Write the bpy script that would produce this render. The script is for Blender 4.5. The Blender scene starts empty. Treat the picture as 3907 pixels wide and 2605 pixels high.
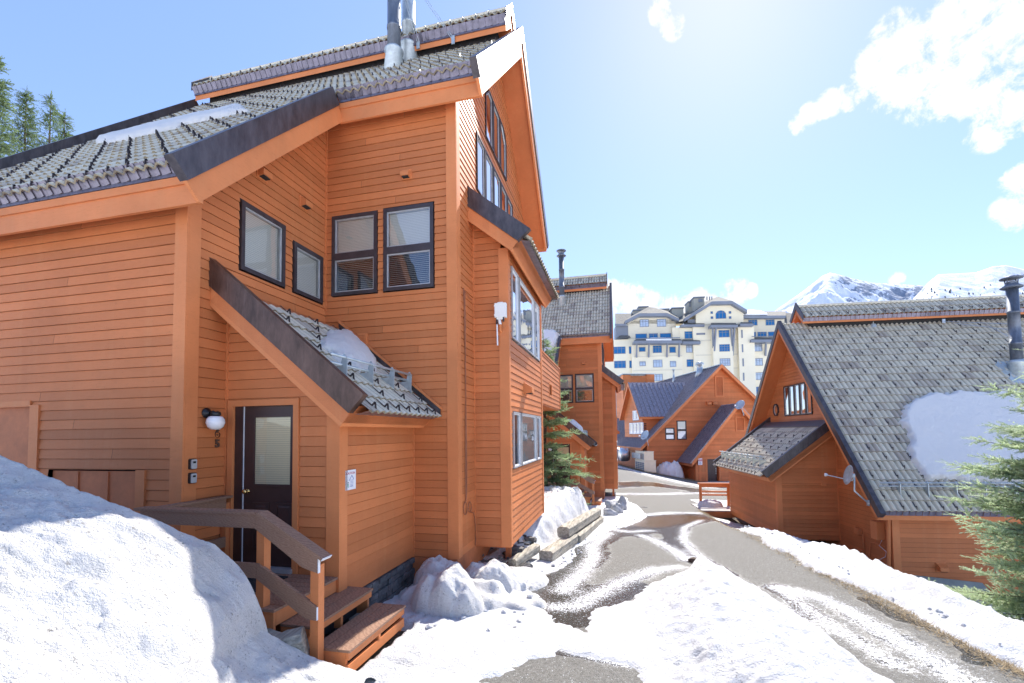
import bpy, math, random
import numpy as np
from mathutils import Matrix, Vector
S = bpy.context.scene
COL = S.collection
R_ = math.radians

# ------------------------------------------------------------------ camera, sky, sun, exposure
def rot(yaw, pitch, roll):
    cy, sy = math.cos(yaw), math.sin(yaw)
    f = np.array([-sy*math.cos(pitch), cy*math.cos(pitch), math.sin(pitch)])
    r = np.array([cy, sy, 0.0]); u = np.cross(r, f)
    c, s = math.cos(roll), math.sin(roll)
    return np.array([c*r+s*u, -(-s*r+c*u), f])
FOC, PPX, PPY = 1720.17, 1953.5, 1567.39          # focal length and principal point in photo pixels (3907 wide)
CR = rot(0.235233, 0.0476925, -0.0125610)
cam = bpy.data.cameras.new('camera'); camo = bpy.data.objects.new('camera', cam); COL.objects.link(camo)
cam.sensor_width = 36; cam.lens = 36*FOC/3907; cam.shift_y = (PPY-1302.5)/3907
cam.clip_start = .05; cam.clip_end = 30000
camo.matrix_world = Matrix(((CR[0][0], -CR[1][0], -CR[2][0], 0), (CR[0][1], -CR[1][1], -CR[2][1], 0), (CR[0][2], -CR[1][2], -CR[2][2], 0), (0, 0, 0, 1)))
S.camera = camo
S.view_settings.view_transform = 'Standard'; S.view_settings.look = 'None'; S.view_settings.gamma = 1
S.view_settings.exposure = 1.66
SUN_EL, SUN_AZ = 45.5, 14.0                         # azimuth clockwise from +Y
sun = bpy.data.lights.new('sun', 'SUN'); sun.energy = 2.8; sun.angle = R_(.5); sun.color = (1, .95, .87)
suno = bpy.data.objects.new('sun', sun); COL.objects.link(suno)
sd = Vector((math.sin(R_(SUN_AZ))*math.cos(R_(SUN_EL)), math.cos(R_(SUN_AZ))*math.cos(R_(SUN_EL)), math.sin(R_(SUN_EL))))
suno.rotation_euler = sd.to_track_quat('Z', 'Y').to_euler()

def ray(px, py): return CR.T @ np.array([(px-PPX)/FOC, (py-PPY)/FOC, 1.0])
K = 3907/2352
def D(x, y): return (x*K, y*K)
def onx(q, x): d = ray(*q); return d*(x/d[0])
def ony(q, y): d = ray(*q); return d*(y/d[1])
def onz(q, z): d = ray(*q); return d*(z/d[2])
def onp(q, p, n): d = ray(*q); p = np.array(p, float); n = np.array(n, float); return d*((p@n)/(d@n))
def proj(P):
    c = np.atleast_2d(P) @ CR.T
    return np.stack([PPX+FOC*c[:, 0]/c[:, 2], PPY+FOC*c[:, 1]/c[:, 2], c[:, 2]], 1)

W = bpy.data.worlds.new("World"); S.world = W; W.use_nodes = True
nt = W.node_tree; nt.nodes.clear()
def wn(t, **kw):
    n = nt.nodes.new(t)
    for k, v in kw.items(): setattr(n, k, v)
    return n
sky = wn('ShaderNodeTexSky', sky_type='NISHITA', sun_disc=False, sun_elevation=R_(SUN_EL), sun_rotation=R_(SUN_AZ), altitude=2300, air_density=1.0, dust_density=1.0, ozone_density=1.6)
tc = wn('ShaderNodeTexCoord')
CLOUDS = [(2015,165,62),(2075,110,95),(2080,190,85),(2150,90,110),(2160,180,105),(2240,70,150),(2260,180,125),(2330,40,170),(2330,150,140),(2290,275,75),(2340,240,80),
          (1965,215,42),(1905,238,34),(1862,262,30),(1830,285,26),(2350,420,55),(2352,475,62),(2325,490,34),
          (1432,688,46),(1400,690,50),(1480,705,38),(1515,700,30),(1545,715,40),(1590,690,38),(1620,700,30),(1690,672,34),(1720,668,20),(1340,700,40),
          (1515,25,30),(1545,62,30),(2060,640,18),(1960,470,0.1)]
def mathn(op, a, b=None):
    n = wn('ShaderNodeMath', operation=op)
    for i, v in enumerate((a, b)):
        if v is None: continue
        if isinstance(v, (int, float)): n.inputs[i].default_value = v
        else: nt.links.new(v, n.inputs[i])
    return n.outputs[0]
acc = None
for (x, y, r) in CLOUDS:
    d = ray(*D(x, y)); dist = np.linalg.norm(d); d = d/dist
    ca = r/1035.0/dist**1.4                         # rough angular radius
    dp = wn('ShaderNodeVectorMath', operation='DOT_PRODUCT'); nt.links.new(tc.outputs['Generated'], dp.inputs[0]); dp.inputs[1].default_value = tuple(d)
    mr = wn('ShaderNodeMapRange', interpolation_type='SMOOTHSTEP'); nt.links.new(dp.outputs['Value'], mr.inputs['Value'])
    mr.inputs['From Min'].default_value = math.cos(ca*1.35); mr.inputs['From Max'].default_value = math.cos(ca*.35)
    acc = mr.outputs[0] if acc is None else mathn('MAXIMUM', acc, mr.outputs[0])
nz = wn('ShaderNodeTexNoise'); nt.links.new(tc.outputs['Generated'], nz.inputs['Vector'])
nz.inputs['Scale'].default_value = 26; nz.inputs['Detail'].default_value = 12; nz.inputs['Roughness'].default_value = .68; nz.inputs['Distortion'].default_value = .25
m_ = mathn('ADD', acc, mathn('MULTIPLY', mathn('MULTIPLY', mathn('SUBTRACT', nz.outputs[0], .485), 4.6), mathn('MINIMUM', mathn('MULTIPLY', acc, 2.0), 1.0)))
cr = wn('ShaderNodeMapRange', interpolation_type='SMOOTHSTEP'); nt.links.new(m_, cr.inputs['Value'])
cr.inputs['From Min'].default_value = .34; cr.inputs['From Max'].default_value = 1.25
nz2 = wn('ShaderNodeTexNoise'); nt.links.new(tc.outputs['Generated'], nz2.inputs['Vector']); nz2.inputs['Scale'].default_value = 5; nz2.inputs['Detail'].default_value = 6
cc = wn('ShaderNodeMix', data_type='RGBA'); nt.links.new(nz2.outputs[0], cc.inputs[0]); cc.inputs[6].default_value = (3.05, 3.15, 3.35, 1); cc.inputs[7].default_value = (4.2, 4.2, 4.2, 1)
# only clouds up in the sky
lum = wn('ShaderNodeRGBToBW'); nt.links.new(sky.outputs[0], lum.inputs[0])
fac = mathn('MULTIPLY', mathn('POWER', mathn('MAXIMUM', lum.outputs[0], .05), -.42), 1.38)   # sky brightness compressed: flatter than the model's
skc = wn('ShaderNodeMix', data_type='RGBA', blend_type='MULTIPLY'); skc.inputs[0].default_value = 1; nt.links.new(sky.outputs[0], skc.inputs[6]); nt.links.new(fac, skc.inputs[7])
skt = wn('ShaderNodeMix', data_type='RGBA', blend_type='MULTIPLY'); skt.inputs[0].default_value = 1; nt.links.new(skc.outputs[2], skt.inputs[6]); skt.inputs[7].default_value = (1.02, .975, 1.03, 1)
mx = wn('ShaderNodeMix', data_type='RGBA'); nt.links.new(cr.outputs[0], mx.inputs[0]); nt.links.new(skt.outputs[2], mx.inputs[6]); nt.links.new(cc.outputs[2], mx.inputs[7])
bg = wn('ShaderNodeBackground'); bg.inputs[1].default_value = .10; nt.links.new(mx.outputs[2], bg.inputs[0])
wo = wn('ShaderNodeOutputWorld'); nt.links.new(bg.outputs[0], wo.inputs[0])
W.cycles.sampling_method = 'MANUAL' if hasattr(W.cycles, 'sampling_method') else W.cycles.sampling_method
try: W.cycles.sample_map_resolution = 1024
except Exception: pass

# ------------------------------------------------------------------ materials
def mat(name):
    m = bpy.data.materials.new(name); m.use_nodes = True
    t = m.node_tree; b = t.nodes['Principled BSDF']
    return m, t, b
def nd(t, kind, **kw):
    n = t.nodes.new(kind)
    for k, v in kw.items():
        if hasattr(n, k): setattr(n, k, v)
    return n
def setin(t, n, key, v):
    if hasattr(v, 'is_output') or isinstance(v, bpy.types.NodeSocket): t.links.new(v, n.inputs[key])
    else: n.inputs[key].default_value = v
def objco(t, scale=(1, 1, 1), rotz=0):
    c = nd(t, 'ShaderNodeTexCoord'); mp = nd(t, 'ShaderNodeMapping'); mp.inputs['Scale'].default_value = scale; mp.inputs['Rotation'].default_value = (0, 0, rotz)
    t.links.new(c.outputs['Object'], mp.inputs[0]); return mp.outputs[0]
def noise(t, vec, scale, detail=4, rough=.55, dist=0):
    n = nd(t, 'ShaderNodeTexNoise'); t.links.new(vec, n.inputs['Vector']); n.inputs['Scale'].default_value = scale; n.inputs['Detail'].default_value = detail
    n.inputs['Roughness'].default_value = rough; n.inputs['Distortion'].default_value = dist; return n.outputs[0]
def ramp(t, v, stops):
    r = nd(t, 'ShaderNodeValToRGB'); t.links.new(v, r.inputs[0]); e = r.color_ramp.elements
    while len(e) < len(stops): e.new(.5)
    for el, (p, c) in zip(e, stops):
        el.position = p; el.color = (c, c, c, 1) if isinstance(c, (int, float)) else (*c, 1)
    return r.outputs[0]
def mixc(t, f, a, b, blend='MIX'):
    m = nd(t, 'ShaderNodeMix', data_type='RGBA', blend_type=blend)
    setin(t, m, 0, f)
    for i, v in ((6, a), (7, b)):
        if isinstance(v, tuple): m.inputs[i].default_value = (*v, 1)
        else: t.links.new(v, m.inputs[i])
    return m.outputs[2]
def mth(t, op, a, b=0.0):
    n = nd(t, 'ShaderNodeMath', operation=op); setin(t, n, 0, a); setin(t, n, 1, b); return n.outputs[0]
def attr(t, name):
    n = nd(t, 'ShaderNodeAttribute'); n.attribute_name = name; return n.outputs['Fac']
def bump(t, b, h, strength=.3, dist=.01):
    n = nd(t, 'ShaderNodeBump'); t.links.new(h, n.inputs['Height']); n.inputs['Strength'].default_value = strength; n.inputs['Distance'].default_value = dist
    t.links.new(n.outputs[0], b.inputs['Normal'])
M = {}
def plain(name, col, rough=.6, metal=0.0, var=.25, scale=6, bmp=0, streak=None):
    m, t, b = mat(name); v = objco(t, streak or (1, 1, 1))
    n = noise(t, v, scale, 6, .65)
    lo = tuple(c*(1-var) for c in col); hi = tuple(min(1, c*(1+var)) for c in col)
    t.links.new(mixc(t, ramp(t, n, [(.3, 0.0), (.7, 1.0)]), lo, hi), b.inputs['Base Color'])
    b.inputs['Roughness'].default_value = rough; b.inputs['Metallic'].default_value = metal
    if bmp: bump(t, b, noise(t, v, scale*6, 5, .7), bmp, .01)
    M[name] = m; return m
def paint(name, col, worn=.35):
    m, t, b = mat(name)
    v = objco(t); big = noise(t, v, .9, 5, .6); fine = noise(t, objco(t, (9, 9, 60)), 1.0, 4, .6)
    grain = noise(t, objco(t, (70, 70, 5)), 1.0, 4, .65)
    c = mixc(t, ramp(t, big, [(.3, 0.0), (.72, 1.0)]), tuple(x*.84 for x in col), tuple(min(1, x*1.14) for x in col))
    c = mixc(t, attr(t, 'rnd'), c, mixc(t, .75, c, tuple(x*.72 for x in col)))
    vs = noise(t, objco(t, (6, 6, .35)), 1.0, 5, .7); c = mixc(t, mth(t, 'MULTIPLY', ramp(t, vs, [(.52, 0.0), (.72, 1.0)]), .22), c, (.64, .30, .13))   # weathered, bleached streaks
    c = mixc(t, mth(t, 'MULTIPLY', ramp(t, fine, [(.55, 0.0), (.8, 1.0)]), .35), c, tuple(x*.72 for x in col))
    sp = noise(t, v, 55, 2, .5)                      # chips, nail heads and dirt specks
    c = mixc(t, mth(t, 'MULTIPLY', ramp(t, sp, [(.70, 0.0), (.745, 1.0)]), worn), c, (.10, .035, .02))
    t.links.new(c, b.inputs['Base Color'])
    t.links.new(ramp(t, fine, [(.2, .42), (.9, .62)]), b.inputs['Roughness'])
    b.inputs['Specular IOR Level'].default_value = .22
    bump(t, b, mixc(t, .5, grain, fine), .22, .006)
    M[name] = m; return m
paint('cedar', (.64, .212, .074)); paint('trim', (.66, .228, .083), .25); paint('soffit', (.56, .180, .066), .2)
def tilemat(name, a, bcol, dark):
    m, t, b = mat(name); v = objco(t)
    n = noise(t, v, 3.2, 6, .65); f = noise(t, v, 90, 3, .6); st = noise(t, objco(t, (14, 2.5, 2.5)), 1, 4, .6)
    c = mixc(t, ramp(t, n, [(.3, 0.0), (.7, 1.0)]), a, bcol)
    c = mixc(t, ramp(t, attr(t, 'rnd'), [(.0, .0), (.78, .12), (.93, .75)]), c, dark)
    c = mixc(t, mth(t, 'MULTIPLY', ramp(t, st, [(.5, 0.0), (.75, 1.0)]), .35), c, tuple(x*.55 for x in a))
    c = mixc(t, mth(t, 'MULTIPLY', ramp(t, f, [(.3, 1.0), (.6, 0.0)]), .35), c, tuple(x*.5 for x in a))
    c = mixc(t, mth(t, 'MULTIPLY', attr(t, 'shade_or_dirt'), .80), c, (.145, .12, .088))        # shade of the pans between the ribs, put into the tile colour
    t.links.new(c, b.inputs['Base Color']); b.inputs['Roughness'].default_value = .8; bump(t, b, f, .4, .004)
    M[name] = m
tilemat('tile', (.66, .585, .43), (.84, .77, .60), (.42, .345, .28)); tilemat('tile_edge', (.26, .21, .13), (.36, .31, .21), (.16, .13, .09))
def flashmat(name, col, rough, ribs=None):
    m, t, b = mat(name); n = noise(t, objco(t, (3, 3, 1)), 2.5, 6, .7); s = noise(t, objco(t, (40, 40, 2)), 1, 3, .6)
    c = mixc(t, ramp(t, n, [(.35, 0.0), (.75, 1.0)]), col, tuple(min(1, x*2.2+.01) for x in col))
    c = mixc(t, mth(t, 'MULTIPLY', ramp(t, s, [(.62, 0.0), (.8, 1.0)]), .25), c, (.32, .30, .28))
    t.links.new(c, b.inputs['Base Color']); b.inputs['Metallic'].default_value = .5
    t.links.new(ramp(t, n, [(.2, rough*.8), (.8, rough*1.4)]), b.inputs['Roughness']); M[name] = m
flashmat('flash', (.060, .052, .054), .36); flashmat('flash_brown', (.075, .043, .032), .38); flashmat('eave_flash', (.115, .105, .13), .28); flashmat('seam_metal', (.19, .175, .19), .30); flashmat('dark_pipe', (.11, .125, .15), .42)
plain('galv', (.50, .55, .56), .45, .55, .2, 8); plain('steel', (.55, .56, .58), .28, .9, .2, 6); plain('rubber', (.03, .03, .032), .6)
plain('frame_dark', (.045, .034, .036), .4, 0, .3, 9); plain('vinyl', (.78, .79, .80), .4, 0, .06, 3); plain('alu', (.50, .50, .50), .4, .4, .15, 6)
plain('dark_room', (.03, .028, .027), .9); plain('curtain', (.62, .60, .55), .9, 0, .15, 2); plain('white_plastic', (.82, .82, .77), .45, 0, .05, 3)
plain('brass', (.75, .52, .2), .25, .95, .1); plain('sign_white', (.82, .82, .83), .4, 0, .04); plain('sign_red', (.45, .02, .07), .4, 0, .1); plain('sign_blue', (.08, .15, .4), .5); plain('sign_green', (.08, .4, .2), .5)
plain('number_bronze', (.10, .055, .035), .5, 0, .2, 20); plain('lock_black', (.015, .016, .018), .4); plain('lock_silver', (.62, .65, .7), .3, .6, .1)
plain('timber', (.37, .33, .26), .85, 0, .6, 1.6, .9, (12, 1.0, 16)); plain('stone', (.13, .125, .12), .9, 0, .5, 7, 1.0); plain('plywood', (.52, .165, .058), .65, 0, .2, 3, .15)
plain('concrete', (.45, .43, .40), .9, 0, .2, 3, .4); plain('boulder', (.40, .40, .41), .85, 0, .4, 3, .9); plain('bark', (.12, .085, .06), .9, 0, .35, 12, 1.0)
plain('hotel_wall', (.86, .77, .56), .85, 0, .05, .25); plain('hotel_wall_grey', (.72, .65, .49), .85, 0, .05, .25); plain('hotel_trim', (.20, .22, .255), .6, 0, .1, .5); plain('hotel_chim', (.42, .40, .33), .85, 0, .1, .4)
plain('ac_cream', (.88, .80, .58), .5, 0, .08, 2); plain('globe', (.85, .85, .86), .25, 0, .03); plain('door_brown', (.052, .026, .022), .38, 0, .15, 5); plain('rope', (.30, .11, .05), .6)
plain('mat_black', (.02, .02, .022), .9)
def deckmat():
    m, t, b = mat('composite'); v = objco(t, (1, 1, 1))
    w = nd(t, 'ShaderNodeTexWave', wave_type='BANDS', bands_direction='DIAGONAL'); t.links.new(objco(t, (1.5, 1.5, 6)), w.inputs['Vector']); w.inputs['Scale'].default_value = 7; w.inputs['Distortion'].default_value = 9; w.inputs['Detail'].default_value = 2; w.inputs['Detail Scale'].default_value = 1.2
    c = mixc(t, w.outputs['Fac'], (.23, .115, .066), (.35, .195, .12)); c = mixc(t, mth(t, 'MULTIPLY', noise(t, v, 5, 4, .6), .5), c, (.31, .20, .14))
    t.links.new(c, b.inputs['Base Color']); b.inputs['Roughness'].default_value = .6; bump(t, b, w.outputs['Fac'], .15, .003); M['composite'] = m
deckmat()
def blindmat(name='blind', lo=(.36, .32, .24), hi=(.88, .82, .70)):
    m, t, b = mat(name); c = nd(t, 'ShaderNodeTexCoord'); sp = nd(t, 'ShaderNodeSeparateXYZ'); t.links.new(c.outputs['Object'], sp.inputs[0])
    s = mth(t, 'FRACT', mth(t, 'MULTIPLY', sp.outputs['Z'], 36.0))
    t.links.new(mixc(t, ramp(t, s, [(.0, .0), (.08, 1.0), (.85, .8), (1.0, .0)]), lo, hi), b.inputs['Base Color']); b.inputs['Roughness'].default_value = .6; M[name] = m
blindmat(); blindmat('door_blind', (.50, .40, .24), (.95, .82, .56))
def openblind():
    m, t, b = mat('open_blind'); c = nd(t, 'ShaderNodeTexCoord'); sp = nd(t, 'ShaderNodeSeparateXYZ'); t.links.new(c.outputs['Object'], sp.inputs[0])
    s = mth(t, 'FRACT', mth(t, 'MULTIPLY', sp.outputs['Z'], 30.0)); tr = nd(t, 'ShaderNodeBsdfTransparent'); mx = nd(t, 'ShaderNodeMixShader')
    b.inputs['Base Color'].default_value = (.34, .31, .26, 1); t.links.new(ramp(t, s, [(.0, .0), (.30, .0), (.42, 1.0), (1.0, 1.0)]), mx.inputs[0]); t.links.new(b.outputs[0], mx.inputs[1]); t.links.new(tr.outputs[0], mx.inputs[2]); t.links.new(mx.outputs[0], t.nodes['Material Output'].inputs[0]); M['open_blind'] = m
openblind()
def glassmat(name, tint, refl, rough=.0, trans=True):
    m, t, b = mat(name); t.nodes.remove(b); out = t.nodes['Material Output']
    g = nd(t, 'ShaderNodeBsdfGlossy'); g.inputs['Roughness'].default_value = rough; g.inputs['Color'].default_value = (.92, .95, 1, 1)
    n = nd(t, 'ShaderNodeBump'); t.links.new(noise(t, objco(t), 2.2, 2, .5), n.inputs['Height']); n.inputs['Strength'].default_value = .06; n.inputs['Distance'].default_value = .05; t.links.new(n.outputs[0], g.inputs['Normal'])
    if trans: d = nd(t, 'ShaderNodeBsdfTransparent'); d.inputs[0].default_value = (*tint, 1)
    else: d = nd(t, 'ShaderNodeBsdfDiffuse'); d.inputs[0].default_value = (*tint, 1)
    fr = nd(t, 'ShaderNodeFresnel'); fr.inputs[0].default_value = 1.5
    f = mth(t, 'ADD', mth(t, 'MULTIPLY', fr.outputs[0], 1.0), refl)
    mx = nd(t, 'ShaderNodeMixShader'); t.links.new(f, mx.inputs[0]); t.links.new(d.outputs[0], mx.inputs[1]); t.links.new(g.outputs[0], mx.inputs[2]); t.links.new(mx.outputs[0], out.inputs[0]); M[name] = m
glassmat('glass', (.85, .88, .9), .12); glassmat('glass_door', (.9, .9, .9), .03); glassmat('glass_bay', (.8, .85, .9), .58); glassmat('glass_blue', (.012, .14, .36), .0, .05, False); glassmat('glass_pale', (.40, .44, .50), .22, .02, False)
def snowmat(name, shade_or_dirt, col=(.82, .82, .825)):
    m, t, b = mat(name); v = objco(t)
    n = noise(t, v, 7, 8, .7); f = noise(t, v, 60, 4, .7); g = noise(t, v, 1.1, 5, .65); sp = noise(t, v, 38, 3, .7, .5)
    c = mixc(t, mth(t, 'MULTIPLY', ramp(t, g, [(.42, 0.0), (.68, 1.0)]), shade_or_dirt*.7), col, (.60, .585, .55))
    c = mixc(t, mth(t, 'MULTIPLY', mth(t, 'MULTIPLY', ramp(t, sp, [(.56, 0.0), (.68, 1.0)]), ramp(t, n, [(.45, 0.0), (.60, 1.0)])), shade_or_dirt), c, (.20, .17, .14))
    t.links.new(c, b.inputs['Base Color']); b.inputs['Roughness'].default_value = .55; b.inputs['Specular IOR Level'].default_value = .3
    bump(t, b, mixc(t, .4, n, f), 1.0, .085); M[name] = m
snowmat('snow', .7); snowmat('snow_dirty', .85, (.85, .83, .80)); snowmat('snow_clean', .08, (.96, .93, .88))
# ------------------------------------------------------------------ mesh builder and object helpers
INV = {}
class MB:
    def __init__(s): s.v = []; s.f = []; s.r = []; s.d = {}
    def q(s, pts, r=0.0):
        i = len(s.v); s.v += [tuple(map(float, p)) for p in pts]; s.f.append(tuple(range(i, i+len(pts)))); s.r.append(r)
    def raw(s, V, F, r=None, d=None):
        i = len(s.v)
        if d is not None:
            for k, x in enumerate(d): s.d[len(s.f)+k] = float(x)
        s.v += [tuple(map(float, p)) for p in V]; s.f += [tuple(int(a)+i for a in f) for f in F]; s.r += list(r) if r is not None else [0.0]*len(F)
    def prism(s, poly, vec, r=0.0):
        a = [np.array(p, float) for p in poly]; b = [p+np.array(vec, float) for p in a]; n = len(a)
        s.raw(a+b, [tuple(range(n-1, -1, -1)), tuple(range(n, 2*n))]+[(i, (i+1) % n, n+(i+1) % n, n+i) for i in range(n)], [r]*(n+2))
    def box(s, x0, x1, y0, y1, z0, z1, r=0.0):
        s.prism([(x0, y0, z0), (x1, y0, z0), (x1, y1, z0), (x0, y1, z0)], (0, 0, z1-z0), r)
    def obox(s, c, ax, ay, az, r=0.0):
        c, ax, ay, az = (np.array(a, float) for a in (c, ax, ay, az))
        s.prism([c-ax-ay-az, c+ax-ay-az, c+ax+ay-az, c-ax+ay-az], 2*az, r)
    def bar(s, a, b, w, h, up=(0, 0, 1), r=0.0):
        a = np.array(a, float); b = np.array(b, float); d = b-a; L = np.linalg.norm(d); d /= L
        x = np.cross(d, np.array(up, float)); x /= np.linalg.norm(x); y = np.cross(x, d)
        s.obox((a+b)/2, d*L/2, x*w/2, y*h/2, r)
    def tube(s, pts, rad, n=8):
        P = [np.array(p, float) for p in pts]; V = []; F = []
        rad = [rad]*len(P) if isinstance(rad, (int, float)) else rad
        ref = None
        for i, p in enumerate(P):
            d = P[min(i+1, len(P)-1)]-P[max(i-1, 0)]; d = d/(np.linalg.norm(d)+1e-9)
            if ref is None: ref = np.array([0, 0, 1.0]) if abs(d[2]) < .9 else np.array([1.0, 0, 0])
            x = np.cross(d, ref); x /= np.linalg.norm(x)+1e-9; y = np.cross(d, x); ref = np.cross(x, d)*-1 if False else ref
            for k in range(n):
                a = 2*math.pi*k/n; V.append(p+rad[i]*(math.cos(a)*x+math.sin(a)*y))
        for i in range(len(P)-1):
            for k in range(n): F.append((i*n+k, i*n+(k+1) % n, (i+1)*n+(k+1) % n, (i+1)*n+k))
        F.append(tuple(range(n-1, -1, -1))); F.append(tuple(range((len(P)-1)*n, len(P)*n)))
        s.raw(V, F)
    def lathe(s, prof, o, ax=(0, 0, 1), n=20):
        ax = np.array(ax, float); ax /= np.linalg.norm(ax); ref = np.array([1.0, 0, 0]) if abs(ax[0]) < .8 else np.array([0, 1.0, 0])
        x = np.cross(ax, ref); x /= np.linalg.norm(x); y = np.cross(ax, x); o = np.array(o, float); V = []; F = []
        for (r, h) in prof:
            for k in range(n):
                a = 2*math.pi*k/n; V.append(o+ax*h+max(r, 1e-4)*(math.cos(a)*x+math.sin(a)*y))
        for i in range(len(prof)-1):
            for k in range(n): F.append((i*n+k, i*n+(k+1) % n, (i+1)*n+(k+1) % n, (i+1)*n+k))
        F.append(tuple(range(n-1, -1, -1))); F.append(tuple(range((len(prof)-1)*n, len(prof)*n)))
        s.raw(V, F)
    def split(s, name, m, parent=None, per=6):        # one object for each run of `per` faces (a box or prism)
        for i in range(0, len(s.f), per):
            b = MB(); ids = sorted({k for f in s.f[i:i+per] for k in f}); mp = {k: j for j, k in enumerate(ids)}
            b.raw([s.v[k] for k in ids], [tuple(mp[k] for k in f) for f in s.f[i:i+per]], s.r[i:i+per]); b.build(name, m, parent)
    def build(s, name, m, parent=None, smooth=False, **tags):
        V = np.array(s.v, float).reshape(-1, 3)
        if parent is not None and parent.name in INV: V = V @ INV[parent.name][:3, :3].T + INV[parent.name][:3, 3]
        me = bpy.data.meshes.new(name); me.from_pydata(V.tolist(), [], s.f); me.update()
        a = me.attributes.new('rnd', 'FLOAT', 'FACE'); a.data.foreach_set('value', np.array(s.r, np.float32))
        if s.d: a = me.attributes.new('shade_or_dirt', 'FLOAT', 'FACE'); a.data.foreach_set('value', np.array([s.d.get(k, 0.0) for k in range(len(s.f))], np.float32))
        if smooth: me.polygons.foreach_set('use_smooth', [True]*len(me.polygons))
        me.materials.append(m if not isinstance(m, str) else M[m])
        return link(name, me, parent, **tags)
def link(name, me, parent=None, **tags):
    o = bpy.data.objects.new(name, me); COL.objects.link(o)
    if parent is not None:
        o.parent = parent
        if parent.name in INV: INV[o.name] = INV[parent.name]
    else: INV.setdefault(o.name, np.eye(4))
    return tag(o, **tags)
def tag(o, label=None, cat=None, group=None, kind=None):
    for k, v in (('label', label), ('category', cat), ('group', group), ('kind', kind)):
        if v: o[k] = v
    return o
def empty(name, loc, rz=0.0, **tags):
    o = bpy.data.objects.new(name, None); COL.objects.link(o); o.empty_display_size = .2
    o.location = loc; o.rotation_euler = (0, 0, rz)
    mw = Matrix.Translation(Vector([float(a) for a in loc])) @ Matrix.Rotation(rz, 4, 'Z')
    INV[o.name] = np.array(mw.inverted()); return tag(o, **tags)
def thing(mb, name, m, smooth=False, **tags):       # a top-level thing that is one mesh, origin at its base
    V = np.array(mb.v); o = np.array([V[:, 0].mean(), V[:, 1].mean(), V[:, 2].min()])
    mb.v = [tuple(p) for p in (V-o)]; ob = mb.build(name, m, None, smooth, **tags); ob.location = o
    INV[ob.name] = np.array(Matrix.Translation(Vector(o)).inverted()); return ob
def children(o): return [c for c in bpy.data.objects if c.parent == o]
def copy_tree(o, parent=None, skip=()):
    c = o.copy(); COL.objects.link(c); c.parent = parent
    if o.name in INV: INV[c.name] = INV[o.name]
    for ch in children(o):
        if ch.name.split('.')[0] not in skip: copy_tree(ch, c, skip)
    return c
def grid_mesh(name, X, Y, Z, m, parent=None, attrs=None, mask=None, smooth=True, **tags):
    ny, nx = X.shape; V = np.stack([X, Y, Z], -1).reshape(-1, 3)
    idx = np.arange(ny*nx).reshape(ny, nx)
    F = np.stack([idx[:-1, :-1], idx[:-1, 1:], idx[1:, 1:], idx[1:, :-1]], -1).reshape(-1, 4)
    if mask is not None: F = F[(mask[:-1, :-1] | mask[:-1, 1:] | mask[1:, 1:] | mask[1:, :-1]).reshape(-1)]
    used = np.unique(F); rm = -np.ones(len(V), int); rm[used] = np.arange(len(used)); V = V[used]; F = rm[F]
    me = bpy.data.meshes.new(name); me.vertices.add(len(V)); me.vertices.foreach_set('co', V.astype(np.float32).ravel())
    me.loops.add(len(F)*4); me.loops.foreach_set('vertex_index', F.astype(np.int32).ravel())
    me.polygons.add(len(F)); me.polygons.foreach_set('loop_start', np.arange(0, len(F)*4, 4, dtype=np.int32)); me.polygons.foreach_set('loop_total', np.full(len(F), 4, np.int32))
    me.update(calc_edges=True)
    if smooth: me.polygons.foreach_set('use_smooth', [True]*len(F))
    for k, A in (attrs or {}).items():
        a = me.attributes.new(k, 'FLOAT', 'POINT'); a.data.foreach_set('value', A.reshape(-1)[used].astype(np.float32))
    me.materials.append(M[m] if isinstance(m, str) else m); return link(name, me, parent, **tags)
def tri_mesh(name, V, F, m, parent=None, rnd=None, **tags):
    V = np.asarray(V, float)
    if parent is not None and parent.name in INV: V = V @ INV[parent.name][:3, :3].T + INV[parent.name][:3, 3]
    me = bpy.data.meshes.new(name); me.vertices.add(len(V)); me.vertices.foreach_set('co', V.astype(np.float32).ravel())
    n = F.shape[1]; me.loops.add(len(F)*n); me.loops.foreach_set('vertex_index', F.astype(np.int32).ravel())
    me.polygons.add(len(F)); me.polygons.foreach_set('loop_start', np.arange(0, len(F)*n, n, dtype=np.int32)); me.polygons.foreach_set('loop_total', np.full(len(F), n, np.int32))
    me.update(calc_edges=True)
    if rnd is not None:
        a = me.attributes.new('rnd', 'FLOAT', 'FACE'); a.data.foreach_set('value', np.asarray(rnd, np.float32))
    me.materials.append(M[m]); return link(name, me, parent, **tags)
def hash2(i, j, s):
    h = (i.astype(np.int64)*374761393 + j.astype(np.int64)*668265263 + s*1442695041) & 0x7fffffff
    h = ((h ^ (h >> 13))*1274126177) & 0x7fffffff; return ((h ^ (h >> 16)) & 0xffff)/65535.0
def vnoise(x, y, s=0):
    i = np.floor(x); j = np.floor(y); fx = x-i; fy = y-j; fx = fx*fx*(3-2*fx); fy = fy*fy*(3-2*fy)
    a, b, c, d = hash2(i, j, s), hash2(i+1, j, s), hash2(i, j+1, s), hash2(i+1, j+1, s)
    return (a*(1-fx)+b*fx)*(1-fy)+(c*(1-fx)+d*fx)*fy
def fbm(x, y, oct=5, s=0, gain=.5):
    t = 0; a = 1; n = 0
    for k in range(oct): t = t+a*vnoise(x*2**k+k*17.3, y*2**k-k*9.1, s+k); n += a; a *= gain
    return t/n-.5
def sstep(a, b, x): t = np.clip((x-a)/(b-a), 0, 1); return t*t*(3-2*t)
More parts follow.
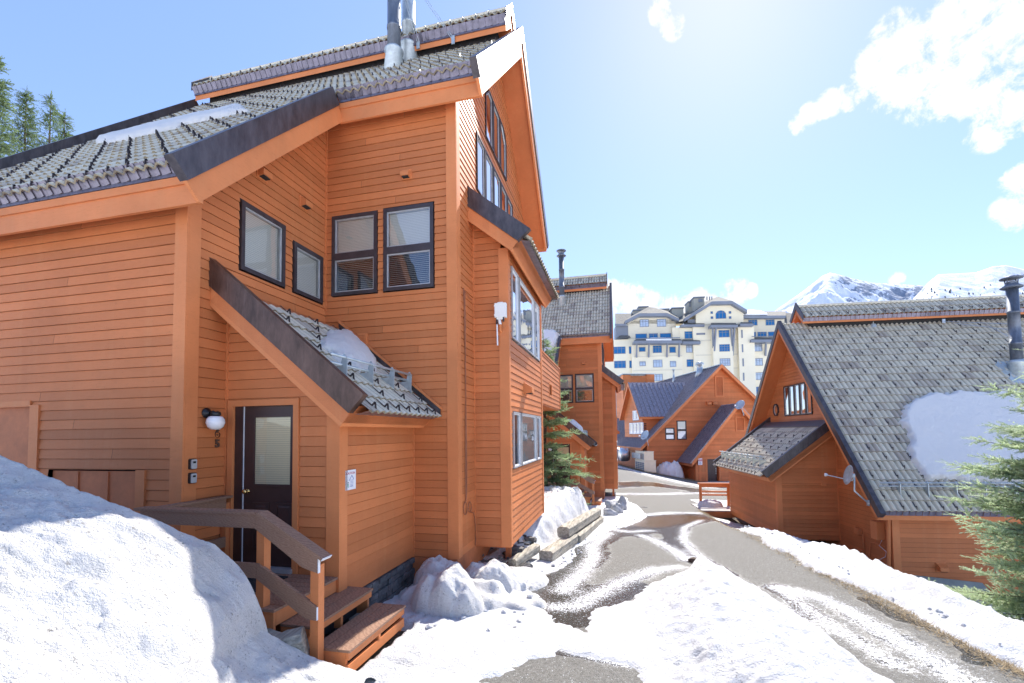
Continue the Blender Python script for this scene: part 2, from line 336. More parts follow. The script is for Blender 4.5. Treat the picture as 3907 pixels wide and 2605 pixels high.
def poly_sd(x, y, poly):                             # signed distance, negative inside
    P = np.array(poly, float); n = len(P); d = np.full(x.shape, 1e18); ins = np.zeros(x.shape, bool)
    for i in range(n):
        a, b = P[i], P[(i+1) % n]; e = b-a; wx = x-a[0]; wy = y-a[1]
        t = np.clip((wx*e[0]+wy*e[1])/(e@e+1e-12), 0, 1); d = np.minimum(d, (wx-t*e[0])**2+(wy-t*e[1])**2)
        c = ((a[1] <= y) & (b[1] > y)) | ((b[1] <= y) & (a[1] > y))
        with np.errstate(divide='ignore', invalid='ignore'): xi = a[0]+(y-a[1])/(b[1]-a[1])*e[0]
        ins ^= c & (x < xi)
    d = np.sqrt(d); return np.where(ins, -d, d)
def seg_d(x, y, pts):
    P = np.array(pts, float); d = np.full(x.shape, 1e18)
    for a, b in zip(P[:-1], P[1:]):
        e = b-a; t = np.clip(((x-a[0])*e[0]+(y-a[1])*e[1])/(e@e+1e-12), 0, 1); d = np.minimum(d, (x-a[0]-t*e[0])**2+(y-a[1]-t*e[1])**2)
    return np.sqrt(d)

rng = random.Random(7)
class Frame:                                        # a building's own axes: x along its eave, y into it, z up
    def __init__(s, O=(0, 0), th=0.0):
        s.O = np.array([O[0], O[1], 0.0]); s.X = np.array([math.cos(th), math.sin(th), 0]); s.Y = np.array([-math.sin(th), math.cos(th), 0]); s.Z = np.array([0, 0, 1.0]); s.th = th
    def __call__(s, x, y, z): return s.O+s.X*x+s.Y*y+s.Z*z
    def dir(s, x, y, z=0): return s.X*x+s.Y*y+s.Z*z
    def lx(s, q, x): P = onp(q, s.O+s.X*x, s.X)-s.O; return np.array([P@s.X, P@s.Y, P[2]])
    def ly(s, q, y): P = onp(q, s.O+s.Y*y, s.Y)-s.O; return np.array([P@s.X, P@s.Y, P[2]])
    def box(s, mb, x0, x1, y0, y1, z0, z1, r=0.0): mb.prism([s(x0, y0, z0), s(x1, y0, z0), s(x1, y1, z0), s(x0, y1, z0)], (0, 0, z1-z0), r)

def siding(mb, O, U, N, ul, ur, z0, z1, holes=(), expo=.125, zr=-2.02):
    O = np.array(O, float); U = np.array(U, float); N = np.array(N, float); Z = np.array([0, 0, 1.0])
    ul = ul if callable(ul) else (lambda z, a=ul: a); ur = ur if callable(ur) else (lambda z, a=ur: a)
    k0 = math.floor((z0-zr)/expo)
    k = k0
    while zr+k*expo < z1-1e-6:
        zb = zr+k*expo; zt = zb+expo; k += 1
        cuts = sorted({max(zb, z0), min(zt, z1)} | {h for H in holes for h in H[2:4] if max(zb, z0) < h < min(zt, z1)})
        rr = rng.random()
        for za, zc in zip(cuts[:-1], cuts[1:]):
            if zc-za < 1e-4: continue
            zm = (za+zc)/2; segs = [(ul, ur)]
            for (h0, h1, hz0, hz1) in holes:
                if hz0 < zm < hz1:
                    ns = []
                    for (a, b) in segs:
                        if h1 <= a(zm) or h0 >= b(zm): ns.append((a, b)); continue
                        if h0 > a(zm): ns.append((a, (lambda z, h=h0: h)))
                        if h1 < b(zm): ns.append(((lambda z, h=h1: h), b))
                    segs = ns
            ns = []                                    # butt joints: long courses are pieced from several boards
            for (a, b) in segs:
                if b(zm)-a(zm) > 2.2 and (k*7+int(abs(O[0]+O[1])*3)) % 3 == 0:
                    h = a(zm)+(b(zm)-a(zm))*(.2+.6*(((k*37) % 17)/17)); ns += [(a, (lambda z, h=h: h-.002)), ((lambda z, h=h: h+.002), b)]
                else: ns.append((a, b))
            segs = ns
            for js, (a, b) in enumerate(segs):
                if js: rr = (rr+.37) % 1
                if b(za)-a(za) < .005 and b(zc)-a(zc) < .005: continue
                oa = .003+.013*(1-(za-zb)/expo); oc = .003+.013*(1-(zc-zb)/expo)
                gp = .007 if abs(za-zb) < 1e-6 and zc-za > .03 else 0.0
                if gp: mb.q([O+U*a(za)-N*.012+Z*za, O+U*max(b(za), a(za))-N*.012+Z*za, O+U*max(b(za), a(za))-N*.012+Z*(za+gp), O+U*a(za)-N*.012+Z*(za+gp)], rr)
                z_ = za+gp
                A = O+U*a(z_)+N*oa+Z*z_; B = O+U*max(b(z_), a(z_))+N*oa+Z*z_; C = O+U*max(b(zc), a(zc))+N*oc+Z*zc; E = O+U*a(zc)+N*oc+Z*zc
                mb.q([A, B, C, E], rr)
                if gp: mb.q([A-N*.028, B-N*.028, B, A], rr)
def inset(P, w):
    P = [np.array(p, float) for p in P]; n = len(P); out = []
    ar = sum(P[i][0]*P[(i+1) % n][1]-P[(i+1) % n][0]*P[i][1] for i in range(n)); sg = 1 if ar > 0 else -1
    for i in range(n):
        a, b, c = P[i-1], P[i], P[(i+1) % n]
        e1 = (b-a)/np.linalg.norm(b-a); e2 = (c-b)/np.linalg.norm(c-b); n1 = sg*np.array([-e1[1], e1[0]]); n2 = sg*np.array([-e2[1], e2[0]])
        m = n1+n2; m /= (1+n1@n2); out.append(b+m*w)
    return out
def ring(mb, P, w, d0, d1, T):                       # a mitred frame round polygon P (2D), from depth d0 (back) to d1 (front)
    I = inset(P, w); n = len(P)
    for i in range(n):
        j = (i+1) % n
        mb.q([T(*P[i], d1), T(*P[j], d1), T(*I[j], d1), T(*I[i], d1)])
        mb.q([T(*I[i], d1), T(*I[j], d1), T(*I[j], d0), T(*I[i], d0)])
        mb.q([T(*P[j], d1), T(*P[i], d1), T(*P[i], d0), T(*P[j], d0)])
    return I
def rect(u0, v0, u1, v1): return [(u0, v0), (u1, v0), (u1, v1), (u0, v1)]
def window(parent, O, U, N, polys, fw=.055, fm='frame_dark', sash='alu', glass='glass', blinds=None, depth=.35, proud=.035, back='dark_room', name='window'):
    O = np.array(O, float); U = np.array(U, float); N = np.array(N, float); Z = np.array([0, 0, 1.0])
    T = lambda u, v, d: O+U*u+Z*v+N*d
    fr = MB(); sa = MB(); pa = MB(); bl = MB(); bk = MB(); ob = MB()
    for k, P in enumerate(polys):
        P = [np.array(p, float) for p in P]
        I = ring(fr, P, fw, -.05, proud, T)
        I2 = ring(sa, [p for p in I], .022, -.05, proud-.022, T)
        pa.q([T(*p, .0) for p in I2])
        for i in range(len(I)):
            a, b = I[i], I[(i+1) % len(I)]
            bk.q([T(*a, -.05), T(*b, -.05), T(*b, -depth), T(*a, -depth)])
        bk.q([T(*p, -depth) for p in I])
        if blinds and blinds[k]:
            u0 = min(p[0] for p in I2); u1 = max(p[0] for p in I2); v0 = min(p[1] for p in I2); v1 = max(p[1] for p in I2); c = blinds[k]
            c = abs(c); (ob if blinds[k] < 0 else bl).q([T(u0, v1-(v1-v0)*c, -.05), T(u1, v1-(v1-v0)*c, -.05), T(u1, v1, -.05), T(u0, v1, -.05)])
    w = fr.build(name, fm, parent)
    sa.build('sash', sash, w); pa.build('pane', glass, w); bk.build('reveal', back, w)
    if bl.f: bl.build('blind', 'blind', w)
    if ob.f: ob.build('blind', 'open_blind', w, label='half open blind with dark gaps between its slats')
    return w
def tiles(mb, edge, E, U, Sd, u0, u1, L, course=.32, per=.1525, amp=.048, lift=.026, nper=6, thick=.024):
    """clay S-tiles laid in courses up the slope: E eave point, U along the eave, Sd up the slope; u0/u1 may depend on the course distance"""
    E = np.array(E, float); U = np.array(U, float); Sd = np.array(Sd, float); N = np.cross(U, Sd); N /= np.linalg.norm(N)
    if N[2] < 0: N = -N
    f0 = u0 if callable(u0) else (lambda s: u0); f1 = u1 if callable(u1) else (lambda s: u1)
    nc = int(math.ceil(L/course-.05))
    for c in range(nc):
        s0 = c*course; s1 = min(L, s0+course+.02); a = f0(s0+.5*course); b = f1(s0+.5*course)
        if b-a < .05: continue
        n = max(2, int(round((b-a)/per*nper))); us = np.linspace(a, b, n+1)
        ph = us/per*2*math.pi; h = amp*np.power(.5+.5*np.cos(ph), .75)
        jit = np.array([hash2(np.floor(us/(2*per)), np.full(us.shape, c), 5)])[0]
        P0 = E+np.outer(us, U)+Sd*s0+np.outer(h+lift+.004*jit, N); P1 = E+np.outer(us, U)+Sd*s1+np.outer(h+.002, N)
        V = np.concatenate([P0, P1]); i = np.arange(n); F = np.stack([i, i+1, n+2+i, n+1+i], 1)
        rr = np.array(hash2(np.floor((us[:-1]+us[1:])/2/(2*per)), np.full(n, c), 11))
        hm = (h[:-1]+h[1:])/2/amp; mb.raw(V, F, rr, np.clip(1-hm*1.6, 0, 1)*.8)  # low faces of the profile get the painted pan shade
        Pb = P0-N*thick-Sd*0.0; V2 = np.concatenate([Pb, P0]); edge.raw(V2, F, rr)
def guard_mesh():
    mb = MB()
    mb.bar((0, -.005, .0), (0, .06, .062), .024, .006, (1, 0, 0)); mb.bar((0, .06, .062), (0, .068, .0), .024, .006, (1, 0, 0)); mb.bar((0, .06, .006), (0, .22, .008), .026, .005)
    V = np.array(mb.v); me = bpy.data.meshes.new('snow_guard'); me.from_pydata(V.tolist(), [], mb.f); me.update(); me.materials.append(M['frame_dark'])
    return me, V, mb.f
GUARD, GV, GF = guard_mesh()
def place_guards(parent, E, U, Sd, spots, maxn=100, rest=True):
    """spots: (u, s) on the roof plane; the nearest in view become guards of their own, the rest one mass"""
    E = np.array(E, float); U = np.array(U, float); Sd = np.array(Sd, float); N = np.cross(U, Sd)
    if N[2] < 0: N = -N
    P = np.array([E+U*u+Sd*s+N*.05 for u, s in spots]); pj = proj(P)
    vis = (pj[:, 2] > .3) & (pj[:, 0] > -40) & (pj[:, 0] < 3950) & (pj[:, 1] > -40) & (pj[:, 1] < 2650)
    order = np.argsort(np.where(vis, pj[:, 2], 1e6))
    Rm = np.stack([U, Sd, N], 1); inv = INV[parent.name]; sm = MB()
    for k, i in enumerate(order):
        if k < maxn and vis[i]:
            o = bpy.data.objects.new('snow_guard', GUARD); COL.objects.link(o); o.parent = parent
            w = np.eye(4); w[:3, :3] = Rm; w[:3, 3] = P[i]; o.matrix_local = Matrix((inv @ w).tolist())
        else: sm.raw(GV @ Rm.T+P[i], GF)
    if sm.f and rest: o = sm.build('snow_guard', 'frame_dark', parent); o['kind'] = 'stuff'
def hood(parent, p, U, N, s=.11):
    p = np.array(p, float); U = np.array(U, float); N = np.array(N, float); Z = np.array([0, 0, 1.0]); mb = MB()
    a = p-U*s; b = p+U*s
    mb.prism([a+Z*s+N*.02, a-Z*s*.9+N*.02, a-Z*s*.75+N*s*1.5, a+Z*s*.2+N*s*1.5], b-a)
    mb.obox(p+N*.015, U*s*1.15, N*.012, Z*s*1.15)
    h = mb.build('vent_hood', 'trim', parent)
    m2 = MB(); c = p-Z*s*.8+N*s*.8; m2.obox(c, U*s*.75, N*s*.5, Z*.012); m2.build('vent_opening', 'dark_room', h)
def flue(parent, p, r, top, cap=True, label=None, cone=.34, m='dark_pipe'):
    p = np.array(p, float); mb = MB(); mb.lathe([(r, -.3), (r, .9), (r+.012, .9), (r+.012, .96), (r, .96), (r, 1.9), (r+.012, 1.9), (r+.012, 1.96), (r, 1.96), (r, top-p[2])], p, n=24)
    c = mb.build('chimney', m, parent, True)
    if label: c['label'] = label
    m2 = MB(); m2.lathe([(r*1.75, -.35), (r*1.25, cone), (r*1.45, cone+.02), (r*1.45, cone+.05), (r*1.02, cone+.12)], p, n=24); m2.build('flashing_cone', 'galv', c, True)
    if cap:
        m3 = MB(); z = top-p[2]; m3.lathe([(r*1.7, z), (r*1.9, z+.03), (r*1.05, z+.12), (r*1.05, z+.2), (r*1.1, z+.2)], p, n=24); m3.lathe([(r*1.85, z+.30), (r*1.9, z+.33), (.02, z+.42)], p, n=24)
        for k in range(4):
            a = k*math.pi/2+.4; m3.bar(p+np.array([math.cos(a)*r, math.sin(a)*r, z+.1]), p+np.array([math.cos(a)*r*1.3, math.sin(a)*r*1.3, z+.33]), .02, .02, (1, .3, 0))
        m3.build('chimney_cap', 'dark_pipe', c, True)
    return c
def text_mesh(txt, size, m, T, parent, name, extrude=.004, align='CENTER', bold=0.0, **tags):
    cu = bpy.data.curves.new(name, 'FONT'); cu.body = txt; cu.size = size; cu.extrude = extrude; cu.align_x = align; cu.offset = bold
    o = bpy.data.objects.new(name, cu); COL.objects.link(o); dg = bpy.context.evaluated_depsgraph_get(); me = bpy.data.meshes.new_from_object(o.evaluated_get(dg))
    bpy.data.objects.remove(o); V = np.array([v.co for v in me.vertices]); V = np.array([T(*v) for v in V])
    mb = MB(); mb.raw(V, [tuple(p.vertices) for p in me.polygons]); bpy.data.meshes.remove(me)
    return mb.build(name, m, parent, **tags)
# ------------------------------------------------------------------ the near chalet (and its twin down the street)
EX, EY, EZ = np.eye(3)
yT, yL, xE, xW, xG, yA, yB, xB, yB2 = 6.947, 4.312, -3.372, -5.064, -2.589, 4.915, 7.837, -1.934, 11.30
ZB = -2.02; RY = 9.918; XL = -11.1; XRK = -4.58; XGR = -2.03; YU = 6.68; YLO = 4.04; SL = 1.04
def zu(y): return 5.40+SL*(y-YU)
def zroof(y): return min(zu(y), zu(2*RY-y))
SD = np.array([0, 1, SL])/math.hypot(1, SL); SN = np.array([0, -SL, 1])/math.hypot(1, SL)
def build_chalet():
    root = empty('chalet', (-4.0, 8.0, ZB)); yBk = 2*RY-yT
    wl = lambda name, **k: None
    # walls: clapboard
    def wall(O, U, N, ul, ur, z0, z1, holes=(), name='wall'):
        mb = MB(); siding(mb, O, U, N, ul, ur, z0, z1, holes); return mb.build(name, 'cedar', root)
    # hidden core that closes the volume behind the boards
    core = MB()
    core.box(XL, xW-.4, yL+.4, 12, ZB-.5, 2.6); core.box(XL+.1, xW-.1, yL+.10, yL+.14, 2.0, zu(yL)+.18); core.box(xW, xG-.4, yT+.4, yBk-.4, ZB-.5, 5.4)
    core.prism([(-10.5, yT+.4, 5.4), (-10.5, RY, 8.4), (-10.5, yBk-.4, 5.4)], (10.5+xG-.4, 0, 0)); core.build('core', 'dark_room', root)
    wall((0, yL, 0), EX, -EY, XL, xW-.12, ZB-.4, zu(yL)+.12, [(XL, -7.52, -3, .44), (-7.22, -5.66, -3, -.40)])
    H1 = [(5.06, 5.94, 2.28, 3.30), (6.10, 6.86, 2.28, 3.14)]
    wall((xW, 0, 0), EY, EX, yL+.12, lambda z: yT, ZB, zu(yL), H1)
    wall((xW, 0, 0), EY, EX, lambda z: YU+(z-5.52)/SL, yT, zu(yL), zu(yT)+.12, H1)
    zen = lambda x: .09+.83*(-3.173-x)
    wall((0, yA, 0), EX, -EY, xW, lambda z: min(xE-.1, -3.173-(z-.17)/.83), -1.75, 1.75, [(-5.02, -3.93, -1.8, .47)])
    wall((xE, 0, 0), EY, EX, yA+.11, yT, ZB, .32)
    wall((0, yT, 0), EX, -EY, xW, xG-.13, ZB, zu(yT)+.12, [(-4.93, -4.02, 2.43, 3.90), (-3.92, -2.965, 2.43, 3.92)])
    wall((xG, 0, 0), EY, EX, lambda z: max(yT+.13, YU+(z-5.52)/SL), lambda z: min(yBk-.13, 2*RY-YU-(z-5.52)/SL), ZB, 8.95, [(8.05, 11.05, 4.66, 5.84), (8.68, 10.46, 6.12, 7.35)])
    wall((0, yB, 0), EX, -EY, xG, lambda z: min(xB-.12, -1.795-(z-3.30)/.807), ZB, 3.85)
    wall((xB, 0, 0), EY, EX, yB+.06, yB2-.08, ZB, 3.42, [(8.07, 11.02, 1.73, 3.14), (8.06, 11.03, -.68, .40)])
    wall((XL, 0, 0), EY, -EX, yL, lambda z: min(12.4, 2*RY-YU-(z-5.5)/SL), ZB, zu(yL)+.1); wall((0, yBk, 0), EX, EY, XL, xG, ZB, 5.5)
    # entry wing roof end wall and bay underside
    mb = MB(); mb.box(xG, xB-.015, yB+.01, yB2, ZB-.02, ZB+.10); mb.build('bay_floor', 'soffit', root)
    mb = MB()                                      # plain board bands and blank panels low on the uphill wall
    mb.box(XL, -7.56, yL+.03, yL+.06, ZB-.5, .42); mb.box(-7.2, -5.68, yL+.03, yL+.06, ZB-.5, -.42)
    for x in (-9.3, -8.5, -6.75, -6.25): mb.box(x, x+.012, yL+.015, yL+.032, ZB, -.43 if x > -7.3 else .41)
    mb.build('blank_panel', 'plywood', root)
    tr = MB()
    def post(x0, x1, y0, y1, z0, z1): tr.box(x0, x1, y0, y1, z0, z1)
    post(-7.56, -7.40, yL-.03, yL+.03, ZB, .44); post(-7.56, XL+2, yL-.032, yL+.03, .44, .50) if False else None
    tr.box(-10.5, -7.56, yL-.03, yL+.03, .42, .50); post(-5.74, -5.60, yL-.03, yL+.03, ZB, -.40)
    tr.split('panel_trim', 'trim', root)
    def corner(pts, name='corner_trim'):
        mb = MB()
        for b in pts: mb.box(*b)
        return mb.build(name, 'trim', root)
    corner([(xW-.16, xW+.024, yL-.026, yL, ZB, zu(yL)+.06), (xW, xW+.026, yL, yL+.16, ZB, zu(yL)+.1)])
    corner([(xE-.16, xE+.024, yA-.026, yA, ZB, .30), (xE, xE+.026, yA, yA+.14, ZB, .30)])
    corner([(xG-.16, xG+.024, yT-.026, yT, ZB, zu(yT)+.06), (xG, xG+.026, yT, yT+.15, ZB, zu(yT)+.1)])
    corner([(xB-.16, xB+.024, yB-.026, yB, ZB, 3.36), (xB, xB+.026, yB, yB+.08, ZB, 3.30)])
    corner([(xB, xB+.026, yB2-.08, yB2+.02, ZB, 3.30), (xB-.02, xB+.024, yB2+.02, yB2+.045, ZB, 3.3), (xG, xB, yB2, yB2+.02, ZB, 3.5)])
    corner([(xG, xG+.026, yBk-.14, yBk, ZB, 5.5)])
    mb = MB(); mb.box(xW+.002, xW+.03, yT-.03, yT-.002, 2.2, 5.6); mb.box(xE+.002, xE+.028, yT-.028, yT-.002, ZB, .2); mb.box(xG+.002, xG+.028, yB-.028, yB-.002, ZB, 3.9); mb.box(xW+.002, xW+.03, yA-.03, yA-.002, -1.7, 1.75)
    mb.split('inside_corner', 'cedar', root)
    # foundation
    mb = MB(); mb.box(xW-5, xE-.08, yA+.06, yT, -4.2, ZB); mb.box(xW, xG-.08, yT+.04, yBk, -4.2, ZB); mb.split('foundation', 'stone', root)
    mb = MB(); mb.prism([(xG+.004, yT-.02, ZB), (xG+.004, yB+1.7, ZB), (xG+.004, yB+.25, -2.55), (xG+.004, yT-.02, -2.75)], (-.05, 0, 0)); mb.box(xG-1.0, xG-.02, yT-.02, yT+.02, -2.7, ZB); mb.box(-2.2, -2.1, 8.5, 8.6, -2.9, ZB)
    mb.build('skirt_board', 'plywood', root)
    # ---- main roof: structural slabs with soffits, tiles, fascias, flashings
    sl = MB(); t0, t1 = .10, .47
    for (x0, x1, y0) in ((XL, XRK-.05, YLO+.04), (XRK-.05, XGR-.05, YU+.04)):
        sl.prism([(x0, y0, zu(y0)+t0), (x0, RY, zu(RY)+t0), (x0, RY, zu(RY)+t1), (x0, y0, zu(y0)+t1)], (x1-x0, 0, 0))
    ye = 2*RY-YU; zz = zu(YU)
    sl.prism([(XL, ye-.04, zz+t0), (XL, RY, zu(RY)+t0), (XL, RY, zu(RY)+t1), (XL, ye-.04, zz+t1)], (XGR-.05-XL, 0, 0))
    roof = sl.build('roof', 'soffit', root)
    mb, ed = MB(), MB()
    Ltop = (RY-3.94)/SD[1]; P0 = np.array([0, 3.94, zu(3.94)+.50])
    sU = (6.58-3.94)/SD[1]
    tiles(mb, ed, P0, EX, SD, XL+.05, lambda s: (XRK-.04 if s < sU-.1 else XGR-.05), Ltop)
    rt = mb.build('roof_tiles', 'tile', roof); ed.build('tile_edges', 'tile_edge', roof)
    mb, ed = MB(), MB(); SD2 = np.array([0, -1, SL])/math.hypot(1, SL)
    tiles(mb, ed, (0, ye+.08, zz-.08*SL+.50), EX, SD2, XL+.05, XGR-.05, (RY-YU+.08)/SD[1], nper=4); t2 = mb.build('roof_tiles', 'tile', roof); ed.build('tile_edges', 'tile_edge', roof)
    spots = []
    for c in range(int(Ltop/.32)):
        off = 0 if c % 2 else .305; step = .305 if c == 0 else .61
        x = XL+.4+off
        while x < (XRK if c*.32 < sU else XGR)-.15: spots.append((x+rng.uniform(-.02, .02), c*.32+.03)); x += step
    place_guards(roof, P0, EX, SD, spots, 100)
    fa = MB()                                        # eave boards
    fa.box(XL, XRK-.0, YLO, YLO+.04, zu(YLO), zu(YLO)+.33); fa.box(XRK-.04, XGR-.0, YU, YU+.04, zu(YU), zu(YU)+.33)
    fa.box(XL, XGR, ye-.04, ye, zz, zz+.33); fa.split('fascia', 'trim', roof)
    fa = MB(); fa.box(XL, XRK-.05, YLO-.022, YLO, zu(YLO)+.235, zu(YLO)+.33); fa.box(XRK-.05, XGR-.05, YU-.022, YU, zu(YU)+.235, zu(YU)+.33); fa.split('fascia_trim', 'trim', roof)
    ef = MB()
    def eaveflash(x0, x1, y, z):
        n = int((x1-x0)/.152); xs = np.linspace(x0, x1, n+1)
        for i in range(n):
            a, b = xs[i], xs[i+1]; m = (a+b)/2; w = .012
            ef.q([(a, y-.03, z), (m, y-.03, z), (m, y-.12, z+.135), (a, y-.12, z+.135)]); ef.q([(m, y-.03, z), (b, y-.045, z), (b, y-.135, z+.135), (m, y-.12, z+.135)]); ef.q([(b, y-.045, z), (b, y-.03, z), (b, y-.12, z+.135), (b, y-.135, z+.135)])
        ef.box(x0, x1, y-.032, y-.002, z-.04, z-.001)
        ef.q([(x0, y-.12, z+.135), (x1, y-.12, z+.135), (x1, y+.1, z+.13), (x0, y+.1, z+.13)])
    eaveflash(XL, XRK-.06, YLO, zu(YLO)+.375); ef.build('eave_flashing', 'eave_flash', roof); ef = MB(); eaveflash(XRK-.03, XGR-.05, YU, zu(YU)+.375); ef.build('eave_flashing', 'eave_flash', roof)
    def rake(x, P, Sdir, Nn, L, w1, w2, xs=1, name='rake', skew=0.0):
        """orange board, then dark metal, along a gable slope from P up Sdir; xs: which way is outside"""
        P = np.array(P, float); o = MB(); d = MB()
        A = [P, P+Sdir*L, P+Sdir*(L+w1*skew)+Nn*w1, P+Nn*w1]; o.prism(A, (-.05*xs, 0, 0))
        A = [P+Nn*w1, P+Sdir*(L+w1*skew)+Nn*w1, P+Sdir*(L+w2*skew)+Nn*w2, P+Nn*w2]
        A = [a+np.array([.03*xs, 0, 0]) for a in A]; d.prism(A, (-.12*xs, 0, 0))
        r = o.build('rake_board', 'trim', roof); d.build('rake_flashing', 'flash', roof); return r
    k45 = SL
    rake(XRK, (XRK, YLO, zu(YLO)), SD, SN, (YU+.08-YLO)/SD[1], .232, .50)
    Lg = (RY-YU)/SD[1]; SN2 = np.array([0, SL, 1])/math.hypot(1, SL)
    rake(XGR, (XGR, YU, zu(YU)), SD, SN, Lg, .232, .50, skew=1/SL*SL*1.0)
    rake(XGR-.002, (XGR-.002, ye, zz), SD2, SN2, Lg, .232, .50, skew=1.0)
    rake(XL, (XL, YLO, zu(YLO)), SD, SN, (RY-YLO)/SD[1], .232, .56, -1); rake(XL, (XL, ye, zz), SD2, SN2, Lg, .232, .50, -1)
    # ridge monitor
    mo = MB(); x0, x1 = -10.9, -2.28; hw = .5; ym = RY-hw; zm = 9.0
    mo.prism([(x0, ym, zm), (x0, RY, zm+hw*SL), (x0, 2*RY-ym, zm), (x0, 2*RY-ym, zm+.30), (x0, RY, zm+hw*SL+.36), (x0, ym, zm+.30)], (x1-x0, 0, 0))
    mon = mo.build('ridge_roof', 'trim', root)
    mb = MB(); mb.box(x0+.3, x1-.25, RY-.34, RY+.34, 8.7, 9.2); mb.build('ridge_vent', 'dark_room', mon)
    mb, ed = MB(), MB(); E0 = np.array([0, ym-.06, zm+.34]); tiles(mb, ed, E0, EX, SD, x0, x1, .80); tiles(mb, ed, np.array([0, 2*RY-ym+.06, zm+.34]), EX, SD2, x0, x1, .80, nper=4)
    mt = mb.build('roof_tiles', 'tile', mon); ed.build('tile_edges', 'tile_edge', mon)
    place_guards(mon, E0, EX, SD, [(x0+.3+.305*i, .03) for i in range(27)], 0)
    ef = MB(); eaveflash(x0, x1, ym, zm+.17); ef.build('eave_flashing', 'eave_flash', mon)
    cp = MB()
    for i in range(27):
        x = x0+i*.32; cp.lathe([(.10, 0), (.085, .34)], (x, RY, zm+hw*SL+.42), (1, 0, .05), 10)
    cp.build('ridge_cap', 'tile', mon)
    gb = MB(); gb.prism([(x1+.004, ym-.1, zm+.22), (x1+.004, RY, zm+hw*SL+.3), (x1+.004, RY, zm+hw*SL+.60), (x1+.004, ym-.1, zm+.46)], (.03, 0, 0)); gb.prism([(x1+.004, 2*RY-ym+.1, zm+.22), (x1+.004, RY, zm+hw*SL+.3), (x1+.004, RY, zm+hw*SL+.60), (x1+.004, 2*RY-ym+.1, zm+.46)], (.028, 0, 0))
    gb.prism([(x0-.004, ym-.1, zm+.22), (x0-.004, RY, zm+hw*SL+.3), (x0-.004, RY, zm+hw*SL+.60), (x0-.004, ym-.1, zm+.46)], (-.03, 0, 0)); gb.split('rake_flashing', 'flash', mon)
    # chimneys
    pc = onp(D(905, 156), (0, YU, zu(YU)+.52), (0, -SL, 1)); flue(root, pc, .145, pc[2]+2.7, True, 'dark blue grey flue pipe beside the brighter one')
    pc2 = pc+np.array([.05, .62, .62*SL]); c2 = flue(root, pc2, .15, pc2[2]+2.4, True, 'bright galvanised flue pipe close behind the dark one', m='galv'); c2.name = 'flue_pipe'
    gw = MB()
    for (qx, qy) in ((1040, 92), (960, 103)):
        a = ony(D(qx, qy), ym-.02); b = (pc if qx == 960 else pc)+np.array([.1, 0, 2.1])
        if qx == 1040: b = ony(D(972, -6), pc[1]+.3)
        gw.tube([a, b], .008, 5); gw.tube([a+np.array([.05, 0, 0]), b+np.array([.05, 0, 0])], .008, 5); gw.box(a[0]-.03, a[0]+.05, a[1]-.02, a[1], a[2]-.1, a[2]+.1)
    gw.build('guy_wire', 'galv', mon)
    # ---- entry roof (shed against the walls)
    yr = 4.636; es = np.array([-1, 0, .83])/math.hypot(1, .83); en = np.array([.83, 0, 1])/math.hypot(1, .83); Pe = np.array([-3.173, yr, .094])
    Le = (5.064-3.173)/-es[0]
    sl = MB(); a = Pe+en*.05; b = a+es*(Le+.03); sl.prism([a, b, b+en*.26, a+en*.26], (0, yT-yr-.002, 0)); er = sl.build('entry_roof', 'soffit', root)
    ob = MB(); ob.prism([Pe, Pe+es*Le, Pe+es*(Le+.2*.83)+en*.2, Pe+en*.2], (0, .045, 0)); ob.build('rake_board', 'trim', er)
    db = MB(); A = [Pe+en*.2-es*.0, Pe+es*(Le+.2*.83)+en*.2, Pe+es*(Le+.486*.83)+en*.486, Pe+en*.486-es*.02]; db.prism([p-EY*.03 for p in A], (0, .10, 0)); db.build('rake_flashing', 'flash_brown', er)
    fb = MB(); fb.prism([Pe+EY*.045, Pe+EY*.045+en*.2, Pe+EY*.045+en*.2+es*.05, Pe+EY*.045+es*.05], (0, yT-yr-.07, 0)); fb.build('fascia', 'trim', er)
    ef = MB(); n = 15
    for i in range(n):
        y0 = yr+.08+(yT-.02-yr-.08)*i/n; y1 = yr+.08+(yT-.02-yr-.08)*(i+1)/n; m = (y0+y1)/2; p = Pe+en*.20-es*.02; q = Pe+en*.34-es*.13
        ef.q([(p[0], y0, p[2]), (p[0], m, p[2]), (q[0], m, q[2]), (q[0], y0, q[2])]); ef.q([(p[0]-.012, m, p[2]), (p[0]-.012, y1, p[2]), (q[0]-.012, y1, q[2]), (q[0]-.012, m, q[2])])
    ef.build('eave_flashing', 'eave_flash', er)
    mb, ed = MB(), MB(); Et = Pe+en*.31-es*.14; Et[1] = 0; tiles(mb, ed, Et, EY, es, yr+.07, yT-.05, Le+.02, amp=.032)
    et = mb.build('roof_tiles', 'tile', er); ed.build('tile_edges', 'tile_edge', er)
    spots = [(yr+.25+.30*i, .03) for i in range(8)]
    for c in range(1, 8):
        y = yr+(.25 if c % 2 else .55)
        while y < yT-.15: spots.append((y, c*.32+.03)); y += .61
    place_guards(er, Et, EY, es, spots, 60)
    fl = MB(); a = Pe+es*(Le+.0)+en*.30; fl.prism([(xW+.02, yr+.1, a[2]+.03), (xW+.02, yT, a[2]+.03), (xW+.18, yT, a[2]-.12), (xW+.18, yr+.1, a[2]-.12)], (.0, 0, .02))
    p0 = Pe+en*.36-es*.1; p1 = Pe+es*(Le-.1)+en*.36
    fl.prism([(p0[0], yT-.05, p0[2]), (p1[0], yT-.05, p1[2]), (p1[0], yT-.05, p1[2]+.10), (p0[0], yT-.05, p0[2]+.10)], (0, .03, 0)); fl.build('step_flashing', 'flash', er)
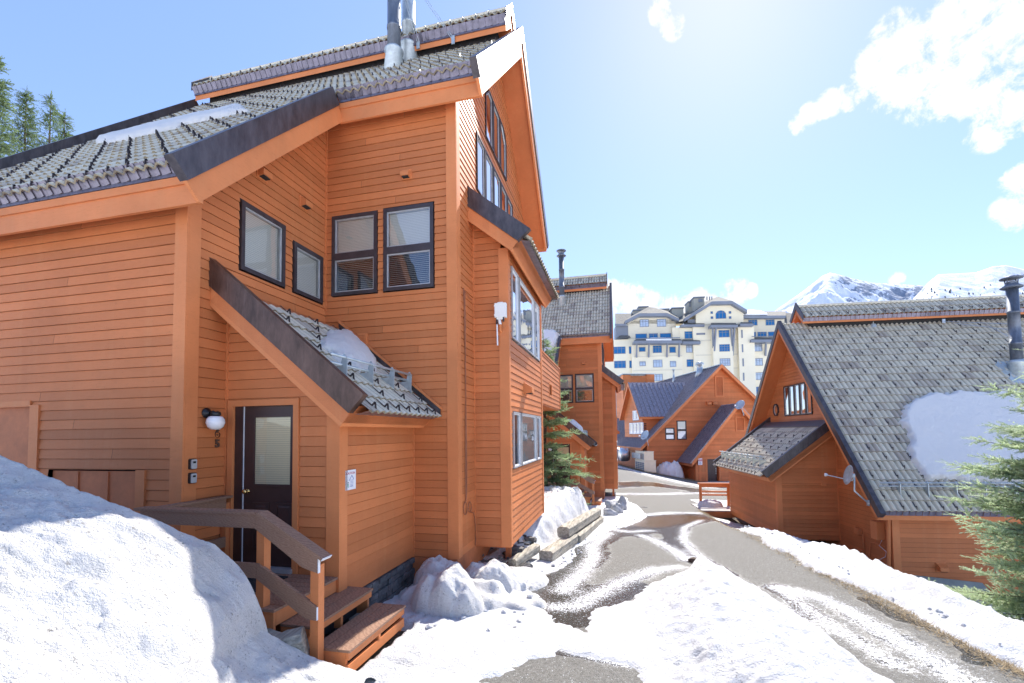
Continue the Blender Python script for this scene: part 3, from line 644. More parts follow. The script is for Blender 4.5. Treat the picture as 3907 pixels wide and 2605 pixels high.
    fl = MB(); fl.prism([(p0[0]+.02, yT-.075, p0[2]+.085), (p1[0], yT-.075, p1[2]+.085), (p1[0], yT-.075, p1[2]+.13), (p0[0]+.02, yT-.075, p0[2]+.13)], (0, .055, 0)); fl.build('flashing_trim', 'trim', er)
    # pipe snow fence on the entry roof
    sf = MB(); sf.box(-3.4, -3.39, 4.9, 4.91, .9, .91); 
    fence = None
    br = []
    for y in (5.0, 5.62, 6.22, 6.80):
        b = MB(); base = Et+es*.62; base = np.array([base[0], y, base[2]])
        A = [base+en*.03, base+es*.30+en*.03, base+es*.10+EZ*.16, base+es*.055+EZ*.33, base+es*.02+EZ*.37, base-es*.03+EZ*.33, base-es*.02+EZ*.16]
        b.prism(A, (0, .012, 0)); br.append(b)
    rl = MB(); base = Et+es*.62
    for off in (base+es*.015+EZ*.325, base+es*.085+EZ*.19): rl.tube([(off[0], 4.72, off[2]), (off[0], 6.86, off[2])], .018, 8)
    fence = rl.build('snow_fence', 'galv', root, True)
    for b in br: b.build('bracket', 'galv', fence)
    # ---- bay roof
    yb = 7.56; bs = np.array([-1, 0, .807])/math.hypot(1, .807); bn = np.array([.807, 0, 1])/math.hypot(1, .807); Pb = np.array([-1.795, yb, 3.188]); Lb = (xG+1.795)/bs[0]; YE = 11.32
    sl = MB(); a = Pb+bn*.05; b = a+bs*(Lb+.05); sl.prism([a, b, b+bn*.26, a+bn*.26], (0, YE-yb, 0)); brf = sl.build('bay_roof', 'soffit', root)
    ob = MB(); ob.prism([Pb, Pb+bs*Lb, Pb+bs*(Lb+.2*.8)+bn*.2, Pb+bn*.2], (0, .045, 0)); ob.prism([Pb+EY*.045, Pb+EY*.045+bn*.25, Pb+EY*.045+bn*.25+bs*.05, Pb+EY*.045+bs*.05], (0, YE-yb-.05, 0))
    q = Pb+EY*(YE-yb); ob.prism([q, q+bs*Lb, q+bs*(Lb+.2*.8)+bn*.2, q+bn*.2], (0, .045, 0)); ob.build('rake_board', 'trim', brf)
    db = MB(); A = [Pb+bn*.2, Pb+bs*(Lb+.2*.8)+bn*.2, Pb+bs*(Lb+.49*.8)+bn*.49, Pb+bn*.49-bs*.06]; db.prism([p-EY*.03 for p in A], (0, .10, 0)); db.prism([p+EY*(YE-yb+.0) for p in A], (0, .08, 0)); db.split('rake_flashing', 'flash', brf)
    mb, ed = MB(), MB(); Ebt = Pb+bn*.33-bs*.16; Ebt[1] = 0; tiles(mb, ed, Ebt, EY, bs, yb+.07, YE, Lb+.1); bt = mb.build('roof_tiles', 'tile', brf); ed.build('tile_edges', 'tile_edge', brf)
    ef = MB(); p = Pb+bn*.26-bs*.0; q = Pb+bn*.33-bs*.14; ef.q([(p[0], yb+.07, p[2]), (p[0], YE, p[2]), (q[0], YE, q[2]), (q[0], yb+.07, q[2])]); ef.build('eave_flashing', 'eave_flash', brf)
    # ---- windows
    for (y0, z0, y1, z1) in ((5.08, 2.30, 5.92, 3.28), (6.12, 2.30, 6.84, 3.12)):
        window(root, (xW, 0, 0), EY, EX, [rect(y0, z0, y1, z1)], .06, blinds=[1.0])
    for (x0, x1, z0, z1) in ((-4.92, -4.03, 2.445, 3.885), (-3.905, -2.98, 2.448, 3.896)):
        zm = (z0+z1)/2-.02; window(root, (0, yT, 0), EX, -EY, [rect(x0, z0, x1, zm), rect(x0, zm, x1, z1)], .06, blinds=[-.96, .97])
    window(root, (xB, 0, 0), EY, EX, [rect(8.09, 1.76, 8.65, 3.12), rect(8.75, 1.76, 10.35, 3.12), rect(10.44, 1.76, 10.99, 3.12)], .03, 'alu', 'vinyl', 'glass_bay', [.0, .25, .0], back='curtain')
    window(root, (xB, 0, 0), EY, EX, [rect(8.09, -.66, 8.68, .385), rect(8.78, -.66, 10.40, .385), rect(10.46, -.66, 11.01, .385)], .03, 'alu', 'vinyl', 'glass', [.0, 1.0, .0], back='curtain')
    window(root, (xG, 0, 0), EY, EX, [rect(8.07, 4.68, 8.62, 5.82), rect(8.66, 4.68, 9.23, 5.82), rect(9.27, 4.68, 9.86, 5.82), rect(9.90, 4.68, 10.47, 5.82), rect(10.51, 4.68, 11.03, 5.82)], .03, 'frame_dark', 'alu', 'glass_bay', back='curtain')
    window(root, (xG, 0, 0), EY, EX, [[(8.70, 6.14), (9.25, 6.14), (9.25, 7.33), (8.98, 7.33), (8.70, 7.06)], rect(9.29, 6.14, 9.84, 7.33), [(9.88, 6.14), (10.44, 6.14), (10.44, 7.06), (10.16, 7.33), (9.88, 7.33)]], .03, 'frame_dark', 'alu', 'glass_bay', back='curtain')
    # ---- balcony box
    mb = MB(); siding(mb, (xB, 0, 0), EY, EX, yB2+.06, 14.88, .74, 2.06, [(12.55, 13.05, 1.02, 1.38)]); bal = mb.build('balcony', 'cedar', root)
    mb = MB(); mb.box(xG-.2, xB-.01, yB2+.06, 14.88, .70, .78); mb.box(xB-.1, xB+.03, yB2+.05, 14.9, 2.06, 2.11); mb.box(xB, xB+.024, 14.80, 14.9, .74, 2.06); mb.box(xB-.1, xB, 14.86, 14.9, .74, 2.06); mb.box(xG, xB-.1, 14.86, 14.9, .74, 2.06); mb.box(xB-.12, xB-.10, yB2+.06, 14.86, .78, 2.06); mb.box(xG-.25, xG-.2, yBk-.1, 14.9, -2.6, 5.3)
    mb.box(xG-.2, xG-.1, 14.7, 14.8, -3, .72); mb.build('balcony_floor', 'soffit', bal)
    mb = MB(); ring(mb, rect(12.52, .99, 13.08, 1.41), .06, -.02, .022, lambda u, v, d: np.array([xB+d, u, v])); mb.build('drain_trim', 'trim', bal)
    # ---- vents
    hood(root, (xW, 5.44, 3.86), EY, EX, .085); hood(root, (xW, 6.34, 3.86), EY, EX, .085); hood(root, (-3.47, yT, 4.45), EX, -EY, .075)
    h = onx(D(1205, 893), xB); hood(root, h, EY, EX, .12)
    mb = MB(); c = ony((700+1345/1.96, 900+770/1.96), yT); mb.box(c[0]-.09, c[0]+.09, yT-.045, yT, c[2]-.09, c[2]+.09)
    for i in range(6): mb.box(c[0]-.075, c[0]+.075, yT-.06, yT-.045, c[2]-.075+i*.026, c[2]-.062+i*.026)
    mb.build('wall_vent', 'trim', root)
    # ---- door
    dy = yA+.03; dr = MB(); x0, x1, zb, zt = -4.80, -4.02, -1.66, .385
    dr.box(x0, x1, dy, dy+.045, zb, zt); door = dr.build('door', 'door_brown', root)
    T = lambda u, v, d: np.array([u, dy-d, v])
    m2 = MB(); ring(m2, rect(-4.66, -.66, -4.05, .27), .035, -.01, .018, T); m2.build('window_frame', 'door_brown', door)
    m2 = MB(); m2.q([T(-4.63, -.63, .004), T(-4.08, -.63, .004), T(-4.08, .24, .004), T(-4.63, .24, .004)]); m2.build('blind', 'door_blind', door)
    m2 = MB(); m2.q([T(-4.63, -.63, .008), T(-4.08, -.63, .008), T(-4.08, .24, .008), T(-4.63, .24, .008)]); m2.build('pane', 'glass_door', door)
    for (u0, u1) in ((-4.66, -4.40), (-4.31, -4.05)):
        m2 = MB(); ring(m2, rect(u0, -1.46, u1, -.86), .03, -.005, .012, T); I = rect(u0+.06, -1.40, u1-.06, -.92); m2.q([T(*p, .010) for p in I])
        for i in range(4): m2.q([T(*I[i], .010), T(*I[(i+1) % 4], .010), T(*rect(u0+.03, -1.43, u1-.03, -.89)[(i+1) % 4], .002), T(*rect(u0+.03, -1.43, u1-.03, -.89)[i], .002)])
        m2.build('door_panel', 'door_brown', door)
    m2 = MB(); m2.lathe([(.03, 0), (.03, .008), (.012, .012), (.012, .035), (.03, .045), (.033, .06), (.022, .075), (.001, .078)], (-4.735, dy, -.72), (0, -1, 0), 16); m2.build('door_knob', 'brass', door, True)
    m2 = MB(); m2.box(-4.935, -4.815, dy-.02, dy+.05, zb, zt); m2.box(-4.935, -3.995, dy-.02, dy+.05, zt+.006, zt+.02); m2.box(-4.02+.005, -3.995, dy-.02, dy+.05, zb, zt); m2.build('door_frame', 'door_brown', root)
    m2 = MB(); m2.box(-4.812, -4.803, dy-.008, dy+.03, zb, zt); m2.box(-4.812, -4.02, dy-.008, dy+.03, zt+.001, zt+.005); m2.build('weather_strip', 'vinyl', door)
    m2 = MB(); ring(m2, rect(-5.015, -1.75, -3.935, .465), .08, -.02, .03, lambda u, v, d: np.array([u, yA-d, v])); m2.build('door_trim', 'trim', root)
    m2 = MB(); m2.box(-4.93, -4.0, dy-.09, dy+.03, -1.715, -1.665); m2.build('threshold', 'alu', root)
    m2 = MB(); m2.box(-4.94, -3.99, dy+.05, dy+.06, -1.75, .42); m2.build('door_backing', 'dark_room', root)
    return root
chalet_a = build_chalet()
tag(chalet_a, 'large orange clapboard chalet in the left foreground with two tall flue pipes and house number', 'house', 'tiled roof chalets on the left of the street')
# ------------------------------------------------------------------ porch of the near chalet, its lamp, lock boxes and signs
def board(mb, x0, x1, y0, y1, z0, z1): mb.box(x0, x1, y0, y1, z0, z1)
def build_porch():
    root = empty('porch_stairs', (-3.6, 4.4, -2.3))
    mb = MB(); n = 8; x0, x1 = xW+.03, -3.36                       # deck boards run along x
    for i in range(n):
        a = 3.85+i*(4.90-3.85)/n; board(mb, x0, x1, a, a+.122, -1.745, -1.72)
    mb.build('deck_boards', 'composite', root)
    mb = MB(); board(mb, x0, -3.385, 3.875, 3.905, -1.99, -1.747); board(mb, -3.415, -3.385, 3.91, 4.90, -1.895, -1.747); board(mb, x0, -3.42, 3.93, 4.9, -2.3, -2.25); mb.build('rim_board', 'trim', root)
    for (xa, xb, z, y0, y1) in ((-3.40, -3.02, -1.905, 3.98, 5.12), (-3.02, -2.60, -2.095, 3.98, 5.16)):
        mb = MB(); w = (xb-xa)/2-.004
        for k in range(2 if z > -2 else 3):
            nn = 2 if z > -2 else 3; ww = (xb-xa)/nn; board(mb, xa+k*ww+.003, xa+(k+1)*ww-.003, y0, y1, z-.026, z)
        st = mb.build('tread', 'composite', root)
        m2 = MB(); board(m2, xb-.05, xb-.02, y0+.01, y1-.01, z-.10, z-.027); board(m2, xa, xb-.055, y0+.012, y0+.045, z-.30, z-.027); board(m2, xa, xb-.055, y1-.045, y1-.012, z-.30, z-.027); board(m2, xb-.14, xb-.055, (y0+y1)/2-.02, (y0+y1)/2+.02, z-.25, z-.10)
        if z < -2: board(m2, xb-.055, xb-.022, y0+.01, y1-.01, z-.25, z-.15); board(m2, xb-.052, xb-.018, (y0+y1)/2-.02, (y0+y1)/2+.02, z-.149, z-.101)
        m2.build('stringer', 'trim', st)
        m3 = MB(); board(m3, xa, xb-.2, y0+.05, y1-.05, z-.3, z-.04); m3.build('riser', 'dark_room', st)
    # posts and rails
    def rpost(x, y, z0, z1, w=.09):
        m = MB(); m.box(x-w/2, x+w/2, y-w/2, y+w/2, z0, z1); m.build('rail_post', 'trim', root)
    rpost(-3.56, 3.93, -1.99, -.90); rpost(-2.93, 3.93, -2.34, -1.27); rpost(-5.0, 4.87, -1.72, -.86, .08); rpost(-5.0, 3.93, -2.2, -.86)
    ya, yb = 3.855, 3.995
    m = MB(); m.prism([(-5.18, ya, -.80), (-3.60, ya, -.80), (-3.60, ya, -.772), (-5.18, ya, -.772)], (0, yb-ya, 0))
    m.prism([(-3.597, ya, -.80), (-2.84, ya, -1.215), (-2.82, ya, -1.19), (-3.58, ya, -.772)], (0, yb-ya, 0)); m.box(-5.05, -4.92, 4.0, 4.9, -.80, -.772); m.build('hand_rail', 'composite', root)
    m = MB(); m.prism([(-5.1, 3.855+.012, -.935), (-3.62, 3.867, -.935), (-3.60, 3.867, -.802), (-5.1, 3.867, -.802)], (0, .032, 0)); m.prism([(-3.617, 3.867, -.935), (-3.05, 3.867, -1.245-.05), (-2.88, 3.867, -1.36+.02), (-2.88, 3.867, -1.195), (-3.597, 3.867, -.802)], (0, .032, 0))
    m.prism([(-5.1, 3.867, -1.43), (-3.60, 3.867, -1.43), (-3.57, 3.867, -1.285), (-5.1, 3.867, -1.285)], (0, .032, 0)); m.prism([(-3.597, 3.867, -1.43), (-3.02, 3.867, -1.78), (-2.90, 3.867, -1.79), (-2.89, 3.867, -1.66), (-3.567, 3.867, -1.285)], (0, .032, 0))
    m.box(-4.985, -4.955, 4.0, 4.83, -.93, -.802); m.box(-4.985, -4.955, 4.0, 4.83, -1.42, -1.29); m.build('side_rail', 'composite', root)
    m = MB(); m.box(-2.883, -2.876, 3.867, 3.899, -1.34, -1.2); m.prism([(-2.838, ya, -1.216), (-2.818, ya, -1.19), (-2.812, ya, -1.193), (-2.832, ya, -1.219)], (0, yb-ya, 0)); m.box(-2.893, -2.886, 3.867, 3.899, -1.788, -1.665); m.build('rail_end', 'vinyl', root)
    return root
porch = tag(build_porch(), 'brown composite porch landing with two steps and sloping handrail at the near front door', 'porch', 'front porches with steps')
mb = MB(); mb.box(-4.85, -3.95, 4.15, 4.75, -1.718, -1.70)
for i in range(17): mb.box(-4.83+i*.052, -4.805+i*.052, 4.17, 4.73, -1.70, -1.694)
thing(mb, 'door_mat', 'mat_black', label='black ribbed doormat lying on the porch landing at the door', cat='doormat')
# wall lamp
lp = onx((1400/1.7423, 1400+350/1.7423), xW+.14)
root = empty('wall_lamp', (xW, 4.62, .25), label='globe wall lamp with white glass and black bracket beside the near door', cat='lamp')
m = MB(); m.lathe([(.065, 0), (.065, .012), (.03, .03), (.02, .05)], (xW+.018, 4.60, .29), (1, 0, 0), 20); m.tube([(xW+.05, 4.60, .29), (xW+.11, 4.61, .31), (xW+.14, 4.62, .29)], .014); m.lathe([(.045, 0), (.06, .03), (.055, .055), (.02, .06)], (xW+.14, 4.62, .245), (0, 0, 1), 20); m.build('bracket', 'lock_black', root, True)
m = MB(); m.lathe([(.002, -.17), (.05, -.165), (.085, -.135), (.105, -.085), (.100, -.04), (.075, -.005), (.05, .0)], (xW+.14, 4.62, .25), (0, 0, 1), 24); m.build('globe', 'globe', root, True)
# house number
def Tn(y0, z0): return lambda u, v, d: np.array([xW+.022+d, y0+u, z0+v])
root = empty('house_number', (xW, 4.76, -.12), label='dark house number 1365 in a column of digits beside the door', cat='number sign')
for ch, zz in (('1', .225), ('3', .10), ('6', -.01), ('5', -.14)):
    text_mesh(ch, .135, 'number_bronze', Tn(4.763, zz), root, 'digit', .008, bold=.006)
for zc, lab in ((-.333, 'upper of two key lock boxes, silver faced with black surround, on the corner board'), (-.50, 'lower of two key lock boxes, silver faced with black surround, on the corner board')):
    root = empty('key_lock_box', (xW+.03, 4.405, zc-.06), label=lab, cat='lock box', group='key lock boxes on the corner board')
    def plate(w, h, r, x0, x1):
        m = MB(); P = []
        for cy, cz, a0 in ((w-r, h-r, 0), (-w+r, h-r, 90), (-w+r, -h+r, 180), (w-r, -h+r, 270)):
            for k in range(4): a = R_(a0+30*k); P.append((x0, 4.405+cy+r*math.cos(a), zc+cz+r*math.sin(a)))
        m.prism(P, (x1-x0, 0, 0)); return m
    plate(.043, .064, .016, xW+.026, xW+.058).build('case', 'lock_black', root)
    f = plate(.036, .056, .014, xW+.059, xW+.070).build('shutter_face', 'lock_silver', root)
    m = MB(); m.box(xW+.072, xW+.076, 4.388, 4.422, zc+.012, zc+.034); m.build('dial', 'lock_black', f)
# notice on the entry wing
c = onx((1331, 1830), xE); root = empty('caution_sign', (xE+.02, c[1], c[2]-.12), label='small white caution notice with a house drawing on the entry wing', cat='notice')
ys, zs, sw, sh = c[1], c[2], .115, .125
m = MB(); m.box(xE+.021, xE+.026, ys-sw, ys+sw, zs-sh, zs+sh); m.build('panel', 'sign_white', root)
Tc = lambda u, v, d: np.array([xE+.027+d*.2, ys+u, zs+v])
text_mesh('CAUTION', .042, 'sign_red', lambda u, v, d: Tc(u, v+.07, d), root, 'lettering')
m = MB(); 
def stroke(m, T, a, b, w=.006): 
    a = np.array(a); b = np.array(b); d = (b-a)/np.linalg.norm(b-a); n = np.array([-d[1], d[0]])*w/2
    m.q([T(*(a-n), 0), T(*(b-n), 0), T(*(b+n), 0), T(*(a+n), 0)])
stroke(m, Tc, (-.035, -.01), (.025, .055), .009); stroke(m, Tc, (.025, .055), (.07, .0), .009)
for v in (-.005, -.022, -.04, -.058, -.074): stroke(m, Tc, (-.01, v), (.058, v), .004)
stroke(m, Tc, (-.025, -.085), (.06, -.085), .004); m.build('house_drawing', 'sign_blue', root)
m = MB(); stroke(m, Tc, (-.055, -.095), (-.055, -.045), .014); stroke(m, Tc, (-.07, -.06), (-.04, -.06), .008); m.build('figure_drawing', 'sign_green', root)
m = MB(); m.lathe([(.009, 0), (.009, .001)], Tc(-.055, -.032, 0), (1, 0, 0), 10); m.build('figure_head', 'number_bronze', root)
# loose cable on the gable wall
cx = lambda q: onx(q, xG+.03)
z1 = lambda x, y: (1700+x/3.136, 1000+y/3.136); z3 = lambda x, y: (1700+x/3.92, 1800+y/3.92)
m = MB(); m.tube([cx(z1(215, 310)), cx(z1(225, 600)), cx(z1(232, 900)), cx(z1(240, 1300)), cx(z1(242, 1560)), cx(z3(300, 100)), cx(z3(305, 440))], .009, 6)
m.tube([cx(z1(230, 340)), cx(z1(238, 700)), cx(z1(236, 1200)), cx(z3(318, 50)), cx(z3(315, 300)), cx(z3(308, 430))], .009, 6)
for (ox, w, h) in ((295, 26, 95), (355, 22, 75)):
    m.tube([cx(z3(ox+w*math.sin(a), 545-(95-h)-h*math.cos(a)))+EX*(.01 if ox > 300 else .0) for a in np.linspace(0, 2*math.pi, 25)], .009, 6)
m.tube([cx(z3(375, 600)), cx(z3(420, 612)), cx(z3(438, 700)), cx(z3(447, 800)), cx(z3(450, 1000)), cx(z3(447, 1100))], .009, 6)
m.tube([cx(z1(232, 345)), cx(z1(280, 420)), cx(z1(318, 450))], .006, 6)
thing(m, 'cable', 'rope', label='coiled orange cable hanging down the gable wall of the near chalet', cat='cable')
# radio box on the bay
root = empty('antenna_box', (-2.08, yB-.1, 1.6), label='cream electrical box with a white rod antenna on the bay wall corner', cat='electrical box')
a = ony(z1(585, 490), 7.70); b = ony(z1(720, 650), 7.70)
m = MB(); m.box(a[0], b[0], 7.70, 7.80, b[2], a[2]); m.box(a[0]+.03, b[0]-.06, 7.72, 7.78, b[2]-.035, b[2]); m.box(a[0]+.05, b[0]-.06, 7.72, 7.78, a[2], a[2]+.02); m.build('case', 'white_plastic', root)
m = MB(); m.box(a[0]-.012, b[0]+.012, 7.705, 7.715, a[2]-.06, a[2]-.03); m.box(a[0]-.012, b[0]+.012, 7.705, 7.715, b[2]+.03, b[2]+.06); m.split('latch', 'white_plastic', root)
p = ony(z1(613, 660), 7.74); q = ony(z1(622, 995), 7.74); m = MB(); m.tube([p, q], .014, 8); m.build('antenna_rod', 'vinyl', root)
m = MB(); m.tube([p+EZ*.02, p-EZ*.13], .017, 8); r = ony(z1(690, 650), 7.74); m.tube([r, r-EZ*.09], .02, 8); m.split('connector', 'lock_black', root, 10)
p = ony(z1(640, 670), 7.76); q = ony(z1(655, 745), 7.76); m = MB(); m.tube([p, q], .028, 10); m.build('mast', 'vinyl', root); m = MB(); m.tube([q, q-EZ*.11, q-EZ*.14+EY*.06], .024, 8); m.tube([q-EZ*.05, q-EZ*.09+EX*.09, q-EZ*.0+EX*.13], .008, 6); m.box(q[0]-.06, q[0]+.08, 7.80, 7.81, q[2]-.18, q[2]-.02); m.build('mast_bracket', 'trim', root)
# ------------------------------------------------------------------ the twin chalet down the street
OFF = Vector((1.71, 16.25, -.955))
chalet_b = copy_tree(chalet_a, None, ('flue_pipe', 'guy_wire')); chalet_b.location = chalet_a.location+OFF; INV[chalet_b.name] = np.array(Matrix.Translation(chalet_b.location).inverted())
tag(chalet_b, 'second orange chalet behind the spruce, with one capped flue on its tiled roof', 'house')
for c in children(chalet_b):
    if c.name.startswith('chimney'): c['label'] = 'dark blue grey flue pipe with a round cap'
porch_b = copy_tree(porch); porch_b.location = porch.location+OFF
tag(porch_b, 'far porch landing with brown handrail below the second chalet entry roof', 'porch')
lamp_b = empty('wall_lamp', Vector((xW, 4.62, .25))+OFF, label='small white globe lamp beside the second chalet door, seen through spruce branches', cat='lamp')
m = MB(); m.lathe([(.002, -.17), (.05, -.165), (.085, -.135), (.105, -.085), (.100, -.04), (.075, -.005), (.05, .0)], np.array([xW+.14, 4.62, .25])+np.array(OFF), (0, 0, 1), 16); m.build('globe', 'globe', lamp_b, True)
m = MB(); m.lathe([(.06, 0), (.05, .03), (.02, .14)], np.array([xW+.02, 4.62, .29])+np.array(OFF), (1, 0, 0), 12); m.build('bracket', 'lock_black', lamp_b)
# ------------------------------------------------------------------ chalet across the street (right)
def gz(x, y):
    x = np.asarray(x, float); y = np.asarray(y, float)
    z = -2.118-.058*np.clip(y, -20, 60)
    z = z-.33*np.clip(x-3.75, 0, 6.5)*(1-sstep(18, 26, y))*sstep(-1, 3, y)
    z = z+.2*np.clip(7-x, 0, 14)*sstep(23, 45, y)
    z = z-.35*sstep(2.95, 3.8, x)*sstep(14, 17, y)*(1-sstep(22.5, 24.5, y))
    return z
C_ = Frame(tuple(ray(3405, 2000)[:2]*11.9), R_(5.5))
za = lambda x, y: (3300+x/2.24, 1700+y/2.24)
zd = lambda x, y: (2700+x/2.0907, 1550+y/2.0907)
zb = lambda x, y: (2950+x/3.137, 1100+y/3.137)
def build_right():
    F = C_; root = empty('chalet', F(3, 3, -4.6), F.th, label='orange chalet on the right with a steep tiled roof, snow field and tall grey flue', cat='house')
    SC = 1.17; RC = 4.89; XE_ = 10.5; XR = -.53
    zc = lambda y: -2.39+SC*(y+.27); yE = -.27
    Sd = F.dir(0, 1, 0)+F.Z*SC; Ls = np.linalg.norm(Sd); Sd /= Ls; Nn = -F.Y*SC+F.Z; Nn /= np.linalg.norm(Nn)
    Sd2 = -F.Y+F.Z*SC; Sd2 /= np.linalg.norm(Sd2); Nn2 = F.Y*SC+F.Z; Nn2 /= np.linalg.norm(Nn2)
    def wall(O, U, N, ul, ur, z0, z1, holes=()):
        mb = MB(); siding(mb, O, U, N, ul, ur, z0, z1, holes); return mb.build('wall', 'cedar', root)
    wall(F(0, 0, 0), F.X, -F.Y, .15, XE_, -5.2, -2.2)
    wz = .35
    wall(F(0, 0, 0), -F.Y, -F.X, lambda z: -min(2*RC-.1, 2*RC-(z+2.25)/SC+.27), lambda z: -max(.14, (z+2.25)/SC-.27), -5.2, 3.4, [(-5.90, -3.74, .50, 1.69)])
    core = MB(); F.box(core, .4, XE_-.2, .4, 2*RC-.4, -5.2, -2.2); core.prism([F(.4, .6, -2.2), F(.4, RC, 2.8), F(.4, 2*RC-.6, -2.2)], F.X*(XE_-.8)); core.build('core', 'dark_room', root)
    wy0, wy1, wx = 2.436, 7.02, -1.807
    wt = lambda x: -1.70+.79*(x+2.079)
    wall(F(0, wy0, 0), F.X, -F.Y, lambda z: max(wx+.13, -2.079+(z+1.62)/.79), -.0, -3.53, -.10)
    wall(F(wx, 0, 0), -F.Y, -F.X, -wy1+.0, -(wy0+.10), -3.53, -1.42)
    wall(F(0, wy1, 0), -F.X, F.Y, 0, 1.8, -3.53, -1.5)
    mb = MB(); F.box(mb, wx+.01, 0, wy0+.02, wy1-.02, -3.56, -3.45); mb.build('wing_floor', 'soffit', root)
    mb = MB(); F.box(mb, wx+.7, 0, wy0+.9, wy1, -5.4, -3.57); mb.build('foundation', 'dark_room', root)
    mb = MB(); F.box(mb, -.026, .15, -.026, 0, -5.2, -2.3); F.box(mb, -.026, 0, 0, .14, -5.2, -2.3); mb.build('corner_trim', 'trim', root)
    mb = MB(); F.box(mb, wx-.026, wx+.13, wy0-.026, wy0, -3.53, -1.35); F.box(mb, wx-.026, wx, wy0, wy0+.1, -3.53, -1.45); mb.build('corner_trim', 'trim', root)
    mb = MB(); F.box(mb, -.028, -.002, wy0-.03, wy0-.002, -3.53, 0); mb.build('inside_corner', 'cedar', root)
    mb = MB(); F.box(mb, wx+.1, -.4, wy0-.045, wy0-.022, -1.80, -1.77); p = F.ly(zd(918, 623), wy0); F.box(mb, p[0]-.07, p[0]+.07, wy0-.075, wy0-.02, p[2]-.045, p[2]+.045); mb.build('conduit_box', 'trim', root)
    # roof
    sl = MB()
    for (y0, y1) in ((yE+.03, 0), (2*RC-yE-.03, 0)):
        zz = zc(yE+.03); sl.prism([F(XR+.05, y0, zz+.06), F(XR+.05, RC, zc(RC)+.06), F(XR+.05, RC, zc(RC)+.30), F(XR+.05, y0, zz+.30)], F.X*(XE_-XR))
    roof = sl.build('roof', 'soffit', root)
    E0 = F(0, yE-.09, zc(yE-.09)+.33); Lt = (RC-yE+.09)/(1/Ls)
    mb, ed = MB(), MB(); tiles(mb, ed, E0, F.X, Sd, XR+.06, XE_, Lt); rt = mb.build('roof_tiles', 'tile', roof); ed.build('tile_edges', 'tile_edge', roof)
    spots = []
    for c in range(int(Lt/.32)-1):
        x = XR+(.27 if c % 2 else .58); st = .305 if c == 0 else .61
        while x < XE_-.2:
            y_ = yE-.09+(c*.32)/Ls
            if not (x > 1.0 and .25 < y_ < 2.2): spots.append((x, c*.32+.05))
            x += st
    place_guards(roof, E0, F.X, Sd, spots, 100)
    fb = MB(); F.box(fb, XR, XE_, yE, yE+.04, zc(yE), zc(yE)+.12); fb.build('fascia', 'trim', roof)
    ef = MB(); n = int((XE_-XR)/.1525)
    for i in range(n):
        a = XR+.05+i*.1525; b = a+.0762; c = a+.1525; z0 = zc(yE)+.125; z1 = z0+.15
        ef.q([F(a, yE-.03, z0), F(b, yE-.03, z0), F(b, yE-.07, z1), F(a, yE-.07, z1)]); ef.q([F(b, yE-.042, z0), F(c, yE-.042, z0), F(c, yE-.082, z1), F(b, yE-.082, z1)])
    ef.build('eave_flashing', 'eave_flash', roof)
    def rake(P, S_, N_, L, w1, w2, out=-F.X, sk=1.0):
        o = MB(); d = MB(); o.prism([P, P+S_*L, P+S_*(L+w1*sk)+N_*w1, P+N_*w1], -out*.05)
        A = [P+N_*w1, P+S_*(L+w1*sk)+N_*w1, P+S_*(L+w2*sk)+N_*w2, P+N_*w2]; d.prism([a+out*.03 for a in A], -out*.13); o.build('rake_board', 'trim', roof); d.build('rake_flashing', 'flash', roof)
    Lr = (RC-yE)*Ls
    rake(F(XR, yE, zc(yE)), Sd, Nn, Lr, .12, .30, sk=SC); rake(F(XR-.002, 2*RC-yE, zc(yE)), Sd2, Nn2, Lr, .12, .30, sk=SC)
    mo = MB(); m0 = .12; zm = 3.87; hw = .42; ym = RC-hw
    mo.prism([F(m0, ym, zm), F(m0, RC, zm+hw*1.05), F(m0, 2*RC-ym, zm), F(m0, 2*RC-ym, zm+.2), F(m0, RC, zm+hw*1.05+.24), F(m0, ym, zm+.2)], F.X*(XE_-m0)); mon = mo.build('ridge_roof', 'trim', root)
    mb = MB(); F.box(mb, m0+.3, XE_, RC-.25, RC+.25, 3.5, 4.0); mb.build('ridge_vent', 'dark_room', mon)
    mb, ed = MB(), MB(); S5 = F.Y+F.Z*1.05; S5 /= np.linalg.norm(S5); S6 = -F.Y+F.Z*1.05; S6 /= np.linalg.norm(S6)
    Em = F(0, ym-.07, zm+.20); tiles(mb, ed, Em, F.X, S5, m0+.05, XE_, .70); tiles(mb, ed, F(0, 2*RC-ym+.07, zm+.2), F.X, S6, m0+.05, XE_, .70, nper=4)
    mt = mb.build('roof_tiles', 'tile', mon); ed.build('tile_edges', 'tile_edge', mon); place_guards(mon, Em, F.X, S5, [(m0+.3+.305*i, .04) for i in range(33)], 0)
    ef = MB()
    for i in range(int((XE_-m0)/.1525)):
        a = m0+i*.1525; b = a+.0762; c = a+.1525; z0 = zm+.07; z1 = zm+.2
        ef.q([F(a, ym-.02, z0), F(b, ym-.02, z0), F(b, ym-.06, z1), F(a, ym-.06, z1)]); ef.q([F(b, ym-.032, z0), F(c, ym-.032, z0), F(c, ym-.072, z1), F(b, ym-.072, z1)])
    ef.build('eave_flashing', 'eave_flash', mon)
    gb = MB()
    for sg in (-1, 1): gb.prism([F(m0-.03, RC+sg*(hw+.08), zm+.12), F(m0-.03, RC, zm+hw*1.05+.20), F(m0-.03, RC, zm+hw*1.05+.46), F(m0-.03, RC+sg*(hw+.08), zm+.32)], F.X*(.05+.002*sg))
    gb.split('rake_flashing', 'flash', mon)
    cp = MB()
    for i in range(32): cp.lathe([(.085, 0), (.07, .34)], F(m0+i*.32, RC, zm+hw*1.05+.29), F.X+F.Z*.04, 10)
    cp.build('ridge_cap', 'tile', mon)
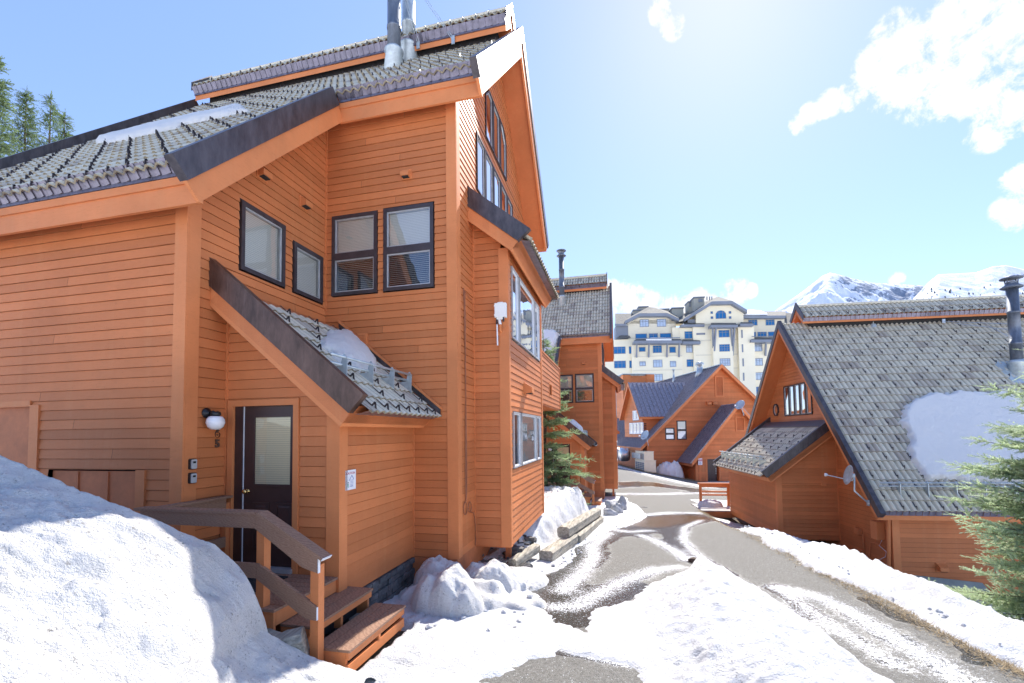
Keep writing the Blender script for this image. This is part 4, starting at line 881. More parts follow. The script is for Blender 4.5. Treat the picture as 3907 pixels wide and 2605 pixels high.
    pv = onp(zb(1190, 440), F(0, RC-.9, zc(RC-.9)+.34), Nn); mb = MB(); mb.lathe([(.14, -.1), (.1, .03), (.05, .06), (.05, .12)], pv, n=14); mb.build('roof_vent', 'galv', roof)
    # flue
    pc = onp(D(2337, 856), F(0, yE, zc(yE)+.36), Nn); top = ony(D(2330, 640), pc[1])[2]
    flue(root, pc, .145, top-.3, True, 'dark grey flue pipe with round cap on the right chalet roof', cone=.30)
    mb = MB(); mb.obox(pc+Nn*.03, F.X*.42, Sd*.5, Nn*.012); mb.build('flashing_plate', 'galv', roof)
    gw = MB()
    for (q0, q1) in ((D(2170, 738), (pc+F.Z*1.55)), (D(2185, 741), pc+F.Z*1.35), (D(2250, 737), pc+F.Z*1.05)): gw.tube([F(*F.ly(q0, ym-.05)), q1], .010, 5)
    q0 = F.ly(D(2168, 737), ym-.03); F.box(gw, q0[0]-.05, q0[0]+.05, ym-.03, ym-.005, q0[2]-.07, q0[2]+.07); gw.build('guy_wire', 'steel', mon)
    # snow fence
    rl = MB(); N_ = Nn; s0 = .72
    for off in ((.37, -.27), (.23, -.21)):
        b = E0+Sd*(s0+off[1])+F.Z*off[0]; rl.tube([b+F.X*(-.28), b+F.X*XE_], .02, 8)
    fe = rl.build('snow_fence', 'galv', root, True)
    for i in range(16):
        x = .17+.66*i; b = E0+Sd*s0+F.X*x; A = [b-Sd*.30+N_*.03, b+Sd*.02+N_*.03, b-Sd*.16+F.Z*.18, b-Sd*.225+F.Z*.38, b-Sd*.27+F.Z*.42, b-Sd*.32+F.Z*.38, b-Sd*.32+F.Z*.18]
        m = MB(); m.prism(A, F.X*.014); m.build('bracket', 'galv', fe)
    # wing roof
    P = F(-2.079, 2.166, -1.70); ws = F.X+F.Z*.79; ws /= np.linalg.norm(ws); wn_ = -F.X*.79+F.Z; wn_ /= np.linalg.norm(wn_); Lw = 2.079*math.hypot(1, .79); YW = 7.25-2.166
    sl = MB(); sl.prism([P+wn_*.04, P+ws*Lw+wn_*.04, P+ws*(Lw-.1)+wn_*.24, P+wn_*.24], F.Y*YW); wr = sl.build('wing_roof', 'soffit', root)
    o = MB(); o.prism([P, P+ws*Lw, P+ws*(Lw+.16)+wn_*.2, P+wn_*.2], F.Y*.045); q = P+F.Y*YW; o.prism([q, q+ws*Lw, q+ws*(Lw+.16)+wn_*.2, q+wn_*.2], F.Y*.045); o.prism([P+F.Y*.046, P+F.Y*.046+wn_*.2, P+F.Y*.046+wn_*.2+ws*.05, P+F.Y*.046+ws*.05], F.Y*(YW-.047)); o.build('rake_board', 'trim', wr)
    d = MB(); A = [P+wn_*.2, P+ws*(Lw+.16)+wn_*.2, P+ws*(Lw+.36)+wn_*.46, P+wn_*.46-ws*.02]; d.prism([a-F.Y*.03 for a in A], F.Y*.10); d.prism([a+F.Y*(YW-.03) for a in A], F.Y*.1); d.split('rake_flashing', 'flash', wr)
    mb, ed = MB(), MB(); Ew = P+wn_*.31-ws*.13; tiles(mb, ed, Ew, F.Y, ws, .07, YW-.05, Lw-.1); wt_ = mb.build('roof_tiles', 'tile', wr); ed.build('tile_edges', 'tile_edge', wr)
    sp = []
    for c in range(0, 7):
        y = .3 if c % 2 else .55
        while y < YW-.2: sp.append((y, c*.32+.04)); y += .61 if c else .305
    place_guards(wr, Ew, F.Y, ws, sp, 60)
    ef = MB()
    for i in range(int(YW/.1525)):
        a = .08+i*.1525; b = a+.076; c = a+.1525; p0 = P+wn_*.20-ws*.02; p1 = P+wn_*.32-ws*.12
        ef.q([p0+F.Y*a, p0+F.Y*b, p1+F.Y*b, p1+F.Y*a]); ef.q([p0-ws*.012+F.Y*b, p0-ws*.012+F.Y*c, p1-ws*.012+F.Y*c, p1-ws*.012+F.Y*b])
    ef.build('eave_flashing', 'galv', wr)
    fl = MB(); a = P+ws*(Lw-.28)+wn_*.37; fl.prism([a, a+F.Y*YW, a+F.Y*YW+ws*.3+F.Z*.02, a+ws*.3+F.Z*.02], F.Z*.02); fl.build('step_flashing', 'flash', wr)
    rl = MB()
    for off in ((.37, -.27), (.23, -.21)):
        b = Ew+ws*(.66+off[1])+F.Z*off[0]; rl.tube([b+F.Y*.55, b+F.Y*(YW+.1)], .018, 6)
    fe = rl.build('snow_fence', 'galv', root, True)
    for i in range(8):
        b = Ew+ws*.66+F.Y*(.85+i*.57); A = [b-ws*.30+wn_*.03, b+ws*.02+wn_*.03, b-ws*.16+F.Z*.18, b-ws*.225+F.Z*.38, b-ws*.27+F.Z*.42, b-ws*.32+F.Z*.38, b-ws*.32+F.Z*.18]; m = MB(); m.prism(A, F.Y*.014); m.build('bracket', 'galv', fe)
    # windows, vents, services
    ys = np.linspace(-5.88, -3.76, 6)
    window(root, F(0, 0, 0), -F.Y, -F.X, [rect(ys[i]+.01, .52, ys[i+1]-.01, 1.67) for i in range(5)], .035, 'frame_dark', 'alu', 'glass_bay', [0]*5, back='curtain')
    oc = [(-6.61+.25*math.cos(a), .79+.27*math.sin(a)) for a in np.arange(8)*math.pi/4+math.pi/8]; window(root, F(0, 0, 0), -F.Y, -F.X, [oc], .05, 'frame_dark', 'alu', 'glass', [0], proud=.06, back='curtain')
    p = F.ly(za(645, 1038), 0); hood(root, F(*p), F.X, -F.Y, .10)
    sv = MB()
    def wbox(q0, q1, t): a = F.lx(q0, 0); b = F.lx(q1, 0); F.box(sv, -t, -.02, min(a[1], b[1]), max(a[1], b[1]), min(a[2], b[2]), max(a[2], b[2]))
    wbox(zd(1200, 965), zd(1240, 1025), .12); wbox(zd(1225, 1138), zd(1262, 1195), .10); wbox(zd(1152, 1168), zd(1225, 1290), .28); wbox(zd(1365, 908), zd(1424, 1068), .22); wbox(zd(1180, 955), zd(1200, 966), .05)
    sv.split('service_box', 'trim', root)
    cv = MB(); T = lambda q, o=.05: F(*(F.lx(q, -o)))
    cv.tube([T(zd(1240, 1020)), T(zd(1245, 1140))], .018, 6); cv.tube([T(zd(1262, 1180)), T(zd(1285, 1215)), T(zd(1300, 1090)), T(zd(1330, 1085)), T(zd(1420, 1120))], .010, 5); cv.build('conduit', 'trim', root)
    cv = MB(); cv.tube([T(zd(1390, 1068)), T(zd(1368, 1110)), T(zd(1425, 1160)), T(zd(1418, 1200)), T(zd(1345, 1235)), T(zd(1360, 1268)), T(zd(1425, 1262)), T(zd(1375, 1335))], .008, 5); cv.build('loose_cable', 'vinyl', root)
    cv = MB(); a = T(zd(1442, 905), .09); b = T(zd(1448, 1400), .09); cv.tube([a, b], .045, 10); cv.build('downpipe', 'trim', root)
    return root
chalet_c = build_right()
# satellite dish on the right chalet
def dish(c, face, base, arm, size, label, foot=None, knee=None):
    c, face, base, arm = (np.array(a, float) for a in (c, face, base, arm)); face /= np.linalg.norm(face)
    root = empty('satellite_dish', base, label=label, cat='satellite dish')
    m = MB(); prof = [(.001, 0), (size*.35, size*.03), (size*.7, size*.12), (size, size*.24), (size*.98, size*.26), (size*.68, size*.14), (size*.34, size*.05), (.001, .02)]
    m.lathe(prof, c-face*size*.12, face, 28); m.build('reflector', 'galv', root, True)
    m = MB(); b = c-face*size*.16; knee = base if knee is None else np.array(knee, float)
    m.tube([b, b-face*size*.25, b-face*size*.25-EZ*size*.35], size*.09, 8); m.tube([b-face*size*.25-EZ*size*.2, knee, base], size*.075, 8); m.obox(b-face*size*.1, EX*size*.2, EY*size*.08, EZ*size*.2); m.obox(base, EX*size*.05, EY*size*.22, EZ*size*.28)
    m.build('mast', 'galv', root, True)
    m = MB(); s = b-EZ*size*.5-face*size*.05; m.tube([b-face*size*.2-EZ*size*.15, s, arm], size*.045, 6); m.build('feed_arm', 'galv', root)
    m = MB(); d = (c-arm)/np.linalg.norm(c-arm); m.lathe([(size*.06, -size*.1), (size*.07, 0), (size*.12, size*.16), (size*.12, size*.2)], arm, d, 10); m.obox(arm, EX*size*.08, EY*size*.06, EZ*size*.16); m.build('receiver', 'vinyl', root)
    return root
Xd = -.56; dc = C_(*C_.lx(zd(1132, 548), -.95)); db_ = C_(*C_.lx(zd(1280, 770), Xd)); da = C_(*C_.lx(zd(940, 545), -1.15)); dk = C_(*C_.lx(zd(1170, 675), -.85))
dish(dc, C_.dir(-1, .14)+np.array([0, 0, .24]), db_, da, .27, 'grey satellite dish with long feed arm on the rake board of the right chalet', knee=dk)
# deck of the right chalet
z5 = lambda x, y: (2340+x/2.49, 1640+y/2.49)
p = C_.ly(z5(842, 764), 7.06); zdk = p[2]; dx0 = p[0]
root = empty('side_deck', C_(dx0, 7.06, zdk-.3), C_.th, label='weathered plank deck with an orange railing at the far end of the right chalet', cat='deck')
plain('grey_plank', (.52, .49, .46), .85, 0, .2, 4, .2)
m = MB()
for i in range(12): C_.box(m, dx0, -1.3, 7.06+i*.15, 7.06+i*.15+.142, zdk-.04, zdk)
m.build('planks', 'grey_plank', root)
m = MB(); C_.box(m, dx0+.03, -1.3, 7.08, 7.12, zdk-.30, zdk-.042); C_.box(m, dx0+.03, dx0+.07, 7.13, 8.85, zdk-.30, zdk-.042); m.build('rim_board', 'plywood', root)
q = ray(*z5(832, 716)); t = zdk/q[2]; P0 = q*t-C_.O; px, py = P0@C_.X, P0@C_.Y; py = min(py, 8.75)
tp = C_.ly(z5(832, 503), py)[2]; rw = C_.ly((2776, 1880), py)[0]
m = MB(); C_.box(m, px-.05, px+.05, py-.05, py+.05, zdk, tp-.06); C_.box(m, rw-.02, rw+.08, py-.05, py+.05, zdk, tp-.06); m.split('rail_post', 'trim', root)
m = MB(); C_.box(m, px-.1, rw+.15, py-.08, py+.08, tp-.06, tp); C_.box(m, px-.06, rw+.09, py-.07, py-.052, tp-.19, tp-.061); m.build('hand_rail', 'trim', root)
m = MB()
for zc in (C_.ly(z5(900, 586), py)[2], C_.ly(z5(900, 616), py)[2]): C_.box(m, px+.051, rw-.021, py-.04, py+.04, zc-.035, zc+.035)
m.split('side_rail', 'trim', root)
def roofblob(name, F, E0, U, Sd, N, poly, h, label, seed=3, step=.035, grow=.09, m='snow_clean', cat='snow patch'):
    poly = np.array(poly, float); u0, s0 = poly.min(0)-.15; u1, s1 = poly.max(0)+.15
    uu, ss = np.meshgrid(np.arange(u0, u1, step), np.arange(s0, s1, step)); sdv = poly_sd(uu, ss, poly)+.34*fbm(uu*2.6, ss*2.6, 5, seed)+.12*fbm(uu*9, ss*14, 3, seed+4)
    t = h*np.sqrt(np.clip(-sdv/grow, 0, 1))*(1+.25*fbm(uu*1.3, ss*1.3, 4, seed+9))+.012*fbm(uu*9, ss*9, 4, seed+2)
    t = np.where(sdv < 0, t+.03, -.03); P = E0+uu[..., None]*U+ss[..., None]*Sd+t[..., None]*N; b = P.reshape(-1, 3)[:, :].mean(0)
    o = grid_mesh(name, P[..., 0]-b[0], P[..., 1]-b[1], P[..., 2]-b[2], m, mask=sdv < .03, label=label, cat=cat); o.location = b; return o
SC = 1.17; Ls = math.hypot(1, SC); Sdc = (C_.Y+C_.Z*SC)/Ls; Nc = (-C_.Y*SC+C_.Z)/Ls; E0c = C_(0, -.36, -2.39-.09*SC+.36)
def onroofC(q): P = onp(q, E0c, Nc)-E0c; return (P@C_.X, P@Sdc)
roofblob('snow_patch', C_, E0c, C_.X, Sdc, Nc, [onroofC(D(*q)) for q in [(2064, 952), (2085, 925), (2120, 910), (2180, 905), (2300, 902), (2400, 910), (2600, 960), (2600, 1112), (2130, 1106), (2112, 1088), (2092, 1064), (2082, 1030), (2084, 1000), (2072, 975)]], .14, 'wide snow field lying on the right chalet roof above its snow fence')
# snow left on the near chalet roofs
E0a = np.array([0, 3.94, zu(3.94)+.535])
def onroofA(q): P = onp(q, E0a, SN)-E0a; return (P[0], P@SD)
roofblob('snow_patch', None, E0a, EX, SD, SN, [onroofA(D(*q)) for q in [(222, 332), (260, 318), (330, 303), (400, 285), (470, 268), (555, 252), (565, 262), (520, 274), (440, 290), (360, 312), (290, 328), (240, 334)]] , .10, 'thin strip of snow lying across the tiles of the near chalet main roof', grow=.2)
es_ = np.array([-1, 0, .83])/math.hypot(1, .83); en_ = np.array([.83, 0, 1])/math.hypot(1, .83); Ee = np.array([-3.173, 0, .094])+en_*.33-es_*.14
def onroofE(q): P = onp(q, Ee, en_)-Ee; return (P[1], P@es_)
z55 = lambda x, y: (700+x/1.96, 900+y/1.96)
roofblob('snow_patch', None, Ee, EY, es_, en_, [onroofE(z55(*q)) for q in [(1030, 790), (1050, 740), (1110, 712), (1200, 730), (1300, 820), (1430, 940), (1400, 1020), (1330, 1040), (1260, 1010), (1170, 950), (1090, 880)]], .15, 'rounded snow lump behind the pipe snow fence on the near entry roof', grow=.30, cat='snow lump')
Eb = Ee+np.array(OFF)
roofblob('snow_patch', None, Eb, EY, es_, en_, [(4.9, .75), (5.6, .75), (5.9, 1.3), (5.6, 1.9), (5.0, 1.8), (4.8, 1.2)], .30, 'snow lump on the second chalet entry roof behind the spruce', grow=.35, step=.06, cat='snow lump')
E0b = E0a+np.array(OFF); onB = lambda q: (lambda P: (P[0], P@SD))(onp(q, E0b, SN)-E0b)
roofblob('snow_patch', None, E0b, EX, SD, SN, [onB(D(*q)) for q in [(1180, 770), (1243, 762), (1278, 765), (1284, 778), (1272, 800), (1262, 830), (1235, 860), (1180, 850)]], .2, 'snow patch on the lower tiled roof of the second chalet', step=.07)
# ------------------------------------------------------------------ building with metal roof at the end of the street
def build_far():
    F = Frame(tuple(ray(2470, 1717)[:2]*41.0), R_(17.5)); zz4 = lambda x, y: (2200+x/2.614, 1400+y/2.614)
    root = empty('lodge', F(5, 4, -5), F.th, label='orange lodge with dark standing seam metal roof and dormer at the street end', cat='house')
    RD, SLD = 7.0, .966; zc = lambda x: -1.74+SLD*(x+.70); XR = 14.7
    def wall(O, U, N, ul, ur, z0, z1, holes=(), ex=.16):
        mb = MB(); siding(mb, O, U, N, ul, ur, z0, z1, holes, ex); return mb.build('wall', 'cedar', root)
    wall(F(0, 0, 0), F.X, -F.Y, lambda z: max(0, (z+1.62)/SLD-.70), lambda z: min(14, 14-(z+1.62)/SLD+.7), -5.6, 5.6, [(1.7, 2.6, -.86, .25), (2.8, 3.73, -.86, .9), (6.6, 7.3, 3.1, 4.9)])
    wall(F(0, 0, 0), -F.Y, -F.X, -18, 0, -5.0, -1.5)
    c = MB(); F.box(c, .5, 13.5, .5, 17.5, -6, -1.7); c.prism([F(.5, .6, -1.7), F(RD, .6, 4.6), F(13.5, .6, -1.7)], F.Y*16); c.build('core', 'dark_room', root)
    mb = MB(); F.box(mb, -.05, .12, -.028, 0, -5, -1.2); F.box(mb, -.03, 0, 0, .12, -5, -1.5); mb.build('corner_trim', 'trim', root)
    mb = MB(); F.box(mb, -.03, .5, 0, 18, -6, -3.9); F.box(mb, 0, 3.4, -.03, 0, -6, -4.45); mb.build('foundation', 'concrete', root)
    sl = MB()
    for s in (0, 1):
        e = -.70 if not s else XR; sl.prism([F(e, -.5, -1.74+.06), F(RD, -.5, zc(RD)+.06), F(RD, -.5, zc(RD)+.28), F(e, -.5, -1.74+.28)], F.Y*18.2)
    roof = sl.build('roof', 'soffit', root)
    def seams(P, U, S_, u0, u1, L, parent, pitch=.40, m='seam_metal'):
        mb = MB(); N = np.cross(U, S_); N /= np.linalg.norm(N); N = N if N[2] > 0 else -N
        mb.prism([P+U*u0, P+U*u1, P+U*u1+S_*L, P+U*u0+S_*L], N*.02)
        u = u0+.05
        while u < u1: mb.obox(P+U*u+S_*L/2+N*.045, U*.02, S_*L/2, N*.026); u += pitch
        return mb.build('metal_roofing', m, parent)
    S1 = F.X+F.Z*SLD; S1 /= np.linalg.norm(S1); S2 = -F.X+F.Z*SLD; S2 /= np.linalg.norm(S2); Lr = (RD+.78)*math.hypot(1, SLD)
    seams(F(-.78, 0, zc(-.78)+.29), F.Y, S1, -.55, 17.7, Lr, roof); seams(F(XR+.08, 0, zc(-.78)+.29), F.Y, S2, -.55, 17.7, Lr, roof)
    rb = MB()
    for (e, sg) in ((-.7, 1), (XR, -1)):
        rb.prism([F(e, -.55, -1.74), F(RD, -.55, zc(RD)), F(RD, -.55, zc(RD)+.34), F(e-sg*.1, -.55, -1.74+.24)], F.Y*(.05+.002*sg))
    F.box(rb, -.72, -.66, -.45, 17.6, -1.80, -1.52); rb.split('rake_board', 'trim', roof)
    rc = MB(); F.box(rc, RD-.15, RD+.15, -.6, 17.7, zc(RD)+.28, zc(RD)+.36); rc.build('ridge_cap', 'galv', roof)
    for (x0, x1, z0, z1) in ((1.71, 2.58, -.85, .24), (2.82, 3.72, -.85, .89)):
        zm = (z0+z1)/2; window(root, F(0, 0, 0), F.X, -F.Y, [rect(x0, z0, x1, zm), rect(x0, zm, x1, z1)], .07, glass='glass_pale', sash='frame_dark')
    def louver(x0, x1, y, z0, z1):
        m = MB(); ring(m, rect(x0-.1, z0-.1, x1+.1, z1+.1), .1, -.02, .06, lambda u, v, d: F(u, y-d, v)); l = m.build('louver', 'trim', root); m = MB(); n = int((z1-z0)/.09)
        for i in range(n): z = z0+(z1-z0)*i/n; m.q([F(x0, y-.04, z), F(x1, y-.04, z), F(x1, y-.005, z+.08), F(x0, y-.005, z+.08)]); m.q([F(x0, y-.005, z+.08), F(x1, y-.005, z+.08), F(x1, y-.04, z+.09), F(x0, y-.04, z+.09)])
        m.build('slats', 'soffit', l)
    louver(6.65, 7.28, 0, 3.15, 4.88); hood(root, F(5.86, 0, 2.47), F.X, -F.Y, .2); hood(root, F(6.4, 0, 2.47), F.X, -F.Y, .2)
    # gabled entrance wing
    ya, W0, W1, AX, AZ = -2.2, 3.42, 10.9, 7.18, 1.97
    ws = (AZ+2.65)/(AX-3.18); zwg = lambda x: -2.65+ws*(x-3.18)
    wall(F(0, ya, 0), F.X, -F.Y, lambda z: max(W0, 3.18+(z+2.55)/ws), lambda z: min(W1, 2*AX-3.18-(z+2.55)/ws), -4.45, 1.8, [(7.15, 7.9, -.08, 1.06), (4.45, 5.5, -4.6, -2.5)])
    wall(F(W0, 0, 0), -F.Y, -F.X, 0, -ya, -4.45, -2.3, [(1.0, 1.9, -4.4, -3.4)]); louver(7.2, 7.86, ya, -.05, 1.03)
    m = MB(); ring(m, rect(.95, -4.42, 1.95, -3.38), .07, -.02, .05, lambda u, v, d: F(W0-d, -u, v)); 
    for i in range(9): m.q([F(W0-.04, -1.02, -4.32+i*.1), F(W0-.04, -1.88, -4.32+i*.1), F(W0+.0, -1.88, -4.23+i*.1), F(W0+.0, -1.02, -4.23+i*.1)])
    m.build('louver', 'soffit', root)
    m = MB(); F.box(m, W0-.03, W0+.16, ya-.03, ya, -4.45, -2.2); F.box(m, W0-.03, W0, ya, ya+.16, -4.45, -2.3); F.box(m, W0+.28, W0+.46, ya-.028, ya, -4.45, -2.6); F.box(m, W0+.5, 9.5, ya-.028, ya, -2.52, -2.38); F.box(m, 4.30, 4.45, ya-.03, ya, -4.45, -2.5); F.box(m, 5.5, 5.62, ya-.03, ya, -4.45, -2.5); m.build('corner_trim', 'trim', root)
    m = MB(); F.box(m, 3.6, 10.5, ya+.4, 0, -6, -2.7); m.prism([F(3.9, ya+.4, -2.7), F(AX, ya+.4, 1.4), F(10.4, ya+.4, -2.7)], F.Y*2.2); m.build('core', 'dark_room', root)
    m = MB(); F.box(m, W0-.05, 6.2, ya-.7, ya, -5.3, -4.46); F.box(m, W0-.1, W1, ya-.05, 0, -6, -4.46); m.build('entrance_step', 'concrete', root)
    sl = MB()
    for sg in (1, -1): e = AX-sg*(AX-2.85); sl.prism([F(e, ya-.5, zwg(2.85)+.05), F(AX, ya-.5, AZ+.05), F(AX, ya-.5, AZ+.27), F(e, ya-.5, zwg(2.85)+.27)], F.Y*(3.4 if sg > 0 else 3.4))
    wr = sl.build('wing_roof', 'soffit', root); Sa = F.X+F.Z*ws; Sa /= np.linalg.norm(Sa); Sb = -F.X+F.Z*ws; Sb /= np.linalg.norm(Sb); LL = (AX-2.75)*math.hypot(1, ws)
    seams(F(2.75, 0, zwg(2.75)+.29), F.Y, Sa, ya-.55, 3.0, LL, wr, .30); seams(F(2*AX-2.75, 0, zwg(2.75)+.29), F.Y, Sb, ya-.55, 3.0, LL, wr, .30)
    rb = MB()
    for sg in (1, -1): e = AX-sg*(AX-2.9); rb.prism([F(e, ya-.56, zwg(2.9)-.05), F(AX, ya-.56, AZ-.05), F(AX, ya-.56, AZ+.30), F(e-sg*.12, ya-.56, zwg(2.9)+.16)], F.Y*(.05+.002*sg))
    F.box(rb, 2.86, 2.92, ya-.5, .0, zwg(2.9)-.12, zwg(2.9)+.16); rb.split('rake_board', 'trim', wr)
    # six panel door
    m = MB(); F.box(m, 4.52, 5.42, ya+.25, ya+.30, -4.46, -2.55); d = m.build('door', 'door_brown', root)
    for r_, (z0, z1) in enumerate(((-4.35, -3.75), (-3.65, -2.95), (-2.87, -2.65))):
        for x0 in (4.62, 5.03): m = MB(); ring(m, rect(x0, z0, x0+.29, z1), .04, -.01, .02, lambda u, v, q: F(u, ya+.25-q, v)); m.build('door_panel', 'door_brown', d)
    m = MB(); F.box(m, 4.3, 5.6, ya+.32, ya+.36, -4.5, -2.3); F.box(m, 4.44, 4.46, ya, ya+.3, -4.46, -2.5); F.box(m, 5.48, 5.50, ya, ya+.3, -4.46, -2.5); m.build('door_recess', 'soffit', root)
    m = MB()
    for k in range(4): m.lathe([(.03, 0), (.03, .04)], F(5.33, ya+.25, -3.35-.15*k), -F.Y, 8)
    m.build('door_lock', 'steel', d)
    # dormer
    dx, y0, y1, RYd, zE, zA = .12, 1.35, 6.65, 4.0, 1.15, 4.6; sd_ = (zA-zE)/(RYd-.98)
    wall(F(dx, 0, 0), -F.Y, -F.X, lambda z: -min(y1, 2*RYd-.98-(z-zE)/sd_), lambda z: -max(y0, .98+(z-zE)/sd_), -.9, zA-.1, [(-4.05, -2.2, 1.0, 2.02), (-5.15, -1.2, -.33, .82)])
    wall(F(0, y0, 0), F.X, -F.Y, dx, lambda z: max(dx, (z+1.4)/SLD-.5), -.9, zE+.15)
    dr = MB()
    for sg in (1, -1): e = RYd-sg*(RYd-.98); dr.prism([F(-.28, e, zE), F(-.28, RYd, zA), F(-.28, RYd, zA+.22), F(-.28, e, zE+.22)], F.X*6.6)
    dr = dr.build('dormer_roof', 'soffit', root); Sy = F.Y+F.Z*sd_; Sy /= np.linalg.norm(Sy); Sy2 = -F.Y+F.Z*sd_; Sy2 /= np.linalg.norm(Sy2); Ld = (RYd-.9)*math.hypot(1, sd_)
    seams(F(0, .9, zE-.1+.25), F.X, Sy, -.32, 6.4, Ld, dr, .42); seams(F(0, 2*RYd-.9, zE-.1+.25), F.X, Sy2, -.32, 6.4, Ld, dr, .42)
    rb = MB()
    for sg in (1, -1): e = RYd-sg*(RYd-.98); rb.prism([F(-.33, e, zE-.08), F(-.33, RYd, zA-.08), F(-.33, RYd, zA+.26), F(-.33, e, zE+.22)], F.X*(.05+.002*sg))
    F.box(rb, -.28, 2.5, .95, 1.0, zE-.05, zE+.2); rb.split('rake_board', 'trim', dr)
    window(root, F(dx, 0, 0), -F.Y, -F.X, [rect(-4.0, 1.05, -3.13, 2.0), rect(-3.12, 1.05, -2.25, 2.0)], .09, 'vinyl', 'vinyl', 'glass_pale')
    window(root, F(dx, 0, 0), -F.Y, -F.X, [rect(-5.1, -.3, -4.15, .8), rect(-4.10, -.3, -3.15, .8), rect(-3.13, -.3, -2.2, .8), rect(-2.15, -.3, -1.25, .8)], .09, 'vinyl', 'vinyl', 'glass_pale')
    # roof pipes and the timber chase behind
    N1 = -F.X*SLD+F.Z; p = onp(zz4(970, 138), F(-.78, 0, zc(-.78)+.3), N1); q = onp(zz4(1230, 62), F(-.78, 0, zc(-.78)+.3), N1)
    m = MB(); m.lathe([(.22, -.3), (.12, .35), (.10, .36), (.10, 1.2), (.16, 1.2), (.16, 1.3)], p, n=14); m.build('vent_pipe', 'galv', root, True)
    m = MB(); m.lathe([(.5, -.4), (.30, .35), (.28, .36), (.28, .8), (.42, .84), (.42, .92), (.3, 1.0), (.4, 1.05), (.1, 1.15)], q, n=16); m.build('vent_pipe', 'galv', root, True)
    return F, root
FD, lodge = build_far()
zz4 = lambda x, y: (2200+x/2.614, 1400+y/2.614)
a = FD.ly(zz4(465, 170), 14); b = FD.ly(zz4(770, 78), 14)
root = empty('chimney_house', FD((a[0]+b[0])/2, 15, -4), FD.th, label='flat topped orange clapboard block with corner boards behind the lodge roof', cat='building')
m = MB(); siding(m, FD(0, 14, 0), FD.X, -FD.Y, a[0]+.6, b[0]-.6, -3, b[2]-.1, (), .2); siding(m, FD(a[0], 14, 0), -FD.Y, -FD.X, -4, 0, -3, b[2]-.1, (), .2); m.build('wall', 'cedar', root)
m = MB(); w = (b[0]-a[0])*.24; FD.box(m, a[0]-.05, a[0]+w, 13.95, 14.6, -3, b[2]); FD.box(m, b[0]-w, b[0]+.05, 13.95, 14.6, -3, b[2]+.05); m.build('corner_trim', 'cedar', root)
m = MB(); FD.box(m, a[0]-.15, b[0]+.15, 13.85, 18, b[2]+.06, b[2]+.16); FD.box(m, a[0]+.3, b[0]-.3, 14.3, 17.8, -3, b[2]+.05); m.build('cap', 'galv', root)
# things around the lodge
def acunit(x0, x1, z0, z1, y0, y1, label):
    root = empty('air_conditioner', FD((x0+x1)/2, (y0+y1)/2, z0), FD.th, label=label, cat='air conditioner', group='cream cooling units stacked by the lodge corner')
    m = MB(); FD.box(m, x0, x1, y0, y1, z0, z1); FD.box(m, x0-.03, x1+.03, y0-.03, y1+.03, z1+.002, z1+.05); m.build('case', 'ac_cream', root)
    m = MB()
    for i in range(5):
        for j in range(4): FD.box(m, x0-.02, x0-.004, y0+.08+(y1-y0-.16)*j/4, y0+.08+(y1-y0-.16)*(j+.8)/4, z0+.12+(z1-z0-.24)*i/5, z0+.12+(z1-z0-.24)*(i+.7)/5)
    m.build('grille', 'hotel_trim', root)
a1, a2 = FD.ly(zz4(672, 848), -1.2), FD.ly(zz4(770, 935), -1.2); acunit(a1[0], a2[0], a2[2], a1[2], -1.2, 1.0, 'upper cream air conditioner cabinet standing on a larger one')
a1, a2 = FD.ly(zz4(675, 938), -1.3), FD.ly(zz4(793, 1052), -1.3); acunit(a1[0], a2[0], a2[2], a1[2], -1.3, 1.1, 'larger lower cream air conditioner cabinet beside the lodge wall')
for (qx, qy, s, lab) in ((430, 862, .62, 'left of two round metal duct fans under the lodge eave'), (515, 872, .66, 'right of two round metal duct fans under the lodge eave, with a cone')):
    P = onp(zz4(qx, qy), FD(-.9, 0, 0), FD.X); root = empty('duct_fan', P-EZ*s, FD.th, label=lab, cat='exhaust fan', group='round duct fans under the eave')
    m = MB(); m.lathe([(s*.9, .8), (s, .7), (s, .15), (s*.92, 0), (s*.8, .05), (s*.45, .1)], P, -FD.X, 22); m.build('casing', 'steel', root, True)
    m = MB(); m.lathe([(s*.5, .0), (s*.42, .5), (s*.15, .62)], P, -FD.X, 18); m.build('cone', 'galv', root, True)
P0, P1 = onp(zz4(565, 852), FD(-.75, 0, 0), FD.X), onp(zz4(650, 915), FD(-.75, 0, 0), FD.X); l0, l1 = P0-FD.O, P1-FD.O
m = MB(); FD.box(m, -.9, -.2, min(l0@FD.Y, l1@FD.Y), max(l0@FD.Y, l1@FD.Y), P1[2], P0[2]); 
for k in (.25, .5, .75): yk = l0@FD.Y*(1-k)+l1@FD.Y*k; FD.box(m, -.93, -.91, yk-.04, yk+.04, P1[2]-.03, P0[2]+.03)
thing(m, 'air_duct', 'galv', label='square galvanised air duct between the round fan and the cream cabinets', cat='duct')
